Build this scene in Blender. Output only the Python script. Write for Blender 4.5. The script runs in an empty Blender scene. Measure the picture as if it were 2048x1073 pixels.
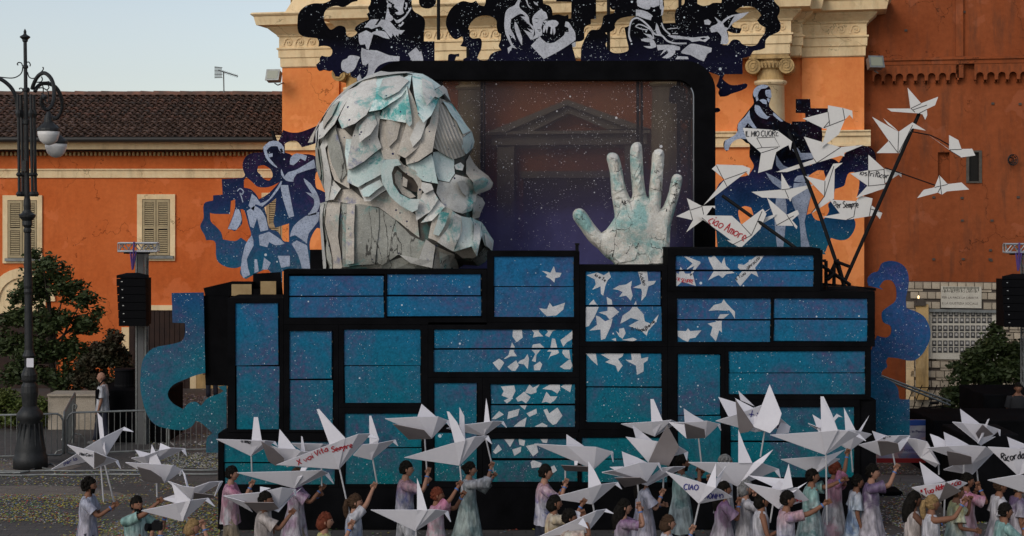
import bpy, bmesh, math, random
from mathutils import Vector, Matrix, noise, geometry
from mathutils.bvhtree import BVHTree
random.seed(7)
R = math.radians
S = bpy.context.scene
col = S.collection
# ---------------------------------------------------------------- camera
F = 3080.0; U0 = 1024.0; V0 = 400.0; CH = 6.0      # focal length in photo pixels, principal column, horizon row, eye height
cd = bpy.data.cameras.new('camera'); cam = bpy.data.objects.new('camera', cd); col.objects.link(cam)
cd.sensor_width = 36; cd.lens = F/2048*36; cd.clip_end = 2000; cd.clip_start = 0.5
cd.shift_y = -(536.5-V0)/2048
cam.location = (0, 0, CH); cam.rotation_euler = (R(90), 0, 0)
S.camera = cam
# ---------------------------------------------------------------- world, sun, exposure
SUN_EL, SUN_AZ = 32, 215     # azimuth clockwise from +Y : behind the camera, a little to the left
w = bpy.data.worlds.new('World'); S.world = w; w.use_nodes = True
nt = w.node_tree; nt.nodes.clear()
sky = nt.nodes.new('ShaderNodeTexSky'); sky.sky_type = 'NISHITA'; sky.sun_disc = False
sky.sun_elevation = R(SUN_EL); sky.sun_rotation = R(SUN_AZ)
sky.air_density = 1.0; sky.dust_density = 1.0; sky.ozone_density = 1.0; sky.altitude = 0
hs = nt.nodes.new('ShaderNodeHueSaturation'); hs.inputs['Saturation'].default_value = 0.62
bg = nt.nodes.new('ShaderNodeBackground'); bg.inputs['Strength'].default_value = 0.128
wo = nt.nodes.new('ShaderNodeOutputWorld')
tcw = nt.nodes.new('ShaderNodeTexCoord'); mpw = nt.nodes.new('ShaderNodeMapping'); mpw.inputs['Scale'].default_value = (1, 1, 3.5)
nw = nt.nodes.new('ShaderNodeTexNoise'); nw.inputs['Scale'].default_value = 2.6; nw.inputs['Detail'].default_value = 5; nw.inputs['Roughness'].default_value = .55
mrw = nt.nodes.new('ShaderNodeMapRange'); mrw.inputs[1].default_value = .42; mrw.inputs[2].default_value = .7; mrw.inputs[4].default_value = .32
mxw = nt.nodes.new('ShaderNodeMix'); mxw.data_type = 'RGBA'; mxw.inputs[7].default_value = (5.2, 5.35, 5.6, 1)
nt.links.new(tcw.outputs['Generated'], mpw.inputs[0]); nt.links.new(mpw.outputs[0], nw.inputs['Vector']); nt.links.new(nw.outputs[0], mrw.inputs[0])
nt.links.new(mrw.outputs[0], mxw.inputs[0]); nt.links.new(sky.outputs[0], mxw.inputs[6]); nt.links.new(mxw.outputs[2], hs.inputs['Color']); nt.links.new(hs.outputs[0], bg.inputs['Color']); nt.links.new(bg.outputs[0], wo.inputs['Surface'])
sd = bpy.data.lights.new('sun', 'SUN'); sd.energy = 1.15; sd.angle = R(25); sd.color = (1, .93, .84)
sun = bpy.data.objects.new('sun', sd); col.objects.link(sun)
az = R(SUN_AZ); el = R(SUN_EL)
dv = Vector((math.sin(az)*math.cos(el), math.cos(az)*math.cos(el), math.sin(el)))
sun.rotation_euler = dv.to_track_quat('Z', 'Y').to_euler(); sun.location = (-10, -10, 30)
S.view_settings.view_transform = 'Standard'; S.view_settings.look = 'None'
S.view_settings.exposure = 0.0; S.view_settings.gamma = 1; S.view_settings.use_curve_mapping = False
S.render.engine = 'CYCLES'
S.cycles.transparent_max_bounces = 12; S.cycles.max_bounces = 6

# ---------------------------------------------------------------- coordinates
def P(u, v, D): return Vector(((u-U0)*D/F, D, CH-(v-V0)*D/F))
def GP(u, v, z=0.0):
    D = (CH-z)*F/(v-V0); return P(u, v, D)
def PX(u, D): return (u-U0)*D/F
def PZ(v, D): return CH-(v-V0)*D/F
ZN = {'H': (600,120,2.4386), 'HD': (1100,250,3.5767), 'A1': (580,0,6.311), 'A2': (870,0,6.206), 'A3': (1160,0,4.876),
 'DL': (390,250,2.9), 'LW': (260,520,2.824), 'CB': (1340,140,2.825), 'PB': (1600,150,3.0647), 'RW': (1600,480,2.5533),
 'FP': (940,480,2.1457), 'FR': (1320,480,2.6826), 'c1': (100,820,4.2417), 'c2': (400,780,3.6625), 'c3': (740,780,3.661),
 'c4': (1040,780,3.661), 'c9': (960,840,4.6036), 'c5': (1200,860,5.039), 'c6': (1340,740,3.2225), 'cj': (1400,860,5.039),
 'c7': (1600,860,5.039), 'c8': (1768,800,3.932), 'L0': (0,0,2.683), 'LP': (0,40,5.3625), 'px': (0,0,1.0), 'MM': (1800,540,5.96)}
def Q(z, s):
    x0, y0, k = ZN[z]; n = [float(t) for t in s.replace(',', ' ').split()]
    return [(x0+n[i]/k, y0+n[i+1]/k) for i in range(0, len(n)-1, 2)]
def Q3(z, s):
    x0, y0, k = ZN[z]; n = [float(t) for t in s.replace(',', ' ').split()]
    return [(x0+n[i]/k, y0+n[i+1]/k, n[i+2]) for i in range(0, len(n)-2, 3)]
# church plane frame : yawed facade
CO = Vector((-6.96, 46.9)); CEX = Vector((.9767, -.2147)); CNY = Vector((.2147, .9767))
def CW(p):
    x, y, z = p; return Vector((CO.x+x*CEX.x+y*CNY.x, CO.y+x*CEX.y+y*CNY.y, z))
def CX(u, y0=0.0):
    a = (u-U0)/F
    return (a*(CO.y+y0*CNY.y)-CO.x-y0*CNY.x)/(CEX.x-a*CEX.y)
def CL(u, v, y0=0.0):
    x = CX(u, y0); t = CO.y+x*CEX.y+y0*CNY.y
    return x, CH-(v-V0)*t/F

# ---------------------------------------------------------------- objects
def wloc(o):
    l = Vector((0,0,0))
    while o is not None: l = l+o.location; o = o.parent
    return l
def tag(o, label=None, cat=None, group=None, kind=None):
    if label: o['label'] = label
    if cat: o['category'] = cat
    if group: o['group'] = group
    if kind: o['kind'] = kind
    return o
def root(name, label, cat, loc, group=None):
    o = bpy.data.objects.new(name, None); col.objects.link(o); o.location = loc; o.empty_display_size = .2
    return tag(o, label, cat, group)
def ob(name, V, Fs, mat, parent=None, smooth=False, mi=None, label=None, cat=None, group=None, kind=None, loc=None):
    V = [Vector(v) for v in V]
    if parent is not None: L = wloc(parent)
    elif loc is not None: L = Vector(loc)
    else:
        xs = [v.x for v in V]; ys = [v.y for v in V]; zs = [v.z for v in V]
        L = Vector(((min(xs)+max(xs))/2, (min(ys)+max(ys))/2, min(zs))) if kind != 'structure' else Vector((0,0,0))
    me = bpy.data.meshes.new(name); me.from_pydata([v-L for v in V], [], Fs)
    mats = mat if isinstance(mat, (list, tuple)) else [mat]
    for m in mats: me.materials.append(m)
    if mi is not None:
        me.polygons.foreach_set('material_index', mi)
    if smooth: me.polygons.foreach_set('use_smooth', [True]*len(me.polygons))
    me.update()
    o = bpy.data.objects.new(name, me); col.objects.link(o)
    if parent is not None: o.parent = parent
    else: o.location = L
    return tag(o, label, cat, group, kind)
def place(name, me, parent, loc, rot=None, scale=None, label=None, cat=None, group=None):
    o = bpy.data.objects.new(name, me); col.objects.link(o)
    if parent is not None: o.parent = parent; o.location = Vector(loc)-wloc(parent)
    else: o.location = loc
    if rot is not None: o.rotation_euler = rot
    if scale is not None: o.scale = scale
    return tag(o, label, cat, group)
class MB:
    def __init__(s, xf=None): s.V = []; s.F = []; s.M = []; s.xf = xf
    def add(s, V, Fs, mi=0):
        n = len(s.V); s.V += [s.xf(v) if s.xf else Vector(v) for v in V]
        for f in Fs: s.F.append([i+n for i in f]); s.M.append(mi)
        return s
    def box(s, x0, x1, y0, y1, z0, z1, mi=0):
        return s.add([(x0,y0,z0),(x1,y0,z0),(x1,y1,z0),(x0,y1,z0),(x0,y0,z1),(x1,y0,z1),(x1,y1,z1),(x0,y1,z1)],
          [(0,3,2,1),(4,5,6,7),(0,1,5,4),(1,2,6,5),(2,3,7,6),(3,0,4,7)], mi)
    def pbox(s, u0, v0, u1, v1, D0, D1, mi=0):      # front rectangle seen at (u0,v0)-(u1,v1) on the plane D0, running back to D1
        return s.box(PX(u0,D0), PX(u1,D0), D0, D1, PZ(v1,D0), PZ(v0,D0), mi)
    def cbox(s, u0, v0, u1, v1, y0, y1, mi=0):      # same on the facade frame (use with xf=CW)
        x0, _ = CL(u0, v0, y0); x1, _ = CL(u1, v0, y0); um = (u0+u1)/2
        return s.box(x0, x1, y0, y1, CL(um,v1,y0)[1], CL(um,v0,y0)[1], mi)
    def tube(s, pts, r, n=8, mi=0, caps=True):
        pts = [Vector(p) for p in pts]; m = len(pts); rr = r if isinstance(r, (list, tuple)) else [r]*m
        V = []; Fs = []; up = None
        for i, p in enumerate(pts):
            t = (pts[min(i+1,m-1)]-pts[max(i-1,0)]).normalized()
            if up is None:
                up = Vector((0,0,1)) if abs(t.z) < .9 else Vector((0,1,0))
            a = t.cross(up); a = a.normalized() if a.length > 1e-5 else t.orthogonal().normalized()
            b = a.cross(t).normalized(); up = b
            for k in range(n):
                q = 2*math.pi*k/n; V.append(p+(a*math.cos(q)+b*math.sin(q))*rr[i])
        for i in range(m-1):
            for k in range(n):
                k2 = (k+1) % n; Fs.append((i*n+k, i*n+k2, (i+1)*n+k2, (i+1)*n+k))
        if caps: Fs.append(tuple(range(n))[::-1]); Fs.append(tuple((m-1)*n+k for k in range(n)))
        return s.add(V, Fs, mi)
    def lathe(s, c, prof, n=16, mi=0, ax=None):     # prof: (radius, z offset)
        c = Vector(c); V = []; Fs = []; m = len(prof)
        for r_, z_ in prof:
            sh = ax*z_ if ax is not None else Vector((0,0,z_))
            for k in range(n):
                q = 2*math.pi*k/n; V.append(c+sh+Vector((math.cos(q)*r_, math.sin(q)*r_, 0)))
        for i in range(m-1):
            for k in range(n):
                k2 = (k+1) % n; Fs.append((i*n+k, i*n+k2, (i+1)*n+k2, (i+1)*n+k))
        Fs.append(tuple(range(n))[::-1]); Fs.append(tuple((m-1)*n+k for k in range(n)))
        return s.add(V, Fs, mi)
    def ell(s, c, rx, ry, rz, n=10, m=7, mi=0):
        c = Vector(c); V = [c+Vector((0,0,-rz))]; Fs = []
        for i in range(1, m):
            a = -math.pi/2+math.pi*i/m
            for k in range(n):
                q = 2*math.pi*k/n; V.append(c+Vector((math.cos(a)*math.cos(q)*rx, math.cos(a)*math.sin(q)*ry, math.sin(a)*rz)))
        V.append(c+Vector((0,0,rz))); L = len(V)-1
        for k in range(n):
            k2 = (k+1) % n; Fs.append((0, 1+k2, 1+k)); Fs.append((L, 1+(m-2)*n+k, 1+(m-2)*n+k2))
            for i in range(m-2): Fs.append((1+i*n+k, 1+i*n+k2, 1+(i+1)*n+k2, 1+(i+1)*n+k))
        return s.add(V, Fs, mi)
    def slab(s, pts, holes, D, th, mi=0):           # flat board in the plane Y=D, thickness th going back; pts in photo px on that plane
        loops = [pts]+list(holes or [])
        w3 = [[Vector((PX(u,D), PZ(v,D), 0)) for u, v in l] for l in loops]
        tris = geometry.tessellate_polygon(w3); flat = [p for l in w3 for p in l]; n = len(flat)
        V = [(p.x, D, p.y) for p in flat]; Fs = []
        def area(t): a, b, c = (flat[i] for i in t); return (b.x-a.x)*(c.y-a.y)-(c.x-a.x)*(b.y-a.y)
        for t in tris:
            if abs(area(t)) < 1e-10: continue
            Fs.append(tuple(t) if area(t) > 0 else tuple(t)[::-1])
        if th > 0:
            V += [(p.x, D+th, p.y) for p in flat]; Fs += [tuple(i+n for i in f[::-1]) for f in Fs]
            o_ = 0
            for l in w3:
                k = len(l)
                for i in range(k): Fs.append((o_+i, o_+(i+1) % k, n+o_+(i+1) % k, n+o_+i))
                o_ += k
        return s.add(V, Fs, mi)
    def ob(s, name, mat, parent=None, **k): return ob(name, s.V, s.F, mat, parent, mi=s.M if isinstance(mat, (list, tuple)) else None, **k)
def smooth_loop(pts, seg=3, corner=62, closed=True):
    n = len(pts); out = []; P2 = [Vector(p) for p in pts]
    def sharp(i):
        if not closed and i in (0, n-1): return True
        a = P2[i]-P2[i-1]; b = P2[(i+1) % n]-P2[i]
        if a.length < 1e-6 or b.length < 1e-6: return True
        return math.degrees(a.angle(b)) > corner
    sh = [sharp(i) for i in range(n)]
    for i in range(n if closed else n-1):
        p1 = P2[i]; p2 = P2[(i+1) % n]; p0 = P2[i-1]; p3 = P2[(i+2) % n]
        t1 = Vector((0,0)) if sh[i] else (p2-p0)*.5; t2 = Vector((0,0)) if sh[(i+1) % n] else (p3-p1)*.5
        if sh[i]: t1 = (p2-p1)*.6
        if sh[(i+1) % n]: t2 = (p2-p1)*.6
        if sh[i] and sh[(i+1) % n]: out.append(tuple(p1)); continue
        for k in range(seg):
            t = k/seg; h = (2*t**3-3*t*t+1, t**3-2*t*t+t, -2*t**3+3*t*t, t**3-t*t)
            out.append(tuple(p1*h[0]+t1*h[1]+p2*h[2]+t2*h[3]))
    if not closed: out.append(tuple(P2[-1]))
    return out
def ribbon(pts, w):            # polyline -> outline polygon, w full width in px
    P2 = [Vector(p) for p in pts]; n = len(P2); A = []; B = []
    for i, p in enumerate(P2):
        t = P2[min(i+1,n-1)]-P2[max(i-1,0)]
        if t.length < 1e-6: t = Vector((1,0))
        t.normalize(); q = Vector((-t.y, t.x))*w/2; A.append(tuple(p+q)); B.append(tuple(p-q))
    return A, B
def clip_rect(poly, r):
    u0, v0, u1, v1 = r
    for ax, lim, sg in ((0,u0,1),(0,u1,-1),(1,v0,1),(1,v1,-1)):
        out = []; n = len(poly)
        for i in range(n):
            a = poly[i]; b = poly[(i+1) % n]; da = (a[ax]-lim)*sg; db = (b[ax]-lim)*sg
            if da >= 0: out.append(a)
            if da*db < 0:
                t = da/(da-db); out.append((a[0]+(b[0]-a[0])*t, a[1]+(b[1]-a[1])*t))
        poly = out
        if len(poly) < 3: return []
    return poly

# ---------------------------------------------------------------- materials
def newmat(name):
    m = bpy.data.materials.new(name); m.use_nodes = True; t = m.node_tree; b = t.nodes['Principled BSDF']; return m, t, b
class NT:
    def __init__(s, t): s.t = t
    def n(s, k, **kw):
        x = s.t.nodes.new(k)
        for a, v in kw.items(): setattr(x, a, v)
        return x
    def l(s, a, b): s.t.links.new(a, b)
    def val(s, x, v):
        if isinstance(v, (int, float)): x.default_value = v
        elif isinstance(v, tuple): x.default_value = v if len(v) == 4 or x.type == 'VECTOR' else (*v, 1)
        else: s.l(v, x)
    def math(s, op, a, b=0.0, c=None):
        x = s.n('ShaderNodeMath', operation=op); s.val(x.inputs[0], a); s.val(x.inputs[1], b)
        if c is not None: s.val(x.inputs[2], c)
        return x.outputs[0]
    def mix(s, f, a, b, mode='MIX'):
        x = s.n('ShaderNodeMix', data_type='RGBA', blend_type=mode); s.val(x.inputs[0], f); s.val(x.inputs[6], a); s.val(x.inputs[7], b); return x.outputs[2]
    def noise(s, sc, det=4, vec=None, rough=.55, dist=0):
        x = s.n('ShaderNodeTexNoise'); x.inputs['Scale'].default_value = sc; x.inputs['Detail'].default_value = det
        x.inputs['Roughness'].default_value = rough; x.inputs['Distortion'].default_value = dist
        if vec is not None: s.l(vec, x.inputs['Vector'])
        return x.outputs[0]
    def vor(s, sc, vec=None, feat='F1', out=0):
        x = s.n('ShaderNodeTexVoronoi', feature=feat); x.inputs['Scale'].default_value = sc
        if vec is not None: s.l(vec, x.inputs['Vector'])
        return x
    def ramp(s, f, stops, interp='LINEAR'):
        x = s.n('ShaderNodeValToRGB'); s.l(f, x.inputs[0]); e = x.color_ramp; e.interpolation = interp
        while len(e.elements) > 1: e.elements.remove(e.elements[0])
        e.elements[0].position = stops[0][0]; e.elements[0].color = (*stops[0][1], 1)
        for p, c in stops[1:]:
            k = e.elements.new(p); k.color = (*c, 1)
        return x.outputs[0]
    def step(s, f, lo, hi):
        x = s.n('ShaderNodeMapRange'); s.l(f, x.inputs[0]); x.inputs[1].default_value = lo; x.inputs[2].default_value = hi; return x.outputs[0]
    def obj(s): return s.n('ShaderNodeTexCoord').outputs['Object']
    def pos(s): return s.n('ShaderNodeNewGeometry').outputs['Position']
def mat(name, c, c2=None, sc=3, rough=.8, bump=0, bsc=30, metal=0, spec=.3, rnd=0, fine=0):
    m, t, b = newmat(name); g = NT(t); o = g.obj()
    cc = (*c, 1)
    if c2 is not None:
        f = g.step(g.noise(sc, 6, o, .6), .35, .65); cc = g.mix(f, c, c2)
    if fine:
        f = g.step(g.noise(sc*14, 4, o, .7), .3, .7)
        cc = g.mix(fine, cc, g.mix(f, (.0,.0,.0), (1,1,1)), 'OVERLAY')
    if rnd:
        r_ = g.n('ShaderNodeObjectInfo').outputs['Random']
        h = g.n('ShaderNodeHueSaturation'); g.val(h.inputs['Color'], cc)
        g.l(g.math('MULTIPLY_ADD', r_, rnd*2, 1-rnd), h.inputs['Value']); cc = h.outputs[0]
    g.val(b.inputs['Base Color'], cc)
    b.inputs['Roughness'].default_value = rough; b.inputs['Metallic'].default_value = metal; b.inputs['Specular IOR Level'].default_value = spec
    if bump:
        bp = g.n('ShaderNodeBump'); bp.inputs['Strength'].default_value = bump; bp.inputs['Distance'].default_value = .02
        g.l(g.noise(bsc, 5, o, .6), bp.inputs['Height']); g.l(bp.outputs[0], b.inputs['Normal'])
    return m
def plaster(name, c, c2, stain, sc=.45, dirt=0):
    m, t, b = newmat(name); g = NT(t); o = g.obj()
    f = g.step(g.noise(sc, 7, o, .62), .35, .68); cc = g.mix(f, c, c2)
    mp = g.n('ShaderNodeMapping'); g.l(o, mp.inputs[0]); mp.inputs['Scale'].default_value = (1, 1, .16)
    f2 = g.step(g.noise(1.6, 6, mp.outputs[0], .65), .52, .78); cc = g.mix(g.math('MULTIPLY', f2, .55), cc, stain)
    f3 = g.step(g.noise(7, 5, o, .7), .3, .7); cc = g.mix(.12, cc, g.mix(f3, (0,0,0), (1,1,1)), 'OVERLAY')
    vc = g.n('ShaderNodeTexVoronoi', feature='DISTANCE_TO_EDGE'); vc.inputs['Scale'].default_value = .55
    vn = g.n('ShaderNodeTexNoise'); vn.inputs['Scale'].default_value = 1.8; vn.inputs['Detail'].default_value = 6; g.l(o, vn.inputs['Vector'])
    va = g.n('ShaderNodeVectorMath', operation='MULTIPLY_ADD'); g.l(vn.outputs['Color'], va.inputs[0]); va.inputs[1].default_value = (1.6,1.6,1.6); g.l(o, va.inputs[2]); g.l(va.outputs[0], vc.inputs['Vector'])
    ck = g.math('MULTIPLY', g.math('LESS_THAN', vc.outputs['Distance'], .006), g.math('GREATER_THAN', g.noise(.5, 3, o, .5), .53))
    cc = g.mix(g.math('MULTIPLY', ck, .7), cc, tuple(x*.5 for x in stain))
    pt = g.step(g.noise(.9, 2, va.outputs[0], .4), .60, .63); cc = g.mix(g.math('MULTIPLY', pt, .28), cc, tuple(min(1, x*1.25+.03) for x in c2))
    if dirt:
        f4 = g.step(g.noise(3.2, 8, mp.outputs[0], .7), .5, .72); cc = g.mix(g.math('MULTIPLY', f4, dirt), cc, (.05,.04,.03))
    g.l(cc, b.inputs['Base Color']); b.inputs['Roughness'].default_value = .92; b.inputs['Specular IOR Level'].default_value = .05
    bp = g.n('ShaderNodeBump'); bp.inputs['Strength'].default_value = .35; bp.inputs['Distance'].default_value = .02
    g.l(g.noise(5, 8, o, .65), bp.inputs['Height']); g.l(bp.outputs[0], b.inputs['Normal'])
    return m
def dots(g, o, cc, dens=1.0, col_=(.50,.55,.60)):
    d0 = g.noise(1.1, 3, o, .6)
    for sc, r0, th, lo in ((2.3, .075, .55, 0), (6.5, .11, .45, .3), (17, .15, .3, .47), (38, .24, .3, .50)):
        v = g.vor(sc, o); rc = g.n('ShaderNodeSeparateColor'); g.l(v.outputs['Color'], rc.inputs[0])
        rad = g.math('MULTIPLY', g.math('POWER', rc.outputs[0], 2.2), r0*dens)
        hit = g.math('LESS_THAN', v.outputs['Distance'], rad)
        if lo:
            off = g.n('ShaderNodeMapping'); g.l(o, off.inputs[0]); off.inputs['Location'].default_value = (sc, sc*2, 3)
            hit = g.math('MULTIPLY', hit, g.math('GREATER_THAN', g.noise(1.4 if sc < 20 else 2.2, 4, off.outputs[0], .7), lo))
        cc = g.mix(hit, cc, col_)
    return cc
def starry(name, stops, zlo, zhi, purple=.55, dens=1.0, pcol=(.10,.028,.10), dark=.5):
    m, t, b = newmat(name); g = NT(t); o = g.obj(); p = g.pos()
    sx = g.n('ShaderNodeSeparateXYZ'); g.l(p, sx.inputs[0])
    z = g.math('ADD', sx.outputs[2], g.math('MULTIPLY_ADD', g.noise(.8, 5, p, .6), 1.2, -.6))
    cc = g.ramp(g.step(z, zlo, zhi), stops)
    f = g.step(g.noise(.85, 6, p, .65, .6), .43, .60)
    fine = g.step(g.noise(13, 4, p, .7), .3, .75)
    cc = g.mix(g.math('MULTIPLY', g.math('MULTIPLY', f, fine), purple), cc, pcol)
    f2 = g.step(g.noise(5, 7, p, .75, .8), .52, .70)
    cc = g.mix(g.math('MULTIPLY', f2, dark), cc, (.012,.03,.07))
    f3 = g.step(g.noise(26, 3, p, .7), .35, .7); cc = g.mix(.22, cc, g.mix(f3, (0,0,0), (1,1,1)), 'OVERLAY')
    cc = dots(g, p, cc, dens)
    g.l(cc, b.inputs['Base Color']); b.inputs['Roughness'].default_value = .75; b.inputs['Specular IOR Level'].default_value = .04
    return m
BLUE = (.012,.130,.255); TEAL = (.005,.130,.145); NIGHT = (.0025,.0025,.004); NAVY = (.005,.005,.020)
M = {}
M['panel'] = starry('panel_paint', [(0, TEAL), (.38, (.008,.125,.19)), (.7, BLUE), (1, (.016,.115,.26))], .8, 5.2, .75)
M['board_l'] = starry('board_paint_left', [(0, (.012,.12,.14)), (.3, (.012,.13,.19)), (.5, (.014,.07,.17)), (.72, (.012,.018,.06)), (1, NIGHT)], .8, 7.6, .6, 1.1)
M['board_r'] = starry('board_paint_right', [(0, (.012,.12,.15)), (.2, (.012,.11,.2)), (.36, (.012,.1,.25)), (.5, (.016,.07,.2)), (.62, (.012,.02,.075)), (.75, NIGHT), (1, NIGHT)], .8, 8.2, .55, 1.1)
M['board_t'] = starry('board_paint_top', [(0, NAVY), (.35, (.007,.007,.022)), (.6, NIGHT), (1, NIGHT)], 8.0, 10.4, .0, 1.35, dark=0)
M['board_d'] = starry('board_paint_dancers', [(0, (.012,.12,.15)), (.22, (.014,.09,.18)), (.5, (.014,.03,.09)), (.75, (.008,.01,.03)), (1, NIGHT)], 4.2, 7.6, .6, 1.15)
M['board_c'] = starry('board_paint_child', [(0, (.012,.12,.17)), (.22, (.014,.08,.19)), (.45, (.012,.02,.075)), (.62, NIGHT), (1, NIGHT)], 4.8, 8.2, .2, 1.1)
def brush(name, c, dk, amt=.55):
    m, t, b = newmat(name); g = NT(t); p = g.pos()
    f = g.step(g.noise(30, 6, p, .85), .50, .62); f1 = g.step(g.noise(3.2, 5, p, .7), .38, .7)
    cc = g.mix(f1, c, tuple(x*.62 for x in c)); cc = g.mix(g.math('MULTIPLY', f, amt), cc, dk)
    cc = dots(g, p, cc, .6, (.7,.72,.75))
    g.l(cc, b.inputs['Base Color']); b.inputs['Roughness'].default_value = .7; return m
M['brush_w'] = brush('white_brushed_paint', (.52,.53,.58), (.05,.05,.09), .5)
M['brush_b'] = brush('bluish_brushed_paint', (.40,.46,.60), (.03,.05,.12), .65)
M['black'] = mat('black_board', (.0035,.0035,.004), (.006,.006,.007), 2, .85, .1, 40, spec=.02)
M['black2'] = mat('matt_black_steel', (.006,.006,.007), rough=.6, spec=.1)
M['paper'] = mat('white_card', (.60,.585,.63), (.66,.64,.68), 1.2, .8, .06, 20, fine=.05, spec=.1)
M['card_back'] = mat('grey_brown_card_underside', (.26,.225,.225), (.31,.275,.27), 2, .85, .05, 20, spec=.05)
M['paper_fix'] = mat('white_board', (.62,.60,.58), (.68,.66,.63), 1.5, .8, .06, 20, fine=.06)
M['ink'] = mat('black_marker', (.015,.015,.02)); M['ink_r'] = mat('red_marker', (.42,.02,.03)); M['ink_b'] = mat('blue_marker', (.03,.03,.22))
M['print'] = mat('white_bird_paint', (.55,.55,.56), (.42,.43,.45), 4, .8, fine=.25)
M['orange_l'] = plaster('orange_plaster_left', (.50,.110,.028), (.60,.155,.046), (.34,.07,.02))
M['orange_c'] = plaster('orange_plaster_church', (.74,.235,.07), (.82,.29,.10), (.58,.16,.05), .35)
M['red_r'] = plaster('red_brown_plaster', (.22,.056,.020), (.29,.080,.030), (.12,.036,.016), .4, .5)
M['cream'] = plaster('cream_stone', (.74,.55,.32), (.80,.62,.38), (.50,.36,.20), .8, .22)
M['cream_d'] = plaster('aged_ochre_stone', (.42,.27,.11), (.54,.37,.18), (.14,.09,.04), .9, .5)
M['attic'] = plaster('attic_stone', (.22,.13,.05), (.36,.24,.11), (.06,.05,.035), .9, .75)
M['portal_trim'] = mat('portal_stone', (.42,.34,.25), (.5,.42,.32), 2, .85, .2, 12)  # mottled grey-beige stone of the portal
M['portal_in'] = mat('portal_dark_wood', (.035,.02,.016), (.06,.03,.02), 2)  # dark brown, slightly mottled wood of the portal door
M['shutter'] = mat('beige_shutter', (.42,.33,.19), (.34,.27,.16), 5, .7, .15, 40)
M['dark'] = mat('dark_wood', (.035,.018,.013), (.022,.012,.01), 4, .8, .2, 20)
M['glassdark'] = mat('dark_window_glass', (.008,.007,.006), rough=.4, spec=.15)
M['tile'] = mat('clay_roof_tile', (.165,.095,.07), (.095,.066,.053), 3.5, .9, .4, 25, rnd=.45, fine=.3)
M['gutter'] = mat('dark_gutter', (.03,.028,.026), rough=.5, metal=.3)
M['iron'] = mat('cast_iron', (.028,.029,.030), (.018,.019,.020), 9, .5, .25, 50, metal=.2, spec=.3)
M['lampglass'] = mat('frosted_lamp_glass', (.62,.60,.58), rough=.35)
M['alu'] = mat('aluminium_truss', (.50,.50,.50), rough=.35, metal=.8)
M['galv'] = mat('galvanised_steel', (.23,.24,.235), (.15,.155,.15), 6, .45, metal=.5)
M['speaker'] = mat('speaker_black', (.005,.005,.006), rough=.7, bump=.1, bsc=60, spec=.04)
M['travertine'] = mat('travertine_block', (.44,.37,.28), (.33,.27,.2), 5, .85, .3, 14, rnd=.16, fine=.25)
M['marble'] = mat('pale_marble', (.55,.51,.43), (.46,.42,.35), 3, .6, .1, 10, fine=.15)
M['joint'] = mat('dark_joint', (.07,.055,.045))
M['mauve'] = mat('purple_strap', (.09,.05,.2))
M['skin'] = [mat('skin_'+n, c, tuple(x*.85 for x in c), 6, .6, .05, 60, spec=.15) for n, c in (('light',(.33,.175,.12)),('tan',(.21,.10,.062)),('brown',(.12,.056,.035)))]
M['hair'] = [mat('hair_'+n, c, tuple(x*1.8+.003 for x in c), 25, .75, .8, 90, spec=.06) for n, c in (('black',(.006,.005,.004)),('brown',(.035,.02,.012)),('auburn',(.085,.022,.012)),('blond',(.17,.11,.05)),('grey',(.12,.12,.12)))]
M['eye'] = mat('dark_eye', (.01,.008,.008), rough=.2); M['lip'] = mat('lips', (.24,.08,.07), rough=.5)
def dye(name, base, a, b_, za=1.0, zb=1.45):
    m, t, b = newmat(name); g = NT(t); o = g.obj(); oi = g.n('ShaderNodeObjectInfo')
    sx = g.n('ShaderNodeSeparateXYZ'); g.l(o, sx.inputs[0])
    ro = g.n('ShaderNodeMapping'); g.l(o, ro.inputs[0]); cb_ = g.n('ShaderNodeCombineXYZ'); g.l(g.math('MULTIPLY', oi.outputs['Random'], 40), cb_.inputs[0]); g.l(cb_.outputs[0], ro.inputs['Location']); n1 = g.noise(2.8, 5, ro.outputs[0], .6, .6); n2 = g.noise(4.5, 5, ro.outputs[0], .65, .8)
    cc = g.mix(g.step(n1, .47, .56), base, a)
    f = g.step(g.math('ADD', sx.outputs[2], g.math('MULTIPLY_ADD', n2, .8, -.4)), za, zb)
    cc = g.mix(g.math('MULTIPLY', f, .9), cc, b_)
    mp = g.n('ShaderNodeMapping'); g.l(o, mp.inputs[0]); mp.inputs['Scale'].default_value = (1, 1, .3)
    fo = g.noise(16, 3, mp.outputs[0], .5); cc = g.mix(.45, cc, g.mix(g.step(fo, .35, .65), (.05,.05,.05), (.95,.95,.95)), 'OVERLAY')  # light and dark of the folds painted into the cloth colour
    g.l(cc, b.inputs['Base Color']); b.inputs['Roughness'].default_value = .55
    bp = g.n('ShaderNodeBump'); bp.inputs['Strength'].default_value = 1.0; bp.inputs['Distance'].default_value = .05
    g.l(g.noise(9, 4, mp.outputs[0], .5), bp.inputs['Height']); g.l(bp.outputs[0], b.inputs['Normal'])
    return m
W_ = (0.359,0.341,0.359)
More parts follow.
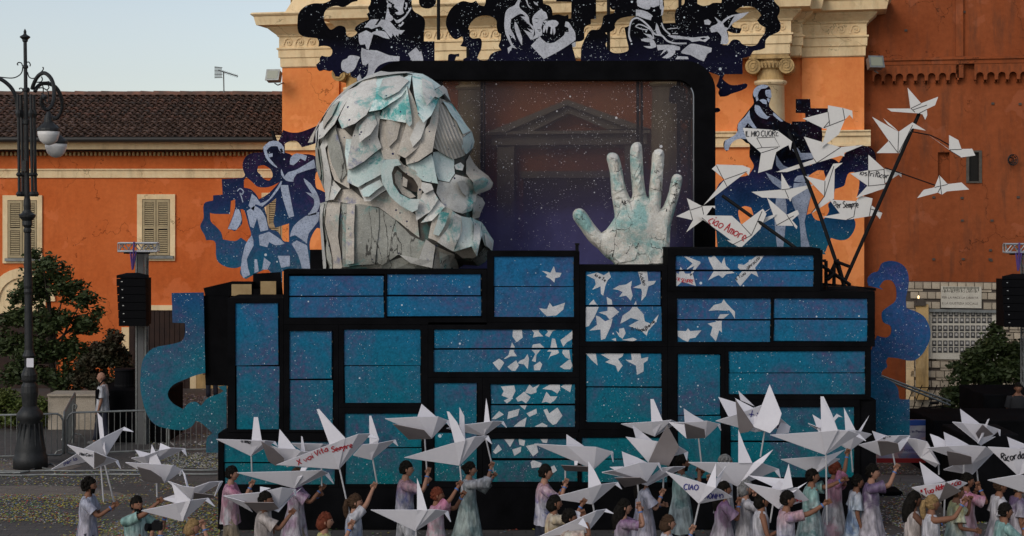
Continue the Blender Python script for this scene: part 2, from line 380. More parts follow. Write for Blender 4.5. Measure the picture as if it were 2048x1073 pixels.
M['dye'] = {
 'white': dye('white_cloth', W_, (0.303,0.291,0.327), (0.374,0.363,0.386)), 'pink': dye('pink_dyed_cloth', W_, (0.377,0.229,0.265), (0.318,0.087,0.164)),
 'teal': dye('teal_dyed_cloth', (0.309,0.357,0.357), (0.106,0.188,0.188), (0.160,0.278,0.254)), 'blue': dye('blue_white_cloth', (0.256,0.303,0.362), (0.100,0.147,0.242), W_),
 'lilac': dye('lilac_cloth', (0.302,0.279,0.326), (0.221,0.221,0.292), (0.251,0.263,0.322)), 'fire': dye('orange_yellow_cloth', (0.368,0.256,0.103), (0.326,0.113,0.072), (0.354,0.330,0.295)),
 'purple': dye('purple_dyed_cloth', (0.300,0.271,0.300), (0.252,0.169,0.234), (0.151,0.057,0.151)), 'bluered': dye('white_cloth_with_blue_hem', (0.333,0.321,0.368), (0.070,0.087,0.217), (0.318,0.170,0.188), 1.15, 1.5),
 'green': dye('pale_green_cloth', (0.222,0.269,0.257), (0.116,0.169,0.169), W_), 'yellow': dye('yellow_green_cloth', (0.291,0.327,0.303), (0.225,0.295,0.272), (0.338,0.290,0.078)),
 'cream': dye('cream_cloth', (0.337,0.290,0.272), (0.352,0.305,0.293), (0.296,0.261,0.249)), 'violet': dye('white_cloth_with_violet_chest', (0.302,0.278,0.313), (0.274,0.250,0.297), (0.079,0.043,0.108), 1.15, 1.35),
 'black': mat('black_cloth', (.012,.012,.014)), 'beige': dye('beige_trousers', (0.192,0.151,0.104), (0.165,0.129,0.088), (0.179,0.143,0.096)), 'dark': mat('dark_trousers', (.02,.022,.035)),
 'shirt': dye('white_shirt', (0.361,0.361,0.379), (0.333,0.333,0.357), (0.376,0.376,0.393))}
M['leaf'] = mat('tree_leaf', (.022,.036,.010), (.045,.062,.018), 1.5, .6, spec=.3)
M['leaf2'] = mat('hedge_leaf', (.060,.085,.015), (.085,.10,.02), 2, .6, spec=.3)
M['leaf3'] = mat('rusty_shrub_leaf', (.04,.022,.010), (.02,.026,.010), 2, .7)
M['bark'] = mat('tree_bark', (.05,.04,.03), (.03,.025,.02), 8, .9, .6, 20)
# ================================================================ ground
def ground_mat(name, c, c2, jc, bw=.5, bh=.22, rot=0, mort=.012):
    m, t, b = newmat(name); g = NT(t); p = g.pos()
    mp = g.n('ShaderNodeMapping'); g.l(p, mp.inputs[0]); mp.inputs['Rotation'].default_value = (0, 0, rot)
    br = g.n('ShaderNodeTexBrick'); g.l(mp.outputs[0], br.inputs['Vector']); br.inputs['Scale'].default_value = 1
    br.inputs['Brick Width'].default_value = bw; br.inputs['Row Height'].default_value = bh; br.inputs['Mortar Size'].default_value = mort
    br.inputs['Color1'].default_value = (*c, 1); br.inputs['Color2'].default_value = (*c2, 1); br.inputs['Mortar'].default_value = (*jc, 1)
    f = g.step(g.noise(.6, 7, p, .7), .35, .68); cc = g.mix(g.math('MULTIPLY', f, .5), br.outputs[0], tuple(x*.55 for x in c))
    f2 = g.step(g.noise(22, 5, p, .75), .3, .7); cc = g.mix(.3, cc, g.mix(f2, (0,0,0), (1,1,1)), 'OVERLAY')
    g.l(cc, b.inputs['Base Color']); b.inputs['Roughness'].default_value = .8
    bp = g.n('ShaderNodeBump'); bp.inputs['Strength'].default_value = .5; bp.inputs['Distance'].default_value = .01
    g.l(g.noise(14, 6, p, .7), bp.inputs['Height']); g.l(bp.outputs[0], b.inputs['Normal']); return m
M['paving'] = ground_mat('dark_porphyry_paving', (.080,.072,.066), (.062,.056,.054), (.03,.028,.026))
M['paving_l'] = ground_mat('pale_stone_paving', (.17,.14,.12), (.14,.12,.10), (.07,.06,.05), .9, .45, .3)
ob('ground', [(-600,-200,0),(600,-200,0),(600,1200,0),(-600,1200,0)], [(0,1,2,3)], M['paving'], kind='structure')
def patch(name, s, z, m):
    pts = smooth_loop(Q('px', s), 3)
    ob(name, [GP(u, v, z) for u, v in pts], [tuple(range(len(pts)))[::-1]], m, kind='structure')
patch('path', '-500 972 -100 974 60 971 160 974 240 986 275 1000 200 1002 100 998 -60 1000 -500 1010', .004, M['paving_l'])
patch('path', '245 1035 300 1015 340 1020 330 1045 250 1090 210 1130 120 1130 200 1075', .004, M['paving_l'])
patch('path', '-500 925 0 921 110 925 165 932 130 941 60 946 -60 945 -500 950', .004, M['paving_l'])
patch('path', '1735 985 1900 990 2300 1000 2300 960 1900 952 1735 950', .004, M['paving_l'])
# confetti : scraps of coloured paper, nobody could count them
cc_ = [mat('confetti_'+n, c) for n, c in (('yellow',(.34,.30,.05)),('green',(.13,.24,.07)),('red',(.34,.06,.04)),('blue',(.07,.14,.27)),('white',(.40,.39,.37)),('orange',(.36,.16,.03)))]
cm = MB(); rc = random.Random(3)
def scatter(n, u0, u1, v0, v1, dens, wts, sz=(.012,.03)):
    k = 0
    while k < n:
        u = rc.uniform(u0, u1); v = rc.uniform(v0, v1); p = GP(u, v)
        if rc.random() > dens(u, v, p): continue
        a = rc.uniform(0, 6.28); s_ = rc.uniform(*sz); s2 = s_*rc.uniform(.5, 1); z = rc.uniform(.010, .022)
        ca, sa = math.cos(a), math.sin(a); til = rc.uniform(-.4, .4)*s_
        cm.add([(p.x+ca*s_, p.y+sa*s_, z+til+.004), (p.x-sa*s2, p.y+ca*s2, z), (p.x-ca*s_, p.y-sa*s_, z-til*.3+.004), (p.x+sa*s2, p.y-ca*s2, z)], [(0,1,2,3)], rc.choices(range(6), wts)[0]); k += 1
def dn(sc, lo, off=0): return lambda u, v, p: max(0.04, min(1, (noise.noise(Vector((p.x*sc+off, p.y*sc, 0)))+.5-lo)*6))
scatter(9000, -60, 440, 990, 1110, dn(.7, .35), (7,3,2,2,3,1))
scatter(1600, -60, 440, 915, 990, dn(.5, .55, 9), (4,2,1,1,5,1))
scatter(2600, 270, 455, 900, 940, dn(.8, .3, 4), (2,1,0,1,7,0))
scatter(1600, 300, 470, 780, 900, dn(.8, .3, 4), (1,1,0,1,9,0), (.02,.045))
scatter(7000, 1740, 2120, 922, 1110, dn(.9, .42, 30), (2,1,1,1,8,1), (.012,.032))
scatter(1500, 1780, 1960, 800, 850, dn(.9, .3, 12), (1,1,0,1,9,0), (.02,.045))
scatter(700, 440, 1740, 1056, 1110, dn(.9, .45, 17), (2,1,2,1,6,1))
cm.ob('confetti', cc_, label='coloured paper confetti scattered over the dark paving of the square', cat='confetti', kind='stuff')

# ================================================================ left building (parallel to the picture, wall plane 49 m away)
DL = 49.0
bl = root('town_house', 'long two storey orange house with shuttered windows and clay tile roof', 'building', (PX(150,DL), DL, 0))
UL = -420
MB().box(PX(UL,DL), PX(610,DL), DL, DL+7, 0, PZ(296,DL)).ob('wall', M['orange_l'], bl)
b = MB(); b.pbox(UL, 339, 572, 356, DL-.05, DL); b.pbox(UL, 338, 572, 341, DL-.09, DL-.05); b.ob('string_course', M['cream'], bl)
b = MB(); b.pbox(UL, 286, 560, 299, DL-.55, DL); b.pbox(UL, 283.5, 560, 287, DL-.62, DL-.55); b.ob('cornice', M['cream'], bl)
b = MB(); b.pbox(UL, 299, 560, 303, DL-.35, DL)
b.ob('soffit_board', M['dark'], bl)
dm = MB().box(-.032, .032, -.16, 0, 0, .11); de = dm.ob('dentil', M['cream_d'], bl); me = de.data; bpy.data.objects.remove(de)
k = 0; u = -8
dj = MB()
while u < 556:
    place('dentil', me, bl, (PX(u,DL)+0, DL, PZ(312,DL)), ); k += 1; u += 8.4
# me was built around bl origin: rebuild it around zero
me2 = bpy.data.meshes.new('dentil'); me2.from_pydata([(x, y, z) for x in (-.032,.032) for y in (-.16,0) for z in (0,.11)], [], [(0,1,3,2),(4,6,7,5),(0,4,5,1),(2,3,7,6),(0,2,6,4),(1,5,7,3)]); me2.materials.append(M['cream_d'])
for o in [o for o in bl.children if o.name.startswith('dentil')]: o.data = me2
# gutter
b = MB(); pts = [(PX(UL,48.1), 48.12, PZ(279.5,48.1)), (PX(566,48.1), 48.12, PZ(279.5,48.1))]; b.tube(pts, .085, 8); b.ob('gutter', M['gutter'], bl)
# roof deck + tiles
ez = PZ(277,48.2); ry = 52.7; rz = PZ(193,ry)
def RL(x, t, off=0):   # point on the roof slope
    y = 48.15+(ry-48.15)*t; z = ez+(rz-ez)*t; n_ = Vector((0, -(rz-ez), ry-48.15)).normalized(); return Vector((x, y, z))+n_*off
b = MB(); xa, xb = PX(UL,48.2), PX(590,50)
b.add([RL(xa,0,-.02), RL(xb,0,-.02), RL(xb,1,-.02), RL(xa,1,-.02), RL(xa,0,-.12), RL(xb,0,-.12), RL(xb,1,-.12), RL(xa,1,-.12), (xa,ry+4,ez),(xb,ry+4,ez)],
      [(0,1,2,3),(4,7,6,5),(0,4,5,1),(1,5,6,2),(0,3,7,4),(3,2,9,8),(2,6,9),(3,8,7)])
b.ob('roof', M['tile'], bl)
sl = (Vector((0, ry-48.15, rz-ez))).length; ang = math.atan2(rz-ez, ry-48.15)
def tile_mesh(w=.225, L=.36):
    V = []; Fs = []; n = 5
    for j, (yy, ww, up) in enumerate(((0, w*.5, .055), (L, w*.36, -.01))):
        for lay in (0, .016):
            for i in range(n+1):
                q = math.pi*i/n; V.append((math.cos(q)*(ww-lay), yy, math.sin(q)*(ww-lay)*.75+up))
    m_ = n+1
    for i in range(n):
        Fs.append((i, i+1, 2*m_+i+1, 2*m_+i)); Fs.append((m_+i, 3*m_+i, 3*m_+i+1, m_+i+1)); Fs.append((i, m_+i, m_+i+1, i+1))
    return V, Fs
tv, tf = tile_mesh(); tme = bpy.data.meshes.new('roof_tile'); tme.from_pydata(tv, [], tf); tme.materials.append(M['tile'])
rows = 15; rt = random.Random(5); far = MB(); cnt = 0
for r_ in range(rows):
    x = xa+.1+rt.uniform(-.04,.04); i = 0
    while x < PX(585, 49.5):
        t = (r_*.325)/sl; p = RL(x+rt.uniform(-.012,.012), t, .01); vis = x > PX(-6, 49.2)
        rot = (ang+rt.uniform(-.04,.03), 0, rt.uniform(-.09,.09))
        if vis and r_ < 6 and cnt < 300:
            place('roof_tile', tme, bl, p, rot); cnt += 1
        else:
            mm = Matrix.Translation(p) @ Matrix.Rotation(rot[2], 4, 'Z') @ Matrix.Rotation(rot[0], 4, 'X')
            far.add([mm @ Vector(v) for v in tv], tf, rt.randrange(4))
        x += .243; i += 1
tmats = [mat('clay_roof_tile_'+n, c, c2, 3.5, .9, .4, 25, fine=.3) for n, c, c2 in (('a',(.17,.095,.07),(.10,.066,.052)),('b',(.11,.075,.062),(.07,.055,.046)),('c',(.23,.11,.075),(.12,.075,.06)),('d',(.085,.062,.052),(.13,.082,.064)))]
far.ob('roof_tile', tmats, bl, kind='stuff')
rid = MB(); x = xa
while x < PX(588, 52.7):
    rid.tube([(x, ry, rz+.03+rt.uniform(-.01,.015)), (x+.5, ry, rz+.05+rt.uniform(-.01,.015))], [.15,.12], 10, rt.choice((0,2))); x += .45
rid.ob('ridge_tile', tmats, bl, kind='stuff')
# windows
def window(u0, v0, u1, v1, nm=1):
    D = DL; b = MB(); f = 10
    b.pbox(u0, v0, u0+f, v1, D-.06, D); b.pbox(u1-f, v0, u1, v1, D-.06, D); b.pbox(u0+f, v0, u1-f, v0+f, D-.06, D); b.pbox(u0+f, v1-9, u1-f, v1, D-.06, D)
    wn = b.ob('window', M['cream'], bl)
    MB().pbox(u0+4, v1-10, u1-4, v1-4, D-.14, D-.062).ob('sill', M['galv'], wn)
    MB().pbox(u0+f, v0+f, u1-f, v1-9, D-.012, D-.002).ob('pane', M['glassdark'], wn)
    um = (u0+u1)/2
    for a, c in ((u0+f+1, um-.6), (um+.6, u1-f-1)):
        sh = MB(); va, vb = v0+f+1, v1-11; vm = (va+vb)/2
        sh.pbox(a, va, a+4, vb, D-.055, D-.02); sh.pbox(c-4, va, c, vb, D-.055, D-.02)
        for q, q2 in ((va, va+5), (vm-2.5, vm+2.5), (vb-5, vb)): sh.pbox(a+4, q, c-4, q2, D-.055, D-.02)
        so = sh.ob('shutter', M['shutter'], bl)
        lv = MB(); y = va+5.6
        while y < vb-6:
            if not (vm-4.6 < y < vm+2.2):
                x0_, x1_ = PX(a+4,D), PX(c-4,D); zt = PZ(y,D); zb = PZ(y+1.9,D)
                lv.add([(x0_,D-.026,zt),(x1_,D-.026,zt),(x1_,D-.05,zb),(x0_,D-.05,zb),(x0_,D-.02,zt),(x1_,D-.02,zt),(x1_,D-.044,zb-.008),(x0_,D-.044,zb-.008)], [(0,3,2,1),(4,5,6,7),(3,7,6,2),(0,1,5,4)])
            y += 3.7
        lv.ob('louvre', M['shutter'], so, kind='stuff')
    return wn
window(5, 391, 84, 527); window(274, 389, 350, 522); window(523, 386, 600, 518)
# arch with lunette, doors
b = MB(); c_u, c_v, r_o, r_i = 44, 603, 66, 47
pts = [(c_u+r_o*math.cos(q), c_v-r_o*math.sin(q)) for q in [math.pi*i/16 for i in range(17)]]; inn = [(c_u+r_i*math.cos(q), c_v-r_i*math.sin(q)) for q in [math.pi*i/16 for i in range(17)]][::-1]
b.slab(pts+inn, None, DL-.08, .08); b.ob('arch_surround', M['cream'], bl)
b = MB(); b.slab([(c_u+r_i*math.cos(math.pi*i/16), c_v-r_i*math.sin(math.pi*i/16)) for i in range(17)]+[(c_u-r_i,628),(c_u+r_i,628)], None, DL-.02, .02); b.ob('lunette', M['cream'], bl)
MB().pbox(-40, 628, 112, 790, DL-.03, DL).ob('door', M['dark'], bl)
b = MB(); b.pbox(252, 611, 385, 621, DL-.07, DL); b.pbox(243, 655, 258, 790, DL-.05, DL); b.pbox(380, 621, 392, 784, DL-.05, DL); b.ob('door_surround', M['cream'], bl)
dr = MB().pbox(258, 621, 380, 786, DL-.02, DL).ob('door', M['dark'], bl)
for i in range(12): MB().pbox(259+i*10.1, 622, 268+i*10.1, 784, DL-.045, DL-.021).ob('plank', M['dark'], dr)
MB().pbox(392, 735, 470, 790, DL-.04, DL).ob('plinth', M['cream_d'], bl)
b = MB(); b.tube([P(24,478,DL-.1),P(40,495,DL-.1),P(120,498,DL-.1)], .012, 5)
# aerial on the roof
an = root('tv_aerial', 'thin television aerial standing on the tiled roof ridge', 'aerial', P(448,192,52.6))
b = MB(); b.tube([P(448,192,52.6), P(447,143,52.6)], .022, 6); b.tube([P(437,141,52.6), P(476,153,52.9)], .018, 6)
for i in range(8):
    u = 446+i*4.0; v = 144+i*1.25; b.tube([P(u,v-3,52.4), P(u,v+3,52.9)], .010, 4)
b.ob('mast', M['galv'], an)
b = MB()
for i in range(7): b.tube([P(430+i*2.1,133+i*.3,52.5), P(430+i*2.1,157-i*.2,52.5)], .010, 4)
for j in range(4): b.tube([P(429,135+j*7,52.5), P(445,136+j*6.6,52.5)], .010, 4)
b.ob('reflector', M['galv'], an)

# ================================================================ church
ch = root('church', 'large orange church facade with cream entablature and Ionic columns', 'church', (CW((8,0,0))))
XR = CX(1728); XLm = 0.0
G0 = 0.0
def cz(v): return 6+(400-v)*.01523      # heights taken at the left corner
b = MB(CW); b.box(0, XR, 0, 8, 0, 10.05); b.ob('wall', M['orange_c'], ch)
xa1 = CX(680); xb1 = CX(1604)
b = MB(CW); b.box(-.004, xa1, -.10, 0.0, 0, 10.02); b.ob('corner_pilaster', M['orange_c'], ch)
b = MB(CW); b.box(xb1, XR+.004, -.10, 0.0, 0, 10.02); b.ob('corner_pilaster', M['orange_c'], ch)
# entablature : profile swept along the stepped plan
prof = [(12.2,-.3),(cz(32),-.02),(cz(31),.70),(cz(34),.74),(cz(37),.70),(cz(38.5),.66),(cz(55),.60),(cz(56.5),.36),(cz(60),.34),(cz(66),.24),(cz(72),.13),(cz(75),.11),(cz(77),.07),(cz(97),.07),(cz(98),.13),(cz(101),.13),(cz(102.5),.09),(cz(117),.085),(cz(118),.045),(cz(135),.04),(cz(137),.0),(cz(138),-.3)]
xc0, xc1 = CX(690,-1.2), CX(1577,-1.2); xd1 = CX(1600,-.5)
plan = [(-.0,3),(-.0,-.12),(xc0,-.12),(xc0,-1.22),(xc1,-1.22),(xc1,-.55),(xd1,-.55),(xd1,-.12),(XR,-.12),(XR,3)]
def sweep(plan, prof, mb):
    n = len(plan); V = []; Fs = []
    dirs = [(Vector(plan[i+1])-Vector(plan[i])).normalized() for i in range(n-1)]
    nor = [Vector((d.y, -d.x)) for d in dirs]      # outward (towards -y when walking +x)
    for i, p in enumerate(plan):
        if i == 0: m = nor[0]
        elif i == n-1: m = nor[-1]
        else:
            a, c = nor[i-1], nor[i]; m = (a+c); m = m/(m.dot(a)) if abs(m.dot(a)) > 1e-4 else a
        for z, o_ in prof:
            q = Vector(p)+m*o_; V.append((q.x, q.y, z))
    k = len(prof)
    for i in range(n-1):
        for j in range(k-1): Fs.append((i*k+j, i*k+j+1, (i+1)*k+j+1, (i+1)*k+j))
    mb.add(V, Fs)
b = MB(CW); sweep(plan, prof, b); b.box(xc0+.0, xc1-.0, -1.21, -.0, cz(137)+.002, cz(120)); b.box(xc1, xd1-.0, -.54, -.0, cz(137)+.002, cz(120)); b.ob('entablature', M['cream'], ch)
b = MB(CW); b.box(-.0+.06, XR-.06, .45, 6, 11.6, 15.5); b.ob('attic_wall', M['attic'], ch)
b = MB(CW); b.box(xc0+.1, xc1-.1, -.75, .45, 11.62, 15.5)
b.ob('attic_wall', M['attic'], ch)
for (u0, u1, y) in ((600,640,.43), (770,830,-.77), (905,945,-.77), (1050,1110,-.77),(1340,1400,-.77),(1450,1500,-.77)):
    b = MB(CW); b.cbox(u0, -30, u1, 14, y-.04, y); b.ob('attic_panel', M['cream_d'], ch)
# running scroll ornaments in the frieze
def scroll_mesh():
    V = []; Fs = []; L = [(-.17,-.10),(-.13,-.02),(-.09,.08),(-.02,.115),(.06,.10),(.105,.03),(.09,-.05),(.03,-.085),(-.03,-.06),(-.045,0),(-.01,.04),(.035,.025),(.03,-.012)]
    A, B = ribbon(L, .026); n = len(L)
    for p in A: V.append((p[0], -.035, p[1]))
    for p in B: V.append((p[0], -.035, p[1]))
    for p in A: V.append((p[0], 0, p[1]))
    for p in B: V.append((p[0], 0, p[1]))
    for i in range(n-1):
        Fs += [(i, i+1, n+i+1, n+i), (i, 2*n+i, 2*n+i+1, i+1), (n+i, n+i+1, 3*n+i+1, 3*n+i)]
    for dx, r_ in ((0.02, .022),):
        k = len(V); V += [(dx-r_, -.05, -r_+.0), (dx+r_, -.05, -r_), (dx+r_, -.05, r_), (dx-r_, -.05, r_)]; Fs.append((k, k+1, k+2, k+3))
    k = len(V); V += [(-.17,-.03,-.115),(-.12,-.03,-.115),(-.145,-.03,-.05)]; Fs.append((k,k+1,k+2))
    me = bpy.data.meshes.new('scroll_ornament'); me.from_pydata(V, [], Fs); me.materials.append(M['cream']); return me
sm_ = scroll_mesh(); zf = (cz(77)+cz(97))/2; yaw = math.atan2(CEX.y, CEX.x)
def scrolls(xs, xe, y):
    n = max(1, int((xe-xs)/.335)); st = (xe-xs)/n
    for i in range(n): place('scroll_ornament', sm_, ch, CW((xs+(i+.5)*st, y-.0705, zf)), (0,0,yaw))
scrolls(.05, xc0-.1, -.12); scrolls(xc0+.02, xc1-.02, -1.22); scrolls(xc1+.1, xd1-.02, -.55); scrolls(xd1+.1, XR-.03, -.12)
# middle string course
def string(x0, x1, y):
    b = MB(CW); zt, zb = 7.95, 7.50
    for z0, z1, o_ in ((zt-.04, zt, .20), (zt-.16, zt-.04, .15), (zb+.06, zt-.16, .08), (zb, zb+.06, .11)): b.box(x0, x1, y-o_, y, z0, z1)
    b.ob('string_course', M['cream'], ch)
string(-.15, xa1, -.10); string(xa1, xb1, 0.0); string(xb1, XR+.18, -.10)
# half columns
r_c = .44
def column(u):
    x = CX(u, -.75); cc2 = CW((x, -.75, 0))
    b = MB(); b.lathe(cc2, [(r_c+.13,0),(r_c+.13,.3),(r_c+.05,.36),(r_c,.45),(r_c*1.0,3.5),(r_c*.93,7.5),(r_c*.87,9.18),(r_c*.87+.04,9.2),(r_c*.87+.075,9.25),(r_c*.87+.075,9.3),(r_c*.87+.02,9.33)], 24)
    sh = b.ob('column_shaft', M['cream'], ch, smooth=False)
    for pl in sh.data.polygons: pl.use_smooth = abs(pl.normal.z) < .3
    b = MB(); b.lathe(cc2, [(r_c*.84,9.33),(r_c*.84,9.62),(r_c*.84+.04,9.64),(r_c*.84+.1,9.72),(r_c*.84+.11,9.80),(.42,9.86),(.42,9.95)], 24)
    cp = b.ob('capital', M['cream_d'], ch)
    b = MB(CW); b.box(x-.56, x+.56, -1.27, -.25, 9.90, 9.955); b.box(x-.52, x+.52, -1.23, -.25, 9.955, 10.03); b.ob('abacus', M['cream_d'], cp)
    for sg in (-1, 1):
        b = MB(CW); xc = x+sg*.455; zc_ = 9.70; rr = .215; n = 20
        V = [(xc+rr*math.cos(2*math.pi*k/n), yy, zc_+rr*math.sin(2*math.pi*k/n)) for yy in (-1.24, -.3) for k in range(n)]
        b.add(V, [tuple(range(n))]+[(k, n+k, n+(k+1) % n, (k+1) % n) for k in range(n)])
        sp = [(xc+sg*(.195-.17*t/30)*math.cos(.45*t)*-1, -1.25, zc_+(.195-.17*t/30)*math.sin(.45*t)) for t in range(31)]
        b.tube([CW(p) for p in sp] if False else sp, .016, 5)
        b.ob('volute', M['cream_d'], cp)
    for i in range(7):
        q = (i-3)*.13; b = MB(CW); b.tube([(x+q*.75, -1.27+abs(q)*.15, 9.66), (x+q*.85, -1.30+abs(q)*.15, 9.82)], .028, 5); b.ob('flute', M['cream_d'], cp)
for u in (717, 942, 1331, 1541): column(u)
# portal with pediment
def cpoly(name, pts, y0, y1, m, par):
    b = MB(CW); w3 = [Vector(p).to_3d() for p in pts]; n = len(pts)
    V = [(p.x, y0, p.y) for p in w3]+[(p.x, y1, p.y) for p in w3]
    b.add(V, [tuple(range(n))]+[(i, (i+1) % n, n+(i+1) % n, n+i) for i in range(n)]); return b.ob(name, m, par)
pL, pR, pA = CL(975,266,-.6), CL(1300,258,-.6), CL(1136,200,-.6)
t_ = .16
cpoly('raking_cornice', [pL, pA, (pA[0], pA[1]-t_), (pL[0]+.55, pL[1]), ], -.75, 0, M['portal_trim'], ch)
cpoly('raking_cornice', [pA, pR, (pR[0]-.55, pR[1]), (pA[0], pA[1]-t_)], -.75, 0, M['portal_trim'], ch)
cpoly('raking_moulding', [(pL[0]+.55,pL[1]), (pA[0],pA[1]-t_), (pA[0],pA[1]-t_-.22), (pL[0]+1.25,pL[1])], -.55, 0, M['portal_trim'], ch)
cpoly('raking_moulding', [(pA[0],pA[1]-t_), (pR[0]-.55,pR[1]), (pR[0]-1.25,pR[1]), (pA[0],pA[1]-t_-.22)], -.55, 0, M['portal_trim'], ch)
zE = (pL[1]+pR[1])/2
b = MB(CW); b.box(pL[0]-.02, pR[0]+.02, -.7, 0, zE-.09, zE+.0); b.box(pL[0]+.1, pR[0]-.1, -.5, 0, zE-.40, zE-.09); b.ob('portal_entablature', M['portal_trim'], ch)
for x0_, x1_ in ((pL[0]+.25, pL[0]+.75), (pR[0]-.75, pR[0]-.25)):
    b = MB(CW); b.box(x0_, x1_, -.42, 0, 0, zE-.42); b.ob('portal_pilaster', M['portal_trim'], ch)
b = MB(CW); b.box(pL[0]+.85, pR[0]-.85, -.12, 0, zE-1.35, zE-1.15); b.ob('door_lintel', M['portal_trim'], ch)
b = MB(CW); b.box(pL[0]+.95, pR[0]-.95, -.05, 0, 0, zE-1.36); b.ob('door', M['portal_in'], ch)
# floodlight on the left corner and on the tower
def floodlight(name, label, c, yawz, arm):
    rt_ = root(name, label, 'floodlight', c); b = MB(lambda v: Vector(c)+Matrix.Rotation(yawz, 3, 'Z') @ (Matrix.Rotation(R(-20), 3, 'X') @ Vector(v)))
    b.box(-.2, .2, -.1, .12, -.16, .16); b.box(-.22, .22, -.12, -.1, -.18, .18); b.ob('housing', M['galv'], rt_)
    b2 = MB(b.xf); b2.box(-.17, .17, -.126, -.121, -.13, .13); b2.ob('lens', mat('floodlight_glass', (.25,.26,.2), rough=.2), rt_)
    b3 = MB(); b3.tube([Vector(c)+Vector((0,.1,-.2)), Vector(c)+Vector((.1,.1,-.26)), Vector(arm)], .02, 6); b3.ob('bracket', M['galv'], rt_)
floodlight('floodlight', 'grey floodlight on a bracket at the left corner of the church', P(548,153,46.2), R(-15), P(569,165,46.9))
floodlight('floodlight', 'grey floodlight under the cornice of the dark red tower wall', P(1750,127,42.9), R(10), P(1749,141,43.3))

# ================================================================ tower building on the right, same yaw, half a metre back
YT = .5
tw = root('tower_building', 'dark red plastered tower wall with brick arch corbels', 'building', CW((XR+2.6, YT, 0)))
XE = CX(2330, YT)
ztop = CL(1740,562,YT)[1]
def wall_with_holes(x0, x1, y, z0, z1, holes, mb):      # holes: (xa,xb,za,zb)
    xs = sorted({x0, x1, *[h[0] for h in holes], *[h[1] for h in holes]}); zs = sorted({z0, z1, *[h[2] for h in holes], *[h[3] for h in holes]})
    for i in range(len(xs)-1):
        for j in range(len(zs)-1):
            xm, zm = (xs[i]+xs[i+1])/2, (zs[j]+zs[j+1])/2
            if any(h[0] < xm < h[1] and h[2] < zm < h[3] for h in holes): continue
            mb.add([(xs[i],y,zs[j]),(xs[i+1],y,zs[j]),(xs[i+1],y,zs[j+1]),(xs[i],y,zs[j+1])], [(0,1,2,3)])
h1 = (CL(1876,0,YT)[0], CL(1899,0,YT)[0], CL(1888,363,YT)[1], CL(1888,305,YT)[1])
h2 = (CL(1936,0,YT)[0], CL(1960,0,YT)[0], CL(1948,363,YT)[1], CL(1948,305,YT)[1])
b = MB(CW); wall_with_holes(XR-.05, XE, YT, ztop, 16, [h1, h2], b)
for h, d in ((h1, .16), (h2, .3)):
    b.box(h[0], h[1], YT+d, YT+d+.02, h[2], h[3]); b.add([(h[0],YT,h[2]),(h[1],YT,h[2]),(h[1],YT+d,h[2]),(h[0],YT+d,h[2])], [(0,1,2,3)])
    b.add([(h[0],YT,h[3]),(h[1],YT,h[3]),(h[1],YT+d,h[3]),(h[0],YT+d,h[3])], [(3,2,1,0)])
    for xx in (h[0], h[1]): b.add([(xx,YT,h[2]),(xx,YT+d,h[2]),(xx,YT+d,h[3]),(xx,YT,h[3])], [(0,1,2,3)])
b.box(XR-.05, XE, YT+.6, YT+6, 0, 16)
b.ob('wall', M['red_r'], tw)
b = MB(CW); e = .05; x0_, x1_, z0_, z1_ = h2
b.box(x0_-e, x0_+.03, YT-.03, YT+.05, z0_-e, z1_+e); b.box(x1_-.03, x1_+e, YT-.03, YT+.05, z0_-e, z1_+e); b.box(x0_+.03, x1_-.03, YT-.03, YT+.05, z1_, z1_+e); b.box(x0_+.03, x1_-.03, YT-.05, YT+.05, z0_-e, z0_)
wn = b.ob('window', mat('weathered_frame', (.10,.085,.07), (.06,.05,.04), 8), tw)
b = MB(CW); b.box(x0_+.03, x1_-.03, YT+.1, YT+.12, z0_, z1_); b.ob('pane', M['glassdark'], wn)
zc0 = CL(1745,134,YT)[1]; zc1 = CL(1745,124,YT)[1]
b = MB(CW); b.box(XR, XE, YT-.22, YT, zc0+.02, zc1); b.box(XR, XE, YT-.27, YT, zc1, zc1+.05); b.box(XR, XE, YT-.16, YT, zc1+.05, zc1+.09); b.ob('cornice', M['red_r'], tw)
b = MB(CW); b.box(CX(1911,YT), CX(1926,YT), YT-.12, YT, zc1+.1, 16); b.ob('pilaster_strip', M['red_r'], tw)
b = MB(CW); b.box(CX(1911,YT), CX(1926,YT), YT-.2, YT, CL(1918,157,YT)[1], zc0); b.ob('corbel_block', M['red_r'], tw)
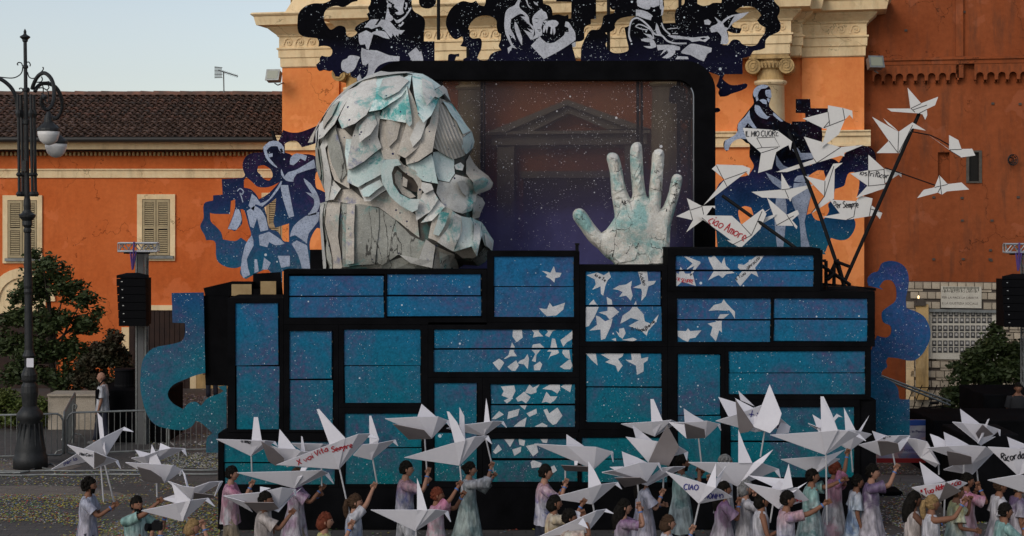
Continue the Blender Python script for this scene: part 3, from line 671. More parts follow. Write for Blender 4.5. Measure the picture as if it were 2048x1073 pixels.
# arches : each is one slab with a round-headed notch over small corbels
aw = (CX(1846.5,YT)-CX(1825,YT)); ah = .52
def arch_mesh():
    hw = aw/2; r_ = aw*.34; top = 0; bot = -ah; cy_ = bot+.12+.06; n = 10; V = []; Fs = []
    arc = [(r_*math.cos(math.pi*i/n), cy_+r_*math.sin(math.pi*i/n)) for i in range(n+1)]
    out = [(hw, cy_)]+[(hw*(1 if i < n/2 else -1) if i != n/2 else 0, top) for i in range(1, n)]+[(-hw, cy_)]
    out = [(max(-hw, min(hw, 1.6*hw*math.cos(math.pi*i/n))), top if 0 < i < n else cy_) for i in range(n+1)]
    for y in (-.2, 0):
        for p in arc: V.append((p[0], y, p[1]))
        for p in out: V.append((p[0], y, p[1]))
    m_ = n+1
    for i in range(n):
        Fs.append((i, i+1, m_+i+1, m_+i)[::-1]); Fs.append((i, i+1, 2*m_+i+1, 2*m_+i))
    for sg in (-1, 1):
        xo, xi = sg*hw, sg*r_; a, c = min(xo, xi), max(xo, xi)
        for (x0, x1, y0, z0, z1) in ((a, c, -.2, bot+.07, cy_), (a+(.0 if sg > 0 else .03), c-(.03 if sg > 0 else 0), -.13, bot, bot+.07)):
            k = len(V); V += [(x0,y0,z0),(x1,y0,z0),(x1,0,z0),(x0,0,z0),(x0,y0,z1),(x1,y0,z1),(x1,0,z1),(x0,0,z1)]
            Fs += [tuple(k+i for i in f) for f in ((0,1,5,4),(1,2,6,5),(3,0,4,7),(0,3,2,1))]
    me = bpy.data.meshes.new('corbel_arch'); me.from_pydata(V, [], Fs); me.materials.append(M['red_r']); return me
am = arch_mesh()
x = CX(1745,YT)
while x < XE:
    if not (CX(1905,YT) < x < CX(1930,YT)): place('corbel_arch', am, tw, CW((x+aw/2, YT, zc0+.02)), (0,0,yaw))
    x += aw
    if CX(1906,YT) < x < CX(1922,YT): x = CX(1926,YT)
b = MB(CW); rr = random.Random(2)
for i in range(16):
    u = rr.choice((1815,1870,1925,1982,2036)); v = rr.choice((25,60,208,240,312,395,440,500,520)); x_, z_ = CL(u+rr.uniform(-4,4), v+rr.uniform(-2,2), YT); b.box(x_-.04, x_+.04, YT-.035, YT+.01, z_-.03, z_+.03)
b.ob('putlog_stone', M['joint'], tw, kind='stuff')
bn = MB(); c_ = P(2015,321,43.0)-Vector((0,.35,0))
for i in range(9):
    q = 2*math.pi*i/9; bn.tube([c_+Vector((.13*math.cos(q), -.12, .15*math.sin(q))), c_+Vector((.04*math.cos(q), .1, .05*math.sin(q)))], .012, 4)
for rr_, yy in ((.14,-.12),(.11,-.05),(.07,.03)): bn.tube([c_+Vector((rr_*math.cos(2*math.pi*i/12), yy, rr_*1.1*math.sin(2*math.pi*i/12))) for i in range(13)], .012, 4)
bk = bn.ob('wire_lamp_cage', M['iron'], None, label='small round wire lamp cage fixed to the dark red tower wall', cat='lamp')
# lower memorial wall of travertine
ml = root('memorial_wall', 'travertine memorial wall with plaque and rows of portrait photographs', 'memorial', CW((CX(1935,YT-.4), YT-.4, 0)))
YM = YT-.25
b = MB(CW); b.box(CX(1812,YM), CX(2200,YM), YM, YM+.25, 0, ztop); b.ob('backing', M['joint'], ml)
b = MB(CW); b.box(XR, CX(1812,YM)-.002, YT+.0, YT+.3, 0, ztop); b.ob('wall', M['red_r'], tw)
b = MB(CW); b.cbox(1812, 722, 1828, 800, YM-.05, YM); b.ob('post', M['cream'], ml)
bm_ = bpy.data.meshes.new('stone_block')
bw_, bh_ = CX(1834,YM)-CX(1817,YM), .30
def blockV(w_, h_, d_=.05):
    e = .006; return [(e,0,e),(w_-e,0,e),(w_-e,0,h_-e),(e,0,h_-e),(e+.006,-d_,e+.006),(w_-e-.006,-d_,e+.006),(w_-e-.006,-d_,h_-e-.006),(e+.006,-d_,h_-e-.006)], [(4,5,6,7),(0,1,5,4),(1,2,6,5),(2,3,7,6),(3,0,4,7)]
def bmesh_of(w_, h_):
    V, Fs = blockV(w_, h_); me = bpy.data.meshes.new('stone_block'); me.from_pydata(V, [], Fs); me.materials.append(M['travertine']); return me
hN, hW = .155, bw_
tall, thin = bmesh_of(bw_, .20), bmesh_of(bw_*2, .075)
plq = (CL(1883,0,YM)[0]-.02, CL(1961,0,YM)[0]+.02, CL(1920,616,YM)[1], CL(1920,573,YM)[1])
panel = (CL(1852,0,YM)[0], CL(2000,0,YM)[0], CL(1925,719,YM)[1], CL(1925,619,YM)[1])
z = ztop; row = 0
while z > CL(1830,845,YM)[1]:
    hh = .20 if row % 2 == 0 else .075; z -= hh
    x = CX(1812,YM)+(0 if row % 4 < 2 else -bw_/2); st = bw_ if row % 2 == 0 else bw_*2
    while x < CX(2110,YM):
        xm = x+st/2; zm = z+hh/2; hole = (row % 4 == 1 or row % 4 == 3) and int(round((x-CX(1812,YM))/bw_)) % 8 == 2
        if not hole and not (plq[0]-.0 < xm < plq[1] and plq[2] < zm < plq[3]) and not (panel[0] < xm < panel[1] and panel[2] < zm < panel[3]) and x > CX(1811,YM):
            place('stone_block', tall if row % 2 == 0 else thin, ml, CW((x, YM, z)), (0,0,yaw))
        x += st
    row += 1
b = MB(CW); b.box(plq[0], plq[1], YM-.09, YM, plq[2], plq[3]); pq = b.ob('plaque', M['marble'], ml)
b = MB(CW); b.box(panel[0]-.1, panel[1]+.05, YM-.09, YM, panel[2], panel[3]-.08); pn = b.ob('panel', M['marble'], ml)
b = MB(CW); b.box(panel[0]-.1, panel[1]+.1, YM-.2, YM, panel[3]-.075, panel[3]); b.ob('ledge', M['galv'], ml)
# portrait photographs
pv = MB(); pw_, ph_ = .115, .155
pv.box(-pw_/2, pw_/2, -.012, 0, -ph_/2, ph_/2, 0); pv.box(-pw_/2+.012, pw_/2-.012, -.014, -.0121, -ph_/2+.012, ph_/2-.012, 1)
pv.add([(.032*math.cos(q), -.0155, .012+.042*math.sin(q)) for q in [2*math.pi*i/10 for i in range(10)]], [tuple(range(10))], 3)
pv.add([(.036*math.cos(q), -.0150, .026+.042*math.sin(q)) for q in [2*math.pi*i/10 for i in range(10)]], [tuple(range(10))], 0)
pv.add([(-.042,-.0152,-.062),(.042,-.0152,-.062),(.03,-.0152,-.03),(-.03,-.0152,-.03)], [(0,1,2,3)], 2)
pme = bpy.data.meshes.new('portrait_photo'); pme.from_pydata([tuple(v) for v in pv.V], [], pv.F)
for m_ in (M['ink'], mat('photo_grey', (.16,.15,.14), rnd=.5), mat('photo_dark', (.03,.03,.03)), mat('photo_face', (.36,.34,.31), rnd=.2)): pme.materials.append(m_)
pme.polygons.foreach_set('material_index', pv.M)
for j, vz in enumerate((628, 641, 657, 670.5, 687, 700)):
    for i in range(11):
        u = 1868.5+i*11.05; x, z = CL(u, vz, YM-.09); place('portrait_photo', pme, ml, CW((x, YM-.0905, z)), (0,0,yaw))
# pedestal with burning lamp
b = MB(CW); b.cbox(1832, 610, 1857, 800, YM-.35, YM-.1); b.ob('pedestal', M['cream_d'], ml)
b = MB(CW); b.cbox(1829, 605, 1852, 612, YM-.4, YM-.1); b.cbox(1834, 598, 1848, 605, YM-.35, YM-.15); lp = b.ob('lamp_bowl', M['joint'], ml)
fm, ft, fb = newmat('flame'); fb.inputs['Emission Color'].default_value = (1,.55,.2,1); fb.inputs['Emission Strength'].default_value = 3
x, z = CL(1837, 595, YM-.3); b = MB(); b.ell(CW((x, YM-.3, z)), .025, .025, .05, 8, 6); b.ob('flame', fm, lp)
# ================================================================ handwriting (single stroke letters on a 0-6 x 0-9 grid; base line 2, x height 6, capitals 9)
GL = {'I':'3932','L':'090252','M':'0209346962','O':'~390704326467 39'.replace(' ',''),'C':'~68390704324263','U':'~0904325469','E':'59090252 0646','R':'0209 ~094968570606 2662',
'P':'0209 ~0949674505','S':'~68390736643203','A':'023962 1555','B':'0209 ~09495605 ~0656643202','D':'0209 ~0949673202','V':'093269','N':'02096269','G':'~68390704326265 4565',
'T':'0969 3932','X':'0962 6902','Z':'09690262','H':'0209 0565 6962','a':'~563604033253 ~565362','b':'0902 ~05466532 02','c':'~5636040332 52'.replace(' ',''),'d':'~5636040332 5952','e':'~0454361604033252',
'g':'~56360403335 5'.replace(' ',''),'i':'3632 3738','l':'3932','m':'0602 ~05263532 ~35566562','n':'0602 ~05465552','o':'~36050332536536','p':'0600 ~0536563332','r':'0602 ~053656','s':'~5626054532 12'.replace(' ',''),
't':'39334252 1656','u':'~0603325356 5652','v':'063256','z':'06560252',"'":'3937','h':'0902 ~05465552'}
GL['b'] = '0902 ~0546564332'; GL['g'] = '~5636040333 ~56512011'; GL['z'] = '06560252'; GL['s'] = '~56260554633212'
def strokes(txt):
    out = []; x = 0
    rj = random.Random(txt)
    for chx in txt:
        if chx == ' ': x += 3; continue
        g = GL.get(chx)
        if g is None: x += 3; continue
        wd = 0; jy = rj.uniform(-.3, .3); mn = min(float(st.lstrip('~')[i]) for st in g.split() for i in range(0, len(st.lstrip('~'))-1, 2)); x -= mn
        for st in g.split():
            cur = st.startswith('~'); st = st.lstrip('~'); pts = [(float(st[i]), float(st[i+1])) for i in range(0, len(st)-1, 2)]
            wd = max(wd, max(p[0] for p in pts))
            if cur and len(pts) > 2: pts = smooth_loop(pts, 3, 170, False)
            out.append([(x+p[0], p[1]-2+jy) for p in pts])
        x += wd+2.2
    return out, x
def cam_dir(u, v): return Vector(((u-U0)/F, 1, -(v-V0)/F))
def write_on(name, txt, o, u0, v0, u1, v1, hpx, m, wpx=1.6, off=.006, slant=.15):
    """ink strokes laid on the surface of mesh object o along the line (u0,v0)-(u1,v1) of the photograph"""
    L = wloc(o); bv = BVHTree.FromPolygons([v.co+L for v in o.data.vertices], [tuple(p.vertices) for p in o.data.polygons])
    st, W = strokes(txt); d = Vector((u1-u0, v1-v0)); dl = d.length; d = d/dl; n_ = Vector((d.y, -d.x)); sx = dl/W; sy = hpx/7.0
    b = MB(); O = Vector((0,0,CH))
    for s_ in st:
        pl = [Vector((u0, v0))+d*((p[0]+slant*p[1])*sx)+n_*(p[1]*sy) for p in s_]
        dense = []
        for i in range(len(pl)-1):
            k = max(1, int((pl[i+1]-pl[i]).length/4)); dense += [tuple(pl[i].lerp(pl[i+1], j/k)) for j in range(k)]
        dense.append(tuple(pl[-1]))
        A, B = ribbon(dense, wpx); V = []; ok = True; hits = []
        for p in A+B:
            dr = cam_dir(*p).normalized(); h = bv.ray_cast(O, dr)
            hits.append((h[0]-dr*off) if h[0] is not None else None)
        n = len(A)
        for i in range(n-1):
            q = [hits[i], hits[i+1], hits[n+i+1], hits[n+i]]
            if any(x is None for x in q) or max((a-c).length for a in q for c in q) > .5: continue
            b.add(q, [(0,1,2,3)])
    if b.V: return b.ob(name, m, o)
def type_on(name, txt, org, ex, size, m, par, en=None, align='CENTER', spacing=1.0):
    c = bpy.data.curves.new('t', 'FONT'); c.body = txt; c.size = size; c.align_x = align; c.space_character = spacing
    o = bpy.data.objects.new('t', c); col.objects.link(o); dg = bpy.context.evaluated_depsgraph_get(); me = bpy.data.meshes.new_from_object(o.evaluated_get(dg))
    ex = Vector(ex).normalized(); V = [Vector(org)+ex*v.co.x+Vector((0,0,1))*v.co.y for v in me.vertices]; Fs = [tuple(p.vertices) for p in me.polygons]
    bpy.data.objects.remove(o); bpy.data.curves.remove(c); bpy.data.meshes.remove(me)
    return ob(name, V, Fs, m, par)
ex3 = Vector((CEX.x, CEX.y, 0))
for t, v in (('HANNO DATO LA VITA', 585.5), ('PER LA PACE LA LIBERTA', 598), ('E LA GIUSTIZIA SOCIALE', 609.5)):
    x, z = CL(1920, v, YM-.09); type_on('lettering', t, CW((x, YM-.0925, z)), ex3, .088, M['joint'], pq)
b = MB(CW); rr = random.Random(8)
for i in range(26):
    x, z = CL(1887+i*2.8, 574, YM-.09); h = rr.uniform(.05, .17); b.box(x-.012, x+.012, YM-.0915, YM-.09, z-h, z)
b.ob('water_stain', mat('green_grey_stain', (.12,.12,.09)), pq, kind='stuff')

# ================================================================ parade float
FD = 28.0
fl = root('parade_float', 'huge black parade float of stacked drawer fronts painted as a starry blue sky', 'float', (PX(1095,FD), FD+1.4, 0))
CAB = [ # frame rect, cabinet depth, panels
 ((455,597,567,865), 1.2, [(471,607,556,731),(473,734,558,859)]),
 ((567,540,974,650), .55, [(578,553,767,592),(579,595,768,636),(774,549,962,590),(774,594,963,632)]),
 ((974,503,1159,645), .5, [(988,514,1146,572),(988,575,1147,634)]),
 ((1159,531,1335,694), .5, [(1171,543,1322,610),(1171,614,1323,683)]),
 ((1335,497,1641,583), .9, [(1352,512,1627,540),(1352,543,1627,573)]),
 ((1335,583,1750,694), 1.3, [(1355,598,1541,638),(1355,642,1541,684),(1548,598,1735,637),(1548,641,1735,683)]),
 ((567,650,677,865), .5, [(579,663,664,758),(580,761,666,860)]),
 ((677,650,856,815), .5, [(688,660,841,731),(690,733,841,806)]),
 ((856,645,1159,755), .5, [(868,660,1145,696),(868,700,1145,744)]),
 ((856,755,965,975), .5, [(868,767,953,849),(869,867,954,963)]),
 ((965,755,1159,865), .5, [(981,769,1150,808),(981,811,1150,855)]),
 ((965,865,1156,975), .5, [(982,878,1152,917),(983,921,1154,964)]),
 ((1159,694,1335,860), .5, [(1172,707,1323,773),(1172,776,1323,845)]),
 ((1156,860,1345,975), .5, [(1164,876,1334,917),(1164,921,1334,965)]),
 ((1335,694,1450,975), .5, [(1355,709,1440,830),(1355,833,1441,957)]),
 ((1450,694,1742,800), .6, [(1458,703,1730,745),(1458,748,1730,789)]),
 ((1450,800,1720,975), .6, [(1461,815,1708,882),(1461,886,1708,955)]),
 ((677,815,856,975), .5, [(690,828,843,895),(692,898,843,969)]),
 ((436,868,677,975), .6, [(448,884,669,924),(449,928,669,970)])]
BIRDS = [Q('FP',s) for s in (
 '307,133 330,137 345,142 360,113 368,140 393,142 385,160 365,165 362,184 345,168 325,158 332,150',
 '296,294 330,298 342,270 355,288 408,270 400,300 370,325 330,328 315,315',
 '500,152 545,140 575,152 597,138 605,160 590,175 580,200 572,240 562,232 560,200 525,215 540,190 535,170',
 '720,135 760,133 765,178 798,176 790,190 765,200 755,240 735,263 738,225 735,210 700,205 735,190 728,160',
 '612,212 640,196 670,192 695,176 690,205 698,240 690,262 670,240 640,245 655,225 635,215',
 '498,290 530,256 552,290 535,330 510,370 495,375 495,320','586,245 608,258 612,285 640,310 610,335 600,345 585,325 552,312 590,305 590,280',
 '540,325 555,330 580,350 612,338 605,370 580,425 562,430 560,385 512,390 545,365','645,360 655,325 685,305 700,285 712,262 718,290 745,320 750,350 775,360 810,320 800,350 765,390 758,412 735,390 680,370 725,345 690,335 665,350',
 '625,390 640,402 640,382 660,378 668,400 655,425 640,415','650,430 700,420 717,428 700,436','607,428 625,421 628,436',
 '495,485 540,487 548,540 520,515','562,492 590,487 660,485 655,500 635,512 655,540 635,568 625,540 580,525 600,515','690,485 730,485 735,510 765,503 762,518 745,530 745,565 717,580 712,540 668,517 695,515',
 '185,378 222,378 226,420 200,440 182,415','258,378 275,385 300,378 295,395 315,415 290,415 270,420 275,400','322,378 375,378 378,385 355,392 340,418 322,410 335,395',
 '400,460 388,430 410,415 440,390 440,425 415,440','145,510 165,495 180,440 192,460 188,480 202,500 175,500 150,512','270,450 300,445 322,465 300,475 285,495 282,525 265,520 280,490 262,470',
 '345,500 335,515 350,480 330,480 345,465 352,423 365,425 375,465 382,485 370,492','400,470 425,470 432,515 410,505 395,485','385,545 430,510 440,540 430,556 405,556',
 '97,528 125,510 140,520 147,528 125,562','160,545 198,517 210,540 195,562 180,563','212,520 235,510 247,490 253,510 248,556 232,535 205,530','273,540 300,522 310,535 300,560 275,560',
 '132,630 190,625 195,650 175,690 158,702 145,690 165,680 135,668 145,650','235,655 255,620 270,635 300,620 285,640 285,655 262,663','197,680 232,652 260,675 250,690 240,702 222,690 205,695',
 '310,640 345,620 385,622 388,640 375,660 350,645','308,700 328,652 345,672 375,672 362,690 345,702 325,695','390,630 415,615 437,620 430,655 405,640',
 '92,770 125,735 145,750 110,770','160,770 165,738 213,725 205,755','187,802 212,780 243,762 235,802','242,745 285,725 287,745 255,760','315,730 330,725 340,745 375,720 397,755 370,790 355,795 335,775','277,802 310,785 333,798 330,803','212,710 245,708 235,730',
 '145,853 192,853 172,890','208,853 237,862 232,885 212,880','98,910 122,878 137,900 110,920','181,900 220,888 218,910 190,928','240,885 285,875 293,912 270,930','260,955 270,945 307,958 305,975 265,980','345,975 362,968 373,990 352,1005','300,852 335,853 330,872 312,870')]
BIRDS += [Q('FR',s) for s in ('128,90 145,90 215,118 218,125 190,160 165,195 160,190 185,140 145,160 145,155 175,128','258,92 275,95 290,83 312,108 330,128 345,92 350,125 355,140 375,158 400,178 355,185 335,205 315,190 300,195 258,218 290,165 265,115',
 '420,130 450,135 480,115 520,85 560,82 530,125 510,150 528,200 510,190 490,180 430,250 405,215 415,195 440,170 418,150','80,170 100,185 110,145 125,165 135,182 175,182 193,248 150,235 118,225 90,250 84,250',
 '260,382 290,350 330,340 342,318 355,338 380,365 402,385 402,425 385,395 370,378 360,380 340,380 300,378','322,400 372,398 345,420 330,440 332,498 318,485 300,545 270,510 282,468 255,450 300,440',
 '92,488 140,490 150,475 162,490 222,486 190,525 160,530 150,549 120,535 92,515')]
M['hinge'] = mat('dull_metal_hinge', (.10,.09,.07), rough=.6)
for (fr, dp, pans) in CAB:
    u0, v0, u1, v1 = fr; g = .4
    MB().pbox(u0+g*.2, v0+g*.2, u1-g*.2, v1-g*.2, FD+.035, FD+dp).ob('cabinet', M['black'], fl)
    # frame bars leave the panels visible
    b = MB(); pu0 = min(p[0] for p in pans); pu1 = max(p[2] for p in pans); pv0 = min(p[1] for p in pans); pv1 = max(p[3] for p in pans)
    b.pbox(u0+.3, v0+.3, u1-.3, pv0-.6, FD-.05, FD+.034); b.pbox(u0+.3, pv1+.6, u1-.3, v1-.3, FD-.05, FD+.034)
    b.pbox(u0+.3, pv0-.6, pu0-.8, pv1+.6, FD-.048, FD+.034); b.pbox(pu1+.8, pv0-.6, u1-.3, pv1+.6, FD-.048, FD+.034)
    mids = sorted({p[2] for p in pans if p[2] < pu1-30})
    if mids: b.pbox(mids[-1]+1.2, pv0-.6, min(p[0] for p in pans if p[0] > mids[-1])-.8, pv1+.6, FD-.047, FD+.034)
    b.ob('frame', M['black'], fl)
    for r_ in pans:
        pb_ = MB().pbox(*r_, FD-.012, FD+.02); jr = random.Random(int(r_[0]*3+r_[1])); pb_.V = [v_+Vector((jr.uniform(-.012,.012), 0, jr.uniform(-.010,.010))) for v_ in pb_.V]
        pn_ = pb_.ob('drawer_panel', M['panel'], fl)
        for hv in (r_[1]+(r_[3]-r_[1])*.22, r_[1]+(r_[3]-r_[1])*.78):
            MB().pbox(r_[2]-.2, hv-1.6, r_[2]+1.0, hv+1.6, FD-.03, FD-.013).ob('hinge', M['hinge'], pn_)
        for bd in BIRDS:
            c2 = clip_rect(bd, (r_[0]+.4, r_[1]+.4, r_[2]-.4, r_[3]-.4))
            if len(c2) > 2:
                a = abs(sum(c2[i][0]*c2[(i+1) % len(c2)][1]-c2[(i+1) % len(c2)][0]*c2[i][1] for i in range(len(c2)))/2)
                if a > 12: MB().slab(c2, None, FD-.0145, 0).ob('painted_bird', M['print'], pn_)
# core, plinth, lower skirt
b = MB(); b.pbox(470, 700, 1738, 1000, FD+.62, FD+3.4); b.pbox(580, 600, 1640, 700, FD+.62, FD+3.4); b.ob('body', M['black'], fl)
b = MB(); b.pbox(436, 975, 1756, 1059, FD-.04, FD+3.0); b.ob('skirt', M['black'], fl)
b = MB(); b.pbox(1720, 800, 1752, 975, FD-.0, FD+1.2); b.ob('cabinet', M['black'], fl)
b = MB(); b.slab(Q('px','436 868 452 861 677 865 677 868'), None, FD-.03, .5); b.ob('moulding', M['black'], fl)
b = MB(); b.slab(Q('LW','415,160 565,125 692,126 692,165 740,165 740,205 425,205'), None, FD+1.3, .25); b.slab(Q('px','407 592 458 592 458 772 411 771'), None, FD+1.3, 1.0); b.ob('side_cabinet', M['black'], fl)
b = MB(); b.slab(Q('px','620 500 660 500 660 541 620 541'), None, FD+1.5, .1); b.ob('backing_board', M['black'], fl)
b = MB(); b.slab(Q('px','506 548 560 545 566 600 506 600'), None, FD+1.52, .08); b.ob('backing_board', M['black'], fl)
b = MB(); b.pbox(463, 569, 503, 592, FD+1.26, FD+1.28); b.pbox(521, 563, 552, 592, FD+1.26, FD+1.28); b.ob('plywood_panel', mat('bare_plywood', (.34,.24,.12), (.28,.19,.09), 6), fl)
b = MB(); b.slab(Q('px','1641 566 1752 577 1752 582 1641 582'), None, FD+1.2, .1); b.ob('back_board', M['black'], fl)
b = MB(); b.tube([P(1641,500,FD+.6), P(1641,580,FD+.6)], .04, 6); b.tube([P(1652,522,FD+1), P(1652,580,FD+1)], .035, 6); b.tube([P(1641,522,FD+1), P(1652,522,FD+1)], .03, 6)
b.ob('bracket', M['black2'], fl)
b = MB(); b.tube([P(1154,503,FD+.2), P(1154,490,FD+.2)], .03, 6); b.pbox(1150, 487, 1159, 491, FD+.15, FD+.25)
b.ob('bracket', M['black2'], fl)
# painted words on the painted birds
def panel_at(u, v):
    for o in fl.children:
        if o.name.startswith('drawer_panel'):
            L = wloc(o); xs = [q.co.x+L.x for q in o.data.vertices]; zs = [q.co.z+L.z for q in o.data.vertices]; p = P(u, v, FD)
            if min(xs) <= p.x <= max(xs) and min(zs) <= p.z <= max(zs): return o
for t, z_, a, h_, m_ in (('Io e Te','FP','535,155 582,182',13,'ink'),('Addio','FP','725,145 745,200',15,'ink'),('Ti Voglio','FP','690,388 760,392',12,'ink'),('Bene','FP','757,385 797,350',13,'ink'),('ER SEMPRE','FR','85,222 180,235',19,'ink_r'),('Il Tuo','FR','412,218 465,180',16,'ink'),('Abbraccio','FR','468,165 540,97',18,'ink')):
    (ua, va), (ub, vb) = Q(z_, a); k = ZN[z_][2]
    po = panel_at((ua+ub)/2, (va+vb)/2+2)
    if po: write_on('lettering', t, po, ua, va, ub, vb, h_/k, M[m_], 1.3, .006, .1)

# ================================================================ rounded black frame with printed gauze and truss
SD = 31.0
sf = root('screen_frame', 'tall black rounded frame with a printed gauze behind the giant head and hand', 'frame', (PX(1095,SD), SD+.2, 0))
def rrect(u0, v0, u1, v1, r, n=8, bottom=False):
    pts = []
    for cx, cy, a0 in ((u1-r, v0+r, 0), (u0+r, v0+r, 90)):
        for i in range(n+1):
            q = R(a0+90*i/n); pts.append((cx+r*math.cos(q), cy-r*math.sin(q)))
    return pts+[(u0, v1), (u1, v1)]
o_ = rrect(742, 122, 1431, 560, 60); i_ = rrect(800, 160, 1388, 560, 34)
b = MB(); b.slab(o_[:-2]+[(742,560),(800,560)]+i_[:-2][::-1]+[(1388,560),(1431,560)], None, SD, .38); b.ob('frame', M['black'], sf)
b = MB(); li = rrect(801.5, 161.5, 1387, 560, 33)[:9]
b.tube([P(1387.3, 520, SD-.005)]+[P(u, v, SD-.005) for u, v in li[:4]], .012, 5); b.ob('edge_strip', M['alu'], sf)
gm, gt, gb = newmat('printed_gauze'); g = NT(gt); p = g.pos(); sx = g.n('ShaderNodeSeparateXYZ'); g.l(p, sx.inputs[0])
zz = g.math('ADD', sx.outputs[2], g.math('MULTIPLY_ADD', g.noise(.5, 5, p, .6), 2.2, -1.1))
cc = g.ramp(g.step(zz, 4.6, 7.6), [(0, (.085,.085,.22)), (.25, (.075,.068,.16)), (.45, (.055,.048,.088)), (.7, (.048,.042,.054)), (1, (.050,.044,.048))])
f = g.step(g.noise(2.2, 6, p, .75), .45, .7); cc = g.mix(g.math('MULTIPLY', f, .3), cc, (.03,.028,.05)); cc = dots(g, p, cc, 1.1, (.5,.5,.52))
g.l(cc, gb.inputs['Base Color']); gb.inputs['Roughness'].default_value = .95; gb.inputs['Specular IOR Level'].default_value = 0
tb = g.n('ShaderNodeBsdfTransparent'); mx = g.n('ShaderNodeMixShader'); lum = g.n('ShaderNodeRGBToBW'); g.l(cc, lum.inputs[0])
al = g.math('MAXIMUM', g.step(zz, 8.2, 4.4), g.math('GREATER_THAN', lum.outputs[0], .3))
al = g.math('MAXIMUM', g.math('MULTIPLY_ADD', g.step(zz, 7.6, 4.8), .26, .69), g.math('GREATER_THAN', lum.outputs[0], .3))
g.l(al, mx.inputs[0]); g.l(tb.outputs[0], mx.inputs[1]); g.l(gb.outputs[0], mx.inputs[2]); g.l(mx.outputs[0], gt.nodes['Material Output'].inputs['Surface'])
b = MB(); b.pbox(802, 163, 1386, 560, SD+.2, SD+.203); b.ob('gauze', gm, sf)
def truss(mb, a, c, w_, seg, r_=.025, rd=.014, up=Vector((0,0,1))):
    a, c = Vector(a), Vector(c); d = (c-a); L = d.length; d.normalize(); s1 = d.cross(Vector((0,1,0)) if abs(d.y) < .9 else up); s1.normalize(); s2 = Vector((0,1,0)) if abs(d.y) < .9 else d.cross(s1)
    cs = [s1*w_/2*i+s2*w_/2*j for i, j in ((-1,-1),(1,-1),(1,1),(-1,1))]
    for k in cs: mb.tube([a+k, c+k], r_, 6)
    for f_ in range(4):
        k1, k2 = cs[f_], cs[(f_+1) % 4]
        for i in range(seg):
            p0, p1 = a+d*(L*i/seg), a+d*(L*(i+1)/seg); q1, q2 = (k1, k2) if i % 2 == 0 else (k2, k1); mb.tube([p0+q1, p1+q2], rd, 4)
    for e in (a, c):
        for f_ in range(4): mb.tube([e+cs[f_], e+cs[(f_+1) % 4]], rd, 4)
b = MB(); truss(b, P(1368,560,SD+.75), P(1368,135,SD+.75), .22, 18); b.ob('truss_tower', M['black2'], sf)
b = MB(); truss(b, P(800,150,SD+.75), P(1380,150,SD+.75), .22, 24); b.ob('truss_beam', M['black2'], sf)
b = MB(); b.pbox(1273, 160, 1279, 560, SD+.7, SD+.75); b.pbox(1281, 160, 1286, 560, SD+.7, SD+.75); b.pbox(961, 160, 966, 560, SD+.7, SD+.75); b.pbox(967.5, 160, 971, 560, SD+.7, SD+.75); b.ob('upright', M['black2'], sf)
for i, (u, v) in enumerate(((1355,172),(870,158),(1372,205))):
    b = MB(); c_ = P(u, v, SD+.6); b.lathe(c_, [(.05,.0),(.16,-.05),(.18,-.32),(.12,-.36)], 12); b.ob('lamp_can', M['black2'], sf)

# ================================================================ painted boards
def board(name, label, cat, D, pts, holes, m, prints=(), th=.03, strokes_=(), pm='brush_w', seg=3, rods=()):
    pts = smooth_loop(pts, seg); holes = [smooth_loop(h, seg) for h in holes]
    us = [p[0] for p in pts]; vs = [p[1] for p in pts]
    r_ = root(name, label, cat, P((min(us)+max(us))/2, max(vs), D))
    MB().slab(pts, holes, D, th).ob('panel', m, r_)
    for pr in prints:
        mm = M[pm]
        if isinstance(pr, tuple): mm, pr = pr; mm = M[mm]; dd = .007
        else: dd = .004
        MB().slab(smooth_loop(pr, 2, 50), None, D-dd, 0).ob('painted_shape', mm, r_)
    for s_, w_ in strokes_:
        A, B = ribbon(smooth_loop(s_, 3, 100, False), w_); b = MB(); n = len(A)
        b.add([P(u, v, D-.0055) for u, v in A+B], [(i, i+1, n+i+1, n+i) for i in range(n-1)]); b.ob('brush_stroke', M[pm], r_)
    if rods:
        for (a, c_, dd) in rods: b = MB(); b.tube([P(*a, D+dd), P(*c_, D+dd)], .035, 6); b.ob('support_rod', M['black2'], r_)
    return r_
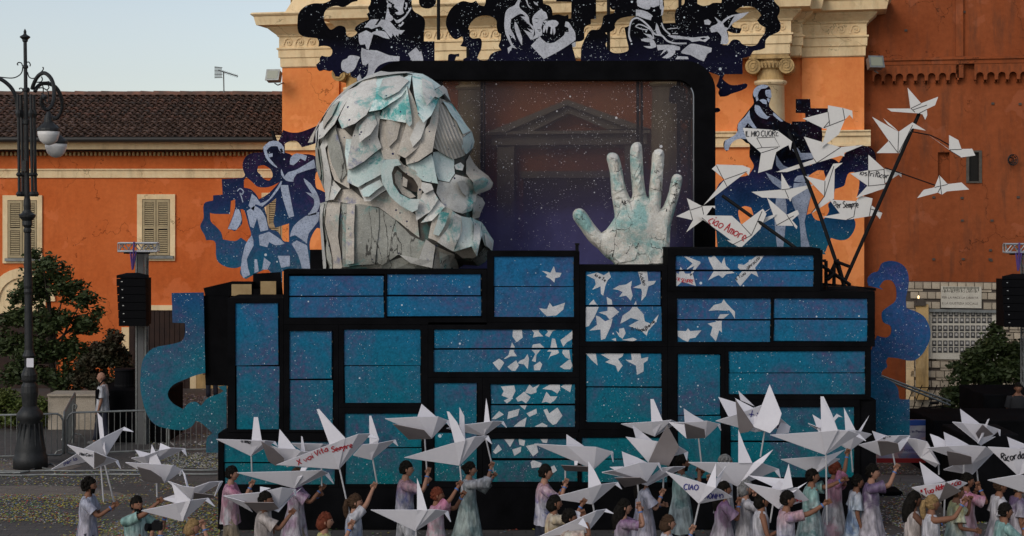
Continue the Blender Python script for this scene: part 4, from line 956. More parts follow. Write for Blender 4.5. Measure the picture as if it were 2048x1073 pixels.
b1 = board('painted_board', 'night sky cutout board of an old man in glasses with crossed hands, above the frame', 'cutout board', 31.6,
 Q('A1','500,-150 510,10 420,45 300,45 180,90 110,170 95,260 97,380 130,440 200,470 300,480 345,490 365,540 360,590 420,580 490,590 530,630 530,680 500,715 440,715 400,705 375,740 375,780 330,820 345,870 375,900 430,885 490,900 530,890 560,930 570,965 620,972 640,935 680,915 720,928 760,920 765,960 800,985 850,990 840,1010 850,1050 870,1150 1300,1150 1300,830 1824,830 1824,525 1690,525 1690,430 1705,300 1690,230 1640,190 1570,150 1540,90 1535,0 1535,-220 1000,-220 1020,20 985,100 1000,150 970,180 985,215 995,250 900,290 830,340 815,380 850,410 830,440 780,470 740,465 710,440 705,380 690,345 640,325 590,335 540,370 500,370 450,300 425,240 430,170 460,120 520,85 600,75 660,92 720,70 780,30 850,15 850,-60 700,-100'),
 [], M['board_t'],
 [Q('A1',s) for s in ('1240,-40 1240,10 1290,40 1320,60 1310,90 1360,130 1370,150 1325,160 1350,190 1400,190 1440,165 1425,120 1435,60 1445,20 1445,-40','1455,30 1480,40 1478,90 1460,130 1445,110 1462,80','1213,8 1238,10 1240,42 1225,40','1235,40 1258,45 1283,62 1275,100 1255,90 1232,105 1222,80',
 '1225,105 1245,115 1260,180 1295,210 1302,250 1270,272 1200,250 1213,190','935,345 1020,250 1120,250 1070,320 1100,320 1150,250 1250,265 1330,350 1370,380 1450,385 1400,440 1375,425 1365,465 1340,440 1330,475 1295,425 1280,485 1245,450 1190,380 1140,335 1080,350 1030,370 990,350 940,352','1030,415 1100,390 1190,400 1230,440 1260,495 1180,480 1100,445 1040,435',
 '865,430 960,385 1030,420 1050,440 1020,540 990,635 960,600 950,560 890,570 870,530','905,605 980,635 1100,640 1250,700 1385,715 1380,775 1250,780 1140,820 1080,880 1040,980 1000,1050 925,1030 980,920 990,800 950,830 915,820 895,700',
 '650,790 670,760 720,740 740,710 780,700 850,710 885,725 860,770 830,850 790,900 730,930 690,905 660,890 645,840','840,985 880,935 905,1000 910,1060 870,1070','1490,680 1590,600 1640,660 1655,640 1680,740 1680,775 1540,775','1340,290 1300,225 1350,262 1450,200 1520,90 1532,112 1460,220 1380,290','1365,325 1385,305 1400,312 1420,275 1440,290 1420,320 1385,345')],
 strokes_=[(Q('A1','1290,50 1370,40 1445,20'), 1.0)], rods=[((877,-40),(877,80),.05),((1005,-40),(1005,80),.05)])
b2 = board('painted_board', 'night sky cutout board of two people hugging, in the middle above the frame', 'cutout board', 31.6,
 Q('A2','350,800 350,735 430,700 415,620 400,590 315,575 345,520 345,470 330,455 260,490 200,450 155,370 135,290 150,200 200,110 270,50 350,15 450,35 510,10 545,60 590,75 625,50 635,-160 1360,-160 1340,20 1360,50 1430,80 1455,140 1460,195 1530,180 1610,200 1650,180 1660,235 1690,230 1695,25 1505,20 1505,-100 2000,-100 2000,235 1935,240 1935,300 1870,330 1850,380 1855,470 1820,510 1750,520 1745,580 1705,590 1750,755 1750,800'),
 [Q('A2','410,380 425,440 470,480 550,475 580,510 575,600 545,670 525,720 560,748 650,748 690,680 760,640 825,625 790,570 815,500 835,430 785,405 765,330 765,270 735,225 660,195 560,200 480,245 430,310')], M['board_t'],
 [Q('A2',s) for s in ('1080,-40 1045,60 1060,110 1130,170 1165,220 1175,290 1220,330 1240,400 1240,440 1190,500 1150,440 1110,390 1095,370 1205,415 1140,350 1222,380 1170,310 1100,260 1145,285 1060,205 1120,210 1090,180 1040,180 945,240 935,350 975,420 1005,505 920,430 940,500 970,560 1020,610 960,592 910,670 900,600 945,570 900,480 870,400 860,300 875,160 920,100 990,65 1050,-40',
 '990,270 1010,290 1040,350 1065,420 1082,480 1080,570 1040,500 1000,400 985,320','1320,110 1345,140 1380,160 1400,230 1340,260 1335,300 1320,350 1330,380 1330,440 1250,480 1200,500 1230,420 1220,320 1205,240 1240,175',
 '1340,400 1350,320 1410,260 1500,255 1535,290 1520,320 1490,340 1495,400 1475,440 1462,350 1452,430 1430,420 1440,340 1405,330 1385,420 1375,350 1355,412','1190,570 1300,455 1380,530 1480,530 1600,440 1610,400 1660,400 1655,350 1610,330 1620,270 1660,280 1700,340 1740,410 1745,500 1690,540 1600,600 1480,670 1350,735','1705,540 1745,520 1745,580 1705,590','1140,-40 1160,60 1210,115 1180,105 1150,70 1110,-40','1220,20 1270,40 1280,75 1240,55','1345,258 1385,258 1395,275 1360,285 1340,272')]
 +[('board_t', Q('A2',s)) for s in ('1225,240 1260,230 1300,245 1260,238','1235,272 1260,280 1285,272 1260,288','1265,365 1310,370 1320,378 1290,378','1280,385 1315,390 1300,396')], rods=[((936,60),(936,122),.05)])
b2b = board('painted_board', 'small dark cutout scroll standing on the top edge of the black frame', 'cutout board', 31.55, Q('A2','160,790 165,690 200,670 240,675 300,668 300,703 262,706 245,755 245,790'), [], M['board_t'])
b3 = board('painted_board', 'night sky cutout board of a seated man reaching towards a dove', 'cutout board', 31.6,
 Q('A3','10,700 10,500 30,420 70,340 110,295 180,290 215,240 230,160 290,140 335,125 340,100 295,70 290,-120 800,-120 820,50 815,90 800,160 810,230 930,225 925,150 940,90 975,60 1020,30 1020,-120 1140,-120 1145,40 1200,60 1260,50 1300,30 1380,30 1400,-120 1830,-120 1900,20 1945,70 1945,130 1925,170 1955,230 1950,300 1900,330 1840,360 1810,400 1805,470 1750,490 1690,500 1660,545 1585,570 1585,725 1410,725 1390,770 1420,800 1470,830 1540,830 1610,815 1635,830 1620,860 1560,890 1480,915 1430,940 1370,945 1350,910 1360,870 1330,840 1250,700'),
 [Q('A3','340,240 370,195 430,170 540,155 500,190 480,250 435,270 455,380 475,480 440,510 380,520 320,515 270,480 250,430 275,395 265,350 245,320 300,310 340,280'),
  Q('A3','1515,110 1560,75 1620,62 1690,70 1740,105 1770,150 1730,200 1760,240 1810,270 1800,330 1760,380 1720,440 1640,450 1580,430 1550,395 1490,390 1440,440 1380,440 1440,420 1448,340 1435,300 1500,325 1560,325 1578,280 1500,270 1480,240 1560,180 1650,118 1560,130')], M['board_t'],
 [Q('A3',s) for s in ('555,-60 775,-60 775,50 720,75 690,65 680,90 650,95 600,80 560,60 555,20','545,95 600,100 660,120 705,152 690,200 620,180 545,150','780,-60 805,0 808,50 818,80 805,150 790,155 795,95 778,80',
 '595,385 640,375 700,380 735,420 742,460 700,475 655,470 618,452 690,452 680,415 640,410 600,400','615,322 650,335 690,340 722,385 690,378 650,350','745,440 900,440 975,460 975,490 930,492 920,530 860,570 800,565 860,520 850,490 780,545 820,485 760,495','985,505 1060,440 1120,430 1285,470 1280,510 1240,530 1210,600 1150,580 1080,540 1000,525',
 '850,345 950,350 1080,368 1160,362 1250,355 1268,375 1220,412 1170,400 1090,412 1060,388 920,380','745,225 765,260 790,330 820,360 760,350 735,290','930,580 950,550 1050,555 1060,580','1210,200 1250,190 1280,215 1265,245 1215,240','1270,290 1280,260 1330,240 1345,220 1310,165 1380,215 1420,180 1480,150 1650,118 1590,170 1490,230 1450,280 1430,300 1450,400 1430,435 1370,430 1380,360 1340,310 1280,320')]
 +[('board_t', Q('A3',s)) for s in ('1395,230 1440,190 1510,155 1475,210 1445,275 1410,265','1440,290 1490,285 1550,275 1565,300 1530,330 1470,310','1170,378 1200,368 1235,376 1195,392')],
 strokes_=[(Q('A3',s), w_) for s, w_ in (('500,410 478,350 485,260 510,195 560,178 620,212 680,270 730,335 800,350 850,400 930,425 1040,425',3.4),('540,262 575,240 640,262 700,310 720,380',2.4),('540,262 600,285 660,295',2.0),('795,225 820,285 880,340',3),('850,285 955,275',1.6),('900,330 955,330',1.6),('1490,285 1550,300',1.6))],
 rods=[((1217,-40),(1217,122),.05),((1360,-40),(1360,40),.05)])
bd_ = board('painted_board', 'blue cutout board of a dancing couple with swirling smoke, left of the giant head', 'cutout board', 30.3,
 Q('DL','510,30 560,45 620,40 720,0 740,80 690,110 620,130 590,95 550,95 520,110 520,160 550,170 570,180 640,170 700,185 740,250 700,280 700,360 730,380 770,400 770,620 720,600 700,605 670,660 665,720 690,850 505,850 505,1000 490,985 440,860 410,835 380,850 340,870 295,895 262,865 270,820 230,832 170,820 125,780 120,690 100,670 65,670 55,640 30,590 50,540 48,480 60,450 105,440 105,410 160,405 155,315 270,308 290,290 275,240 290,190 330,165 395,160 395,130 430,100 480,95 500,60'),
 [Q('DL','365,240 400,235 440,260 450,300 430,325 400,315 380,290 360,270'),Q('DL','297,302 330,330 365,360 420,362 460,348 492,330 425,400 370,432 350,400 320,373 283,365 283,322'),Q('DL','400,480 440,450 470,425 465,500 455,560 465,598 545,572 545,680 510,672 480,620 430,600 412,520'),
  Q('DL','85,510 115,517 202,518 207,442 232,432 232,480 215,540 190,600 230,617 268,580 272,545 262,490 287,500 310,580 325,640 300,680 265,655 230,675 160,665 150,625 120,590 90,560')], M['board_d'],
 [Q('DL',s) for s in ('395,130 430,98 480,95 515,130 517,168 490,150 480,125 440,125 415,150 430,190 450,215 480,250 450,235 410,190','425,170 450,165 450,185 430,190','490,140 505,138 512,160 500,160','550,230 555,190 590,165 650,180 640,210 610,195 595,215 570,235','500,290 500,255 520,300 540,275 590,260 690,200 700,250 590,285 570,330 530,325','495,350 540,350 555,430 575,530 545,540 510,430',
 '630,310 670,340 710,400 725,460 700,520 650,530 690,470 690,430 640,390 680,400 640,340','550,650 570,590 640,530 720,505 715,560 660,630 650,690 610,660 580,640','560,690 590,670 650,700 670,835 620,835 600,760','330,400 355,420 380,455 430,430 500,325 500,350 450,420 390,475 350,460 340,500 310,470',
 '300,500 345,470 380,490 410,540 425,610 380,620 360,540 340,600 320,590','235,490 255,490 272,550 240,610 190,605 215,550','330,640 290,700 265,830 280,890 320,870 300,780 340,700','370,640 430,620 490,660 520,690 470,700 430,680 420,710 375,700','345,780 360,780 370,850 345,860','400,770 440,800 420,840 390,840','480,760 550,760 550,820 500,830','462,860 490,860 500,990 475,940')],
 strokes_=[(Q('DL','245,385 262,370 280,385 275,405 258,395 268,415 278,450'), 2.2)], pm='brush_b', rods=[((544,262),(560,310),.06),((400,345),(600,345),.3)][:1])
board('painted_board', 'teal and blue starry cutout wave curling out from the left end of the float', 'cutout board', 29.2,
 Q('LW','235,188 415,185 425,640 380,650 300,680 240,710 212,760 240,810 300,845 330,812 370,802 400,825 440,780 490,762 530,742 495,716 545,712 545,1090 430,1090 433,1010 465,980 440,955 400,920 370,910 350,940 300,962 220,955 140,930 90,860 60,740 60,650 75,560 130,500 220,480 290,460 310,420 310,358 240,355'), [], M['board_l'])
board('painted_board', 'blue starry cutout of curling smoke at the right end of the float', 'cutout board', 29.6,
 Q('RW','330,1010 330,700 372,545 395,490 440,500 465,480 462,440 425,420 420,370 455,340 490,310 492,250 470,210 430,208 405,240 425,255 390,245 350,235 345,200 370,170 400,160 420,120 470,108 520,125 550,165 555,230 540,300 545,350 600,370 640,400 665,460 660,520 620,590 570,618 500,605 450,600 440,620 445,650 420,670 415,700 470,725 500,760 505,800 515,815 560,815 560,1010'), [], M['board_r'])
bc = board('painted_board', 'blue starry cutout board of a laughing child riding on a man, behind the white birds', 'cutout board', 30.2,
 Q('CB','270,1010 258,850 258,700 300,625 430,600 455,580 475,540 450,490 452,425 430,412 400,388 360,400 335,440 322,462 305,440 310,400 375,370 383,310 420,260 455,215 475,185 467,140 490,95 530,83 565,100 572,150 560,200 580,230 640,285 690,308 690,292 767,292 765,245 712,243 712,165 792,165 795,217 892,218 892,290 858,320 858,410')+
 Q('PB','60,560 120,520 200,515 240,540 280,480 330,440 370,432 440,450 465,500 460,560 445,620 410,690 350,750 362,700 365,640 340,600 300,602 282,640 270,680 215,700 207,760 250,800 330,880 337,940 300,1000 250,1015 190,1000 165,1060 150,1090 100,1100'),
 [Q('CB','830,570 870,570 878,600 920,720 895,760 900,800 862,850 820,845 800,810 772,820 790,740 800,680 768,610'),Q('CB','385,800 420,770 460,780 472,830 440,880 400,870')], M['board_c'],
 [Q('CB',s) for s in ('470,140 475,110 500,90 530,83 558,92 540,105 515,108 500,130 495,148 478,155','540,115 568,112 574,150 566,160 545,150 538,130','548,160 566,165 560,185 552,178','505,172 525,165 545,172 548,195 525,190','483,150 497,150 500,172 488,178','480,198 505,205 525,235 550,262 566,262 548,280 515,270 490,250 478,225','425,265 450,228 452,265 470,300 490,330 470,330 440,300 420,330 415,350 385,345 385,305','365,370 383,345 420,352 455,372 430,392 400,388 365,400 340,425 330,455 312,455 306,435 312,400','585,240 640,290 625,292 580,255','690,450 720,440 740,470 800,470 810,500 735,512','540,580 600,610 640,640 690,660 640,680 580,640','600,720 650,720 660,800 640,1000 605,1000 590,850','700,640 790,640 800,700 760,860 790,1000 740,1000 730,850 690,750','600,480 640,540 700,560 640,580 600,540','720,600 790,590 760,640 700,630')], pm='brush_b')
board('painted_board', 'dark starry round cutout at the upper right edge of the black frame', 'cutout board', 31.62, Q('px','1420 218 1436 216 1441 221 1436 225 1420 226'), [], M['board_t'])
board('painted_board', 'dark round cutout ball beside the old man board at the top edge', 'cutout board', 31.65, Q('px','838 -20 870 -20 872 5 862 16 846 16 838 6'), [], M['board_t'])

# ================================================================ inflated cardboard sculptures
def seg_dist(p, a, b):
    ab = b-a; t = max(0, min(1, (p-a).dot(ab)/max(ab.length_squared, 1e-9))); return (p-(a+ab*t)).length
class Inflate:
    """solid whose outline is the traced one and whose thickness grows with the distance from the outline (rounded edge of radius Rp px)"""
    def __init__(s, pts, D, Rp, depth):
        s.poly = [Vector(p) for p in pts]; s.D = D; s.Rp = Rp; s.depth = depth
    def inside(s, p):
        c = False; n = len(s.poly)
        for i in range(n):
            a, b_ = s.poly[i], s.poly[i-1]
            if (a.y > p.y) != (b_.y > p.y) and p.x < (b_.x-a.x)*(p.y-a.y)/(b_.y-a.y)+a.x: c = not c
        return c
    def h(s, u, v):
        p = Vector((u, v))
        if not s.inside(p): return 0.0
        d = min(seg_dist(p, s.poly[i-1], s.poly[i]) for i in range(len(s.poly))); t = min(1, d/s.Rp)
        return s.depth*math.sqrt(max(0, 1-(1-t)**2))
    def mesh(s, step, mb, extra=None, jit=.25, seed=1):
        rj = random.Random(seed); us = [p.x for p in s.poly]; vs = [p.y for p in s.poly]; pts = [p.copy() for p in s.poly]; nb = len(pts)
        y = min(vs)+step*.6
        while y < max(vs):
            x = min(us)+step*.6
            while x < max(us):
                p = Vector((x+rj.uniform(-jit,jit)*step, y+rj.uniform(-jit,jit)*step))
                if s.inside(p) and min(seg_dist(p, s.poly[i-1], s.poly[i]) for i in range(nb)) > step*.35: pts.append(p)
                x += step
            y += step
        r_ = geometry.delaunay_2d_cdt(pts, [], [list(range(nb))], 1, 1e-4)
        vv, ff = r_[0], r_[2]; V = []; hh = []
        for p in vv:
            d = min(seg_dist(p, s.poly[i-1], s.poly[i]) for i in range(nb)); t = min(1, d/s.Rp); q = 0 if d < .2 else s.depth*math.sqrt(max(0, 1-(1-t)**2)); hh.append(q)
        n = len(vv)
        V = [P(p.x, p.y, s.D)+Vector((0, -q-(extra(p.x, p.y) if extra and q > .02 else 0), 0)) for p, q in zip(vv, hh)]+[P(p.x, p.y, s.D)+Vector((0, q, 0)) for p, q in zip(vv, hh)]
        Fs = [tuple(f) for f in ff]; a = 0
        for f in ff:
            p, q, w_ = (vv[i] for i in f[:3]); a += (q.x-p.x)*(w_.y-p.y)-(w_.x-p.x)*(q.y-p.y)
        if a > 0: Fs = [f[::-1] if False else f for f in Fs]
        mb.add(V, Fs+[tuple(i+n for i in f[::-1]) for f in Fs]); return mb
    def plate(s, pts, lift0, lift1, step=24, th=.035, seed=0, curl=0.0, rough=.012):
        """a sheet of card following the surface, standing lift0 proud at its top and lift1 at its bottom"""
        rj = random.Random(seed); pts = [Vector(p) for p in pts]; dense = []
        for i, p in enumerate(pts):
            q = pts[(i+1) % len(pts)]; k = max(1, round((q-p).length/step))
            for j in range(k): dense.append(p.lerp(q, j/k)+(Vector((rj.uniform(-.7,.7), rj.uniform(-.7,.7))) if j else Vector((0,0))))
        nb = len(dense); vs = [p.y for p in dense]; us = [p.x for p in dense]; v0, v1 = min(vs), max(vs); allp = list(dense)
        def ins(p):
            c = False
            for i in range(nb):
                a, b_ = dense[i], dense[i-1]
                if (a.y > p.y) != (b_.y > p.y) and p.x < (b_.x-a.x)*(p.y-a.y)/(b_.y-a.y)+a.x: c = not c
            return c
        y = v0+step*.5
        while y < v1:
            x = min(us)+step*.5
            while x < max(us):
                p = Vector((x+rj.uniform(-.35,.35)*step, y+rj.uniform(-.35,.35)*step))
                if ins(p) and min(seg_dist(p, dense[i-1], dense[i]) for i in range(nb)) > step*.4: allp.append(p)
                x += step
            y += step
        r_ = geometry.delaunay_2d_cdt(allp, [], [list(range(nb))], 1, 1e-4); vv, ff = r_[0], r_[2]; n = len(vv); fr = []; bk = []
        cu, cv = sum(us)/nb, sum(vs)/nb
        for p in vv:
            t = (p.y-v0)/max(1, v1-v0); l_ = lift0+(lift1-lift0)*t+rj.uniform(-1,1)*rough+curl*((p.x-cu)/max(1,(max(us)-min(us))/2))**2
            d = s.h(p.x, p.y)+l_; q = P(p.x, p.y, s.D); fr.append(q-Vector((0, d, 0))); bk.append(q-Vector((0, d-th-.02, 0)))
        Fs = []
        cnt_ = {}
        for f in ff:
            f = tuple(f); a, b_, c_ = fr[f[0]], fr[f[1]], fr[f[2]]
            if (b_-a).cross(c_-a).y > 0: f = f[::-1]
            Fs.append(f); Fs.append(tuple(i+n for i in f[::-1]))
            for i in range(len(f)): e = (f[i], f[(i+1) % len(f)]); cnt_[e] = 1
        for (a, c_) in list(cnt_):
            if (c_, a) not in cnt_: Fs.append((2*n+a, 3*n+a, 3*n+c_, 2*n+c_))
        return fr+bk+[v_.copy() for v_ in fr]+[v_.copy() for v_ in bk], Fs
def card(name, c, c2, teal_amt=.5, stripes=False, sp=(.05,.33,.32), crk=0.0):
    m, t, b = newmat(name); g = NT(t); p = g.pos()
    f0 = g.step(g.noise(2.2, 7, p, .7), .35, .68); cc = g.mix(f0, c, c2)
    f = g.step(g.noise(1.5, 7, p, .72, .5), .54, .62); cc = g.mix(g.math('MULTIPLY', f, teal_amt), cc, sp)
    mp = g.n('ShaderNodeMapping'); g.l(p, mp.inputs[0]); mp.inputs['Location'].default_value = (7, 3, 5)
    f = g.step(g.noise(1.9, 6, mp.outputs[0], .7, .3), .60, .68); cc = g.mix(g.math('MULTIPLY', f, .6), cc, (.09,.11,.27))
    mp2 = g.n('ShaderNodeMapping'); g.l(p, mp2.inputs[0]); mp2.inputs['Scale'].default_value = (1, 1, .22)
    f = g.step(g.noise(11, 6, mp2.outputs[0], .8), .55, .75); cc = g.mix(g.math('MULTIPLY', f, .45), cc, (.12,.10,.08))
    vk = g.vor(1.6, None, 'DISTANCE_TO_EDGE'); vq = g.n('ShaderNodeTexNoise'); vq.inputs['Scale'].default_value = 3; vq.inputs['Detail'].default_value = 6; g.l(mp2.outputs[0], vq.inputs['Vector']); vr = g.n('ShaderNodeVectorMath', operation='MULTIPLY_ADD'); g.l(vq.outputs['Color'], vr.inputs[0]); vr.inputs[1].default_value = (.7,.7,.7); g.l(mp2.outputs[0], vr.inputs[2]); g.l(vr.outputs[0], vk.inputs['Vector']); cc = g.mix(g.math('MULTIPLY', g.math('LESS_THAN', vk.outputs['Distance'], .010), crk), cc, (.03,.027,.025))
    f = g.step(g.noise(45, 3, p, .7), .3, .7); cc = g.mix(.22, cc, g.mix(f, (0,0,0), (1,1,1)), 'OVERLAY')
    v = g.vor(9, p); rc_ = g.n('ShaderNodeSeparateColor'); g.l(v.outputs['Color'], rc_.inputs[0])
    hit = g.math('LESS_THAN', v.outputs['Distance'], g.math('MULTIPLY', g.math('POWER', rc_.outputs[1], 3), .2)); cc = g.mix(hit, cc, (.03,.03,.08))
    cc = dots(g, p, cc, .7, (.75,.75,.74))
    oi = g.n('ShaderNodeObjectInfo'); hv = g.n('ShaderNodeHueSaturation'); g.val(hv.inputs['Color'], cc); g.l(g.math('MULTIPLY_ADD', oi.outputs['Random'], .32, .78), hv.inputs['Value']); cc = hv.outputs[0]
    g.l(cc, b.inputs['Base Color']); b.inputs['Roughness'].default_value = .8; b.inputs['Specular IOR Level'].default_value = .1
    bp = g.n('ShaderNodeBump'); bp.inputs['Distance'].default_value = .02; bp.inputs['Strength'].default_value = .55
    hgt = g.noise(9, 6, p, .7)
    if stripes:
        sx_ = g.n('ShaderNodeSeparateXYZ'); g.l(p, sx_.inputs[0])
        wv = g.math('SINE', g.math('ADD', g.math('MULTIPLY', sx_.outputs[0], 95), g.math('MULTIPLY', sx_.outputs[2], 38))); hgt = g.math('MULTIPLY_ADD', wv, .5, hgt); bp.inputs['Strength'].default_value = .8
        cc2 = g.mix(g.step(wv, -1, 1), (.34,.31,.27), cc); g.l(cc2, b.inputs['Base Color'])
    g.l(hgt, bp.inputs['Height']); g.l(bp.outputs[0], b.inputs['Normal']); return m
M['card_w'] = card('pale_grey_card', (.68,.67,.63), (.52,.50,.47), .65); M['card_t'] = card('turquoise_washed_card', (.68,.72,.69), (.46,.62,.60), .9)
M['card_b'] = card('taupe_card', (.54,.49,.43), (.43,.39,.34), .35); M['card_g'] = card('grey_green_card', (.40,.40,.36), (.28,.28,.25), .6, crk=.8); M['card_k'] = card('painted_shade_inner_card', (.10,.095,.085), (.07,.065,.06), .3); M['card_s'] = card('corrugated_card', (.62,.57,.50), (.54,.49,.43), .15, True)  # card_k: shade of the plate gaps and eye socket painted as dark colour
hd = root('giant_head_sculpture', 'giant bearded head in profile made of pale cardboard plates splashed with turquoise', 'sculpture', P(790, 560, 29.75))
HS = Q('H','240,130 300,100 400,62 450,68 555,65 600,72 650,100 690,135 740,210 800,300 835,350 850,395 845,430 828,465 832,490 870,530 920,568 942,600 938,622 900,640 865,658 890,675 903,700 885,735 870,770 890,820 925,850 943,885 940,930 905,980 870,1005 800,1000 775,1015 765,1110 125,1110 120,1000 112,900 100,760 108,700 135,685 130,640 95,560 78,470 75,430 85,350 115,290 160,215')
HI = Inflate(HS, 29.75, 88, 1.15)
b = MB(); HI.mesh(13, b, seed=3); b.ob('skull', M['card_k'], hd)
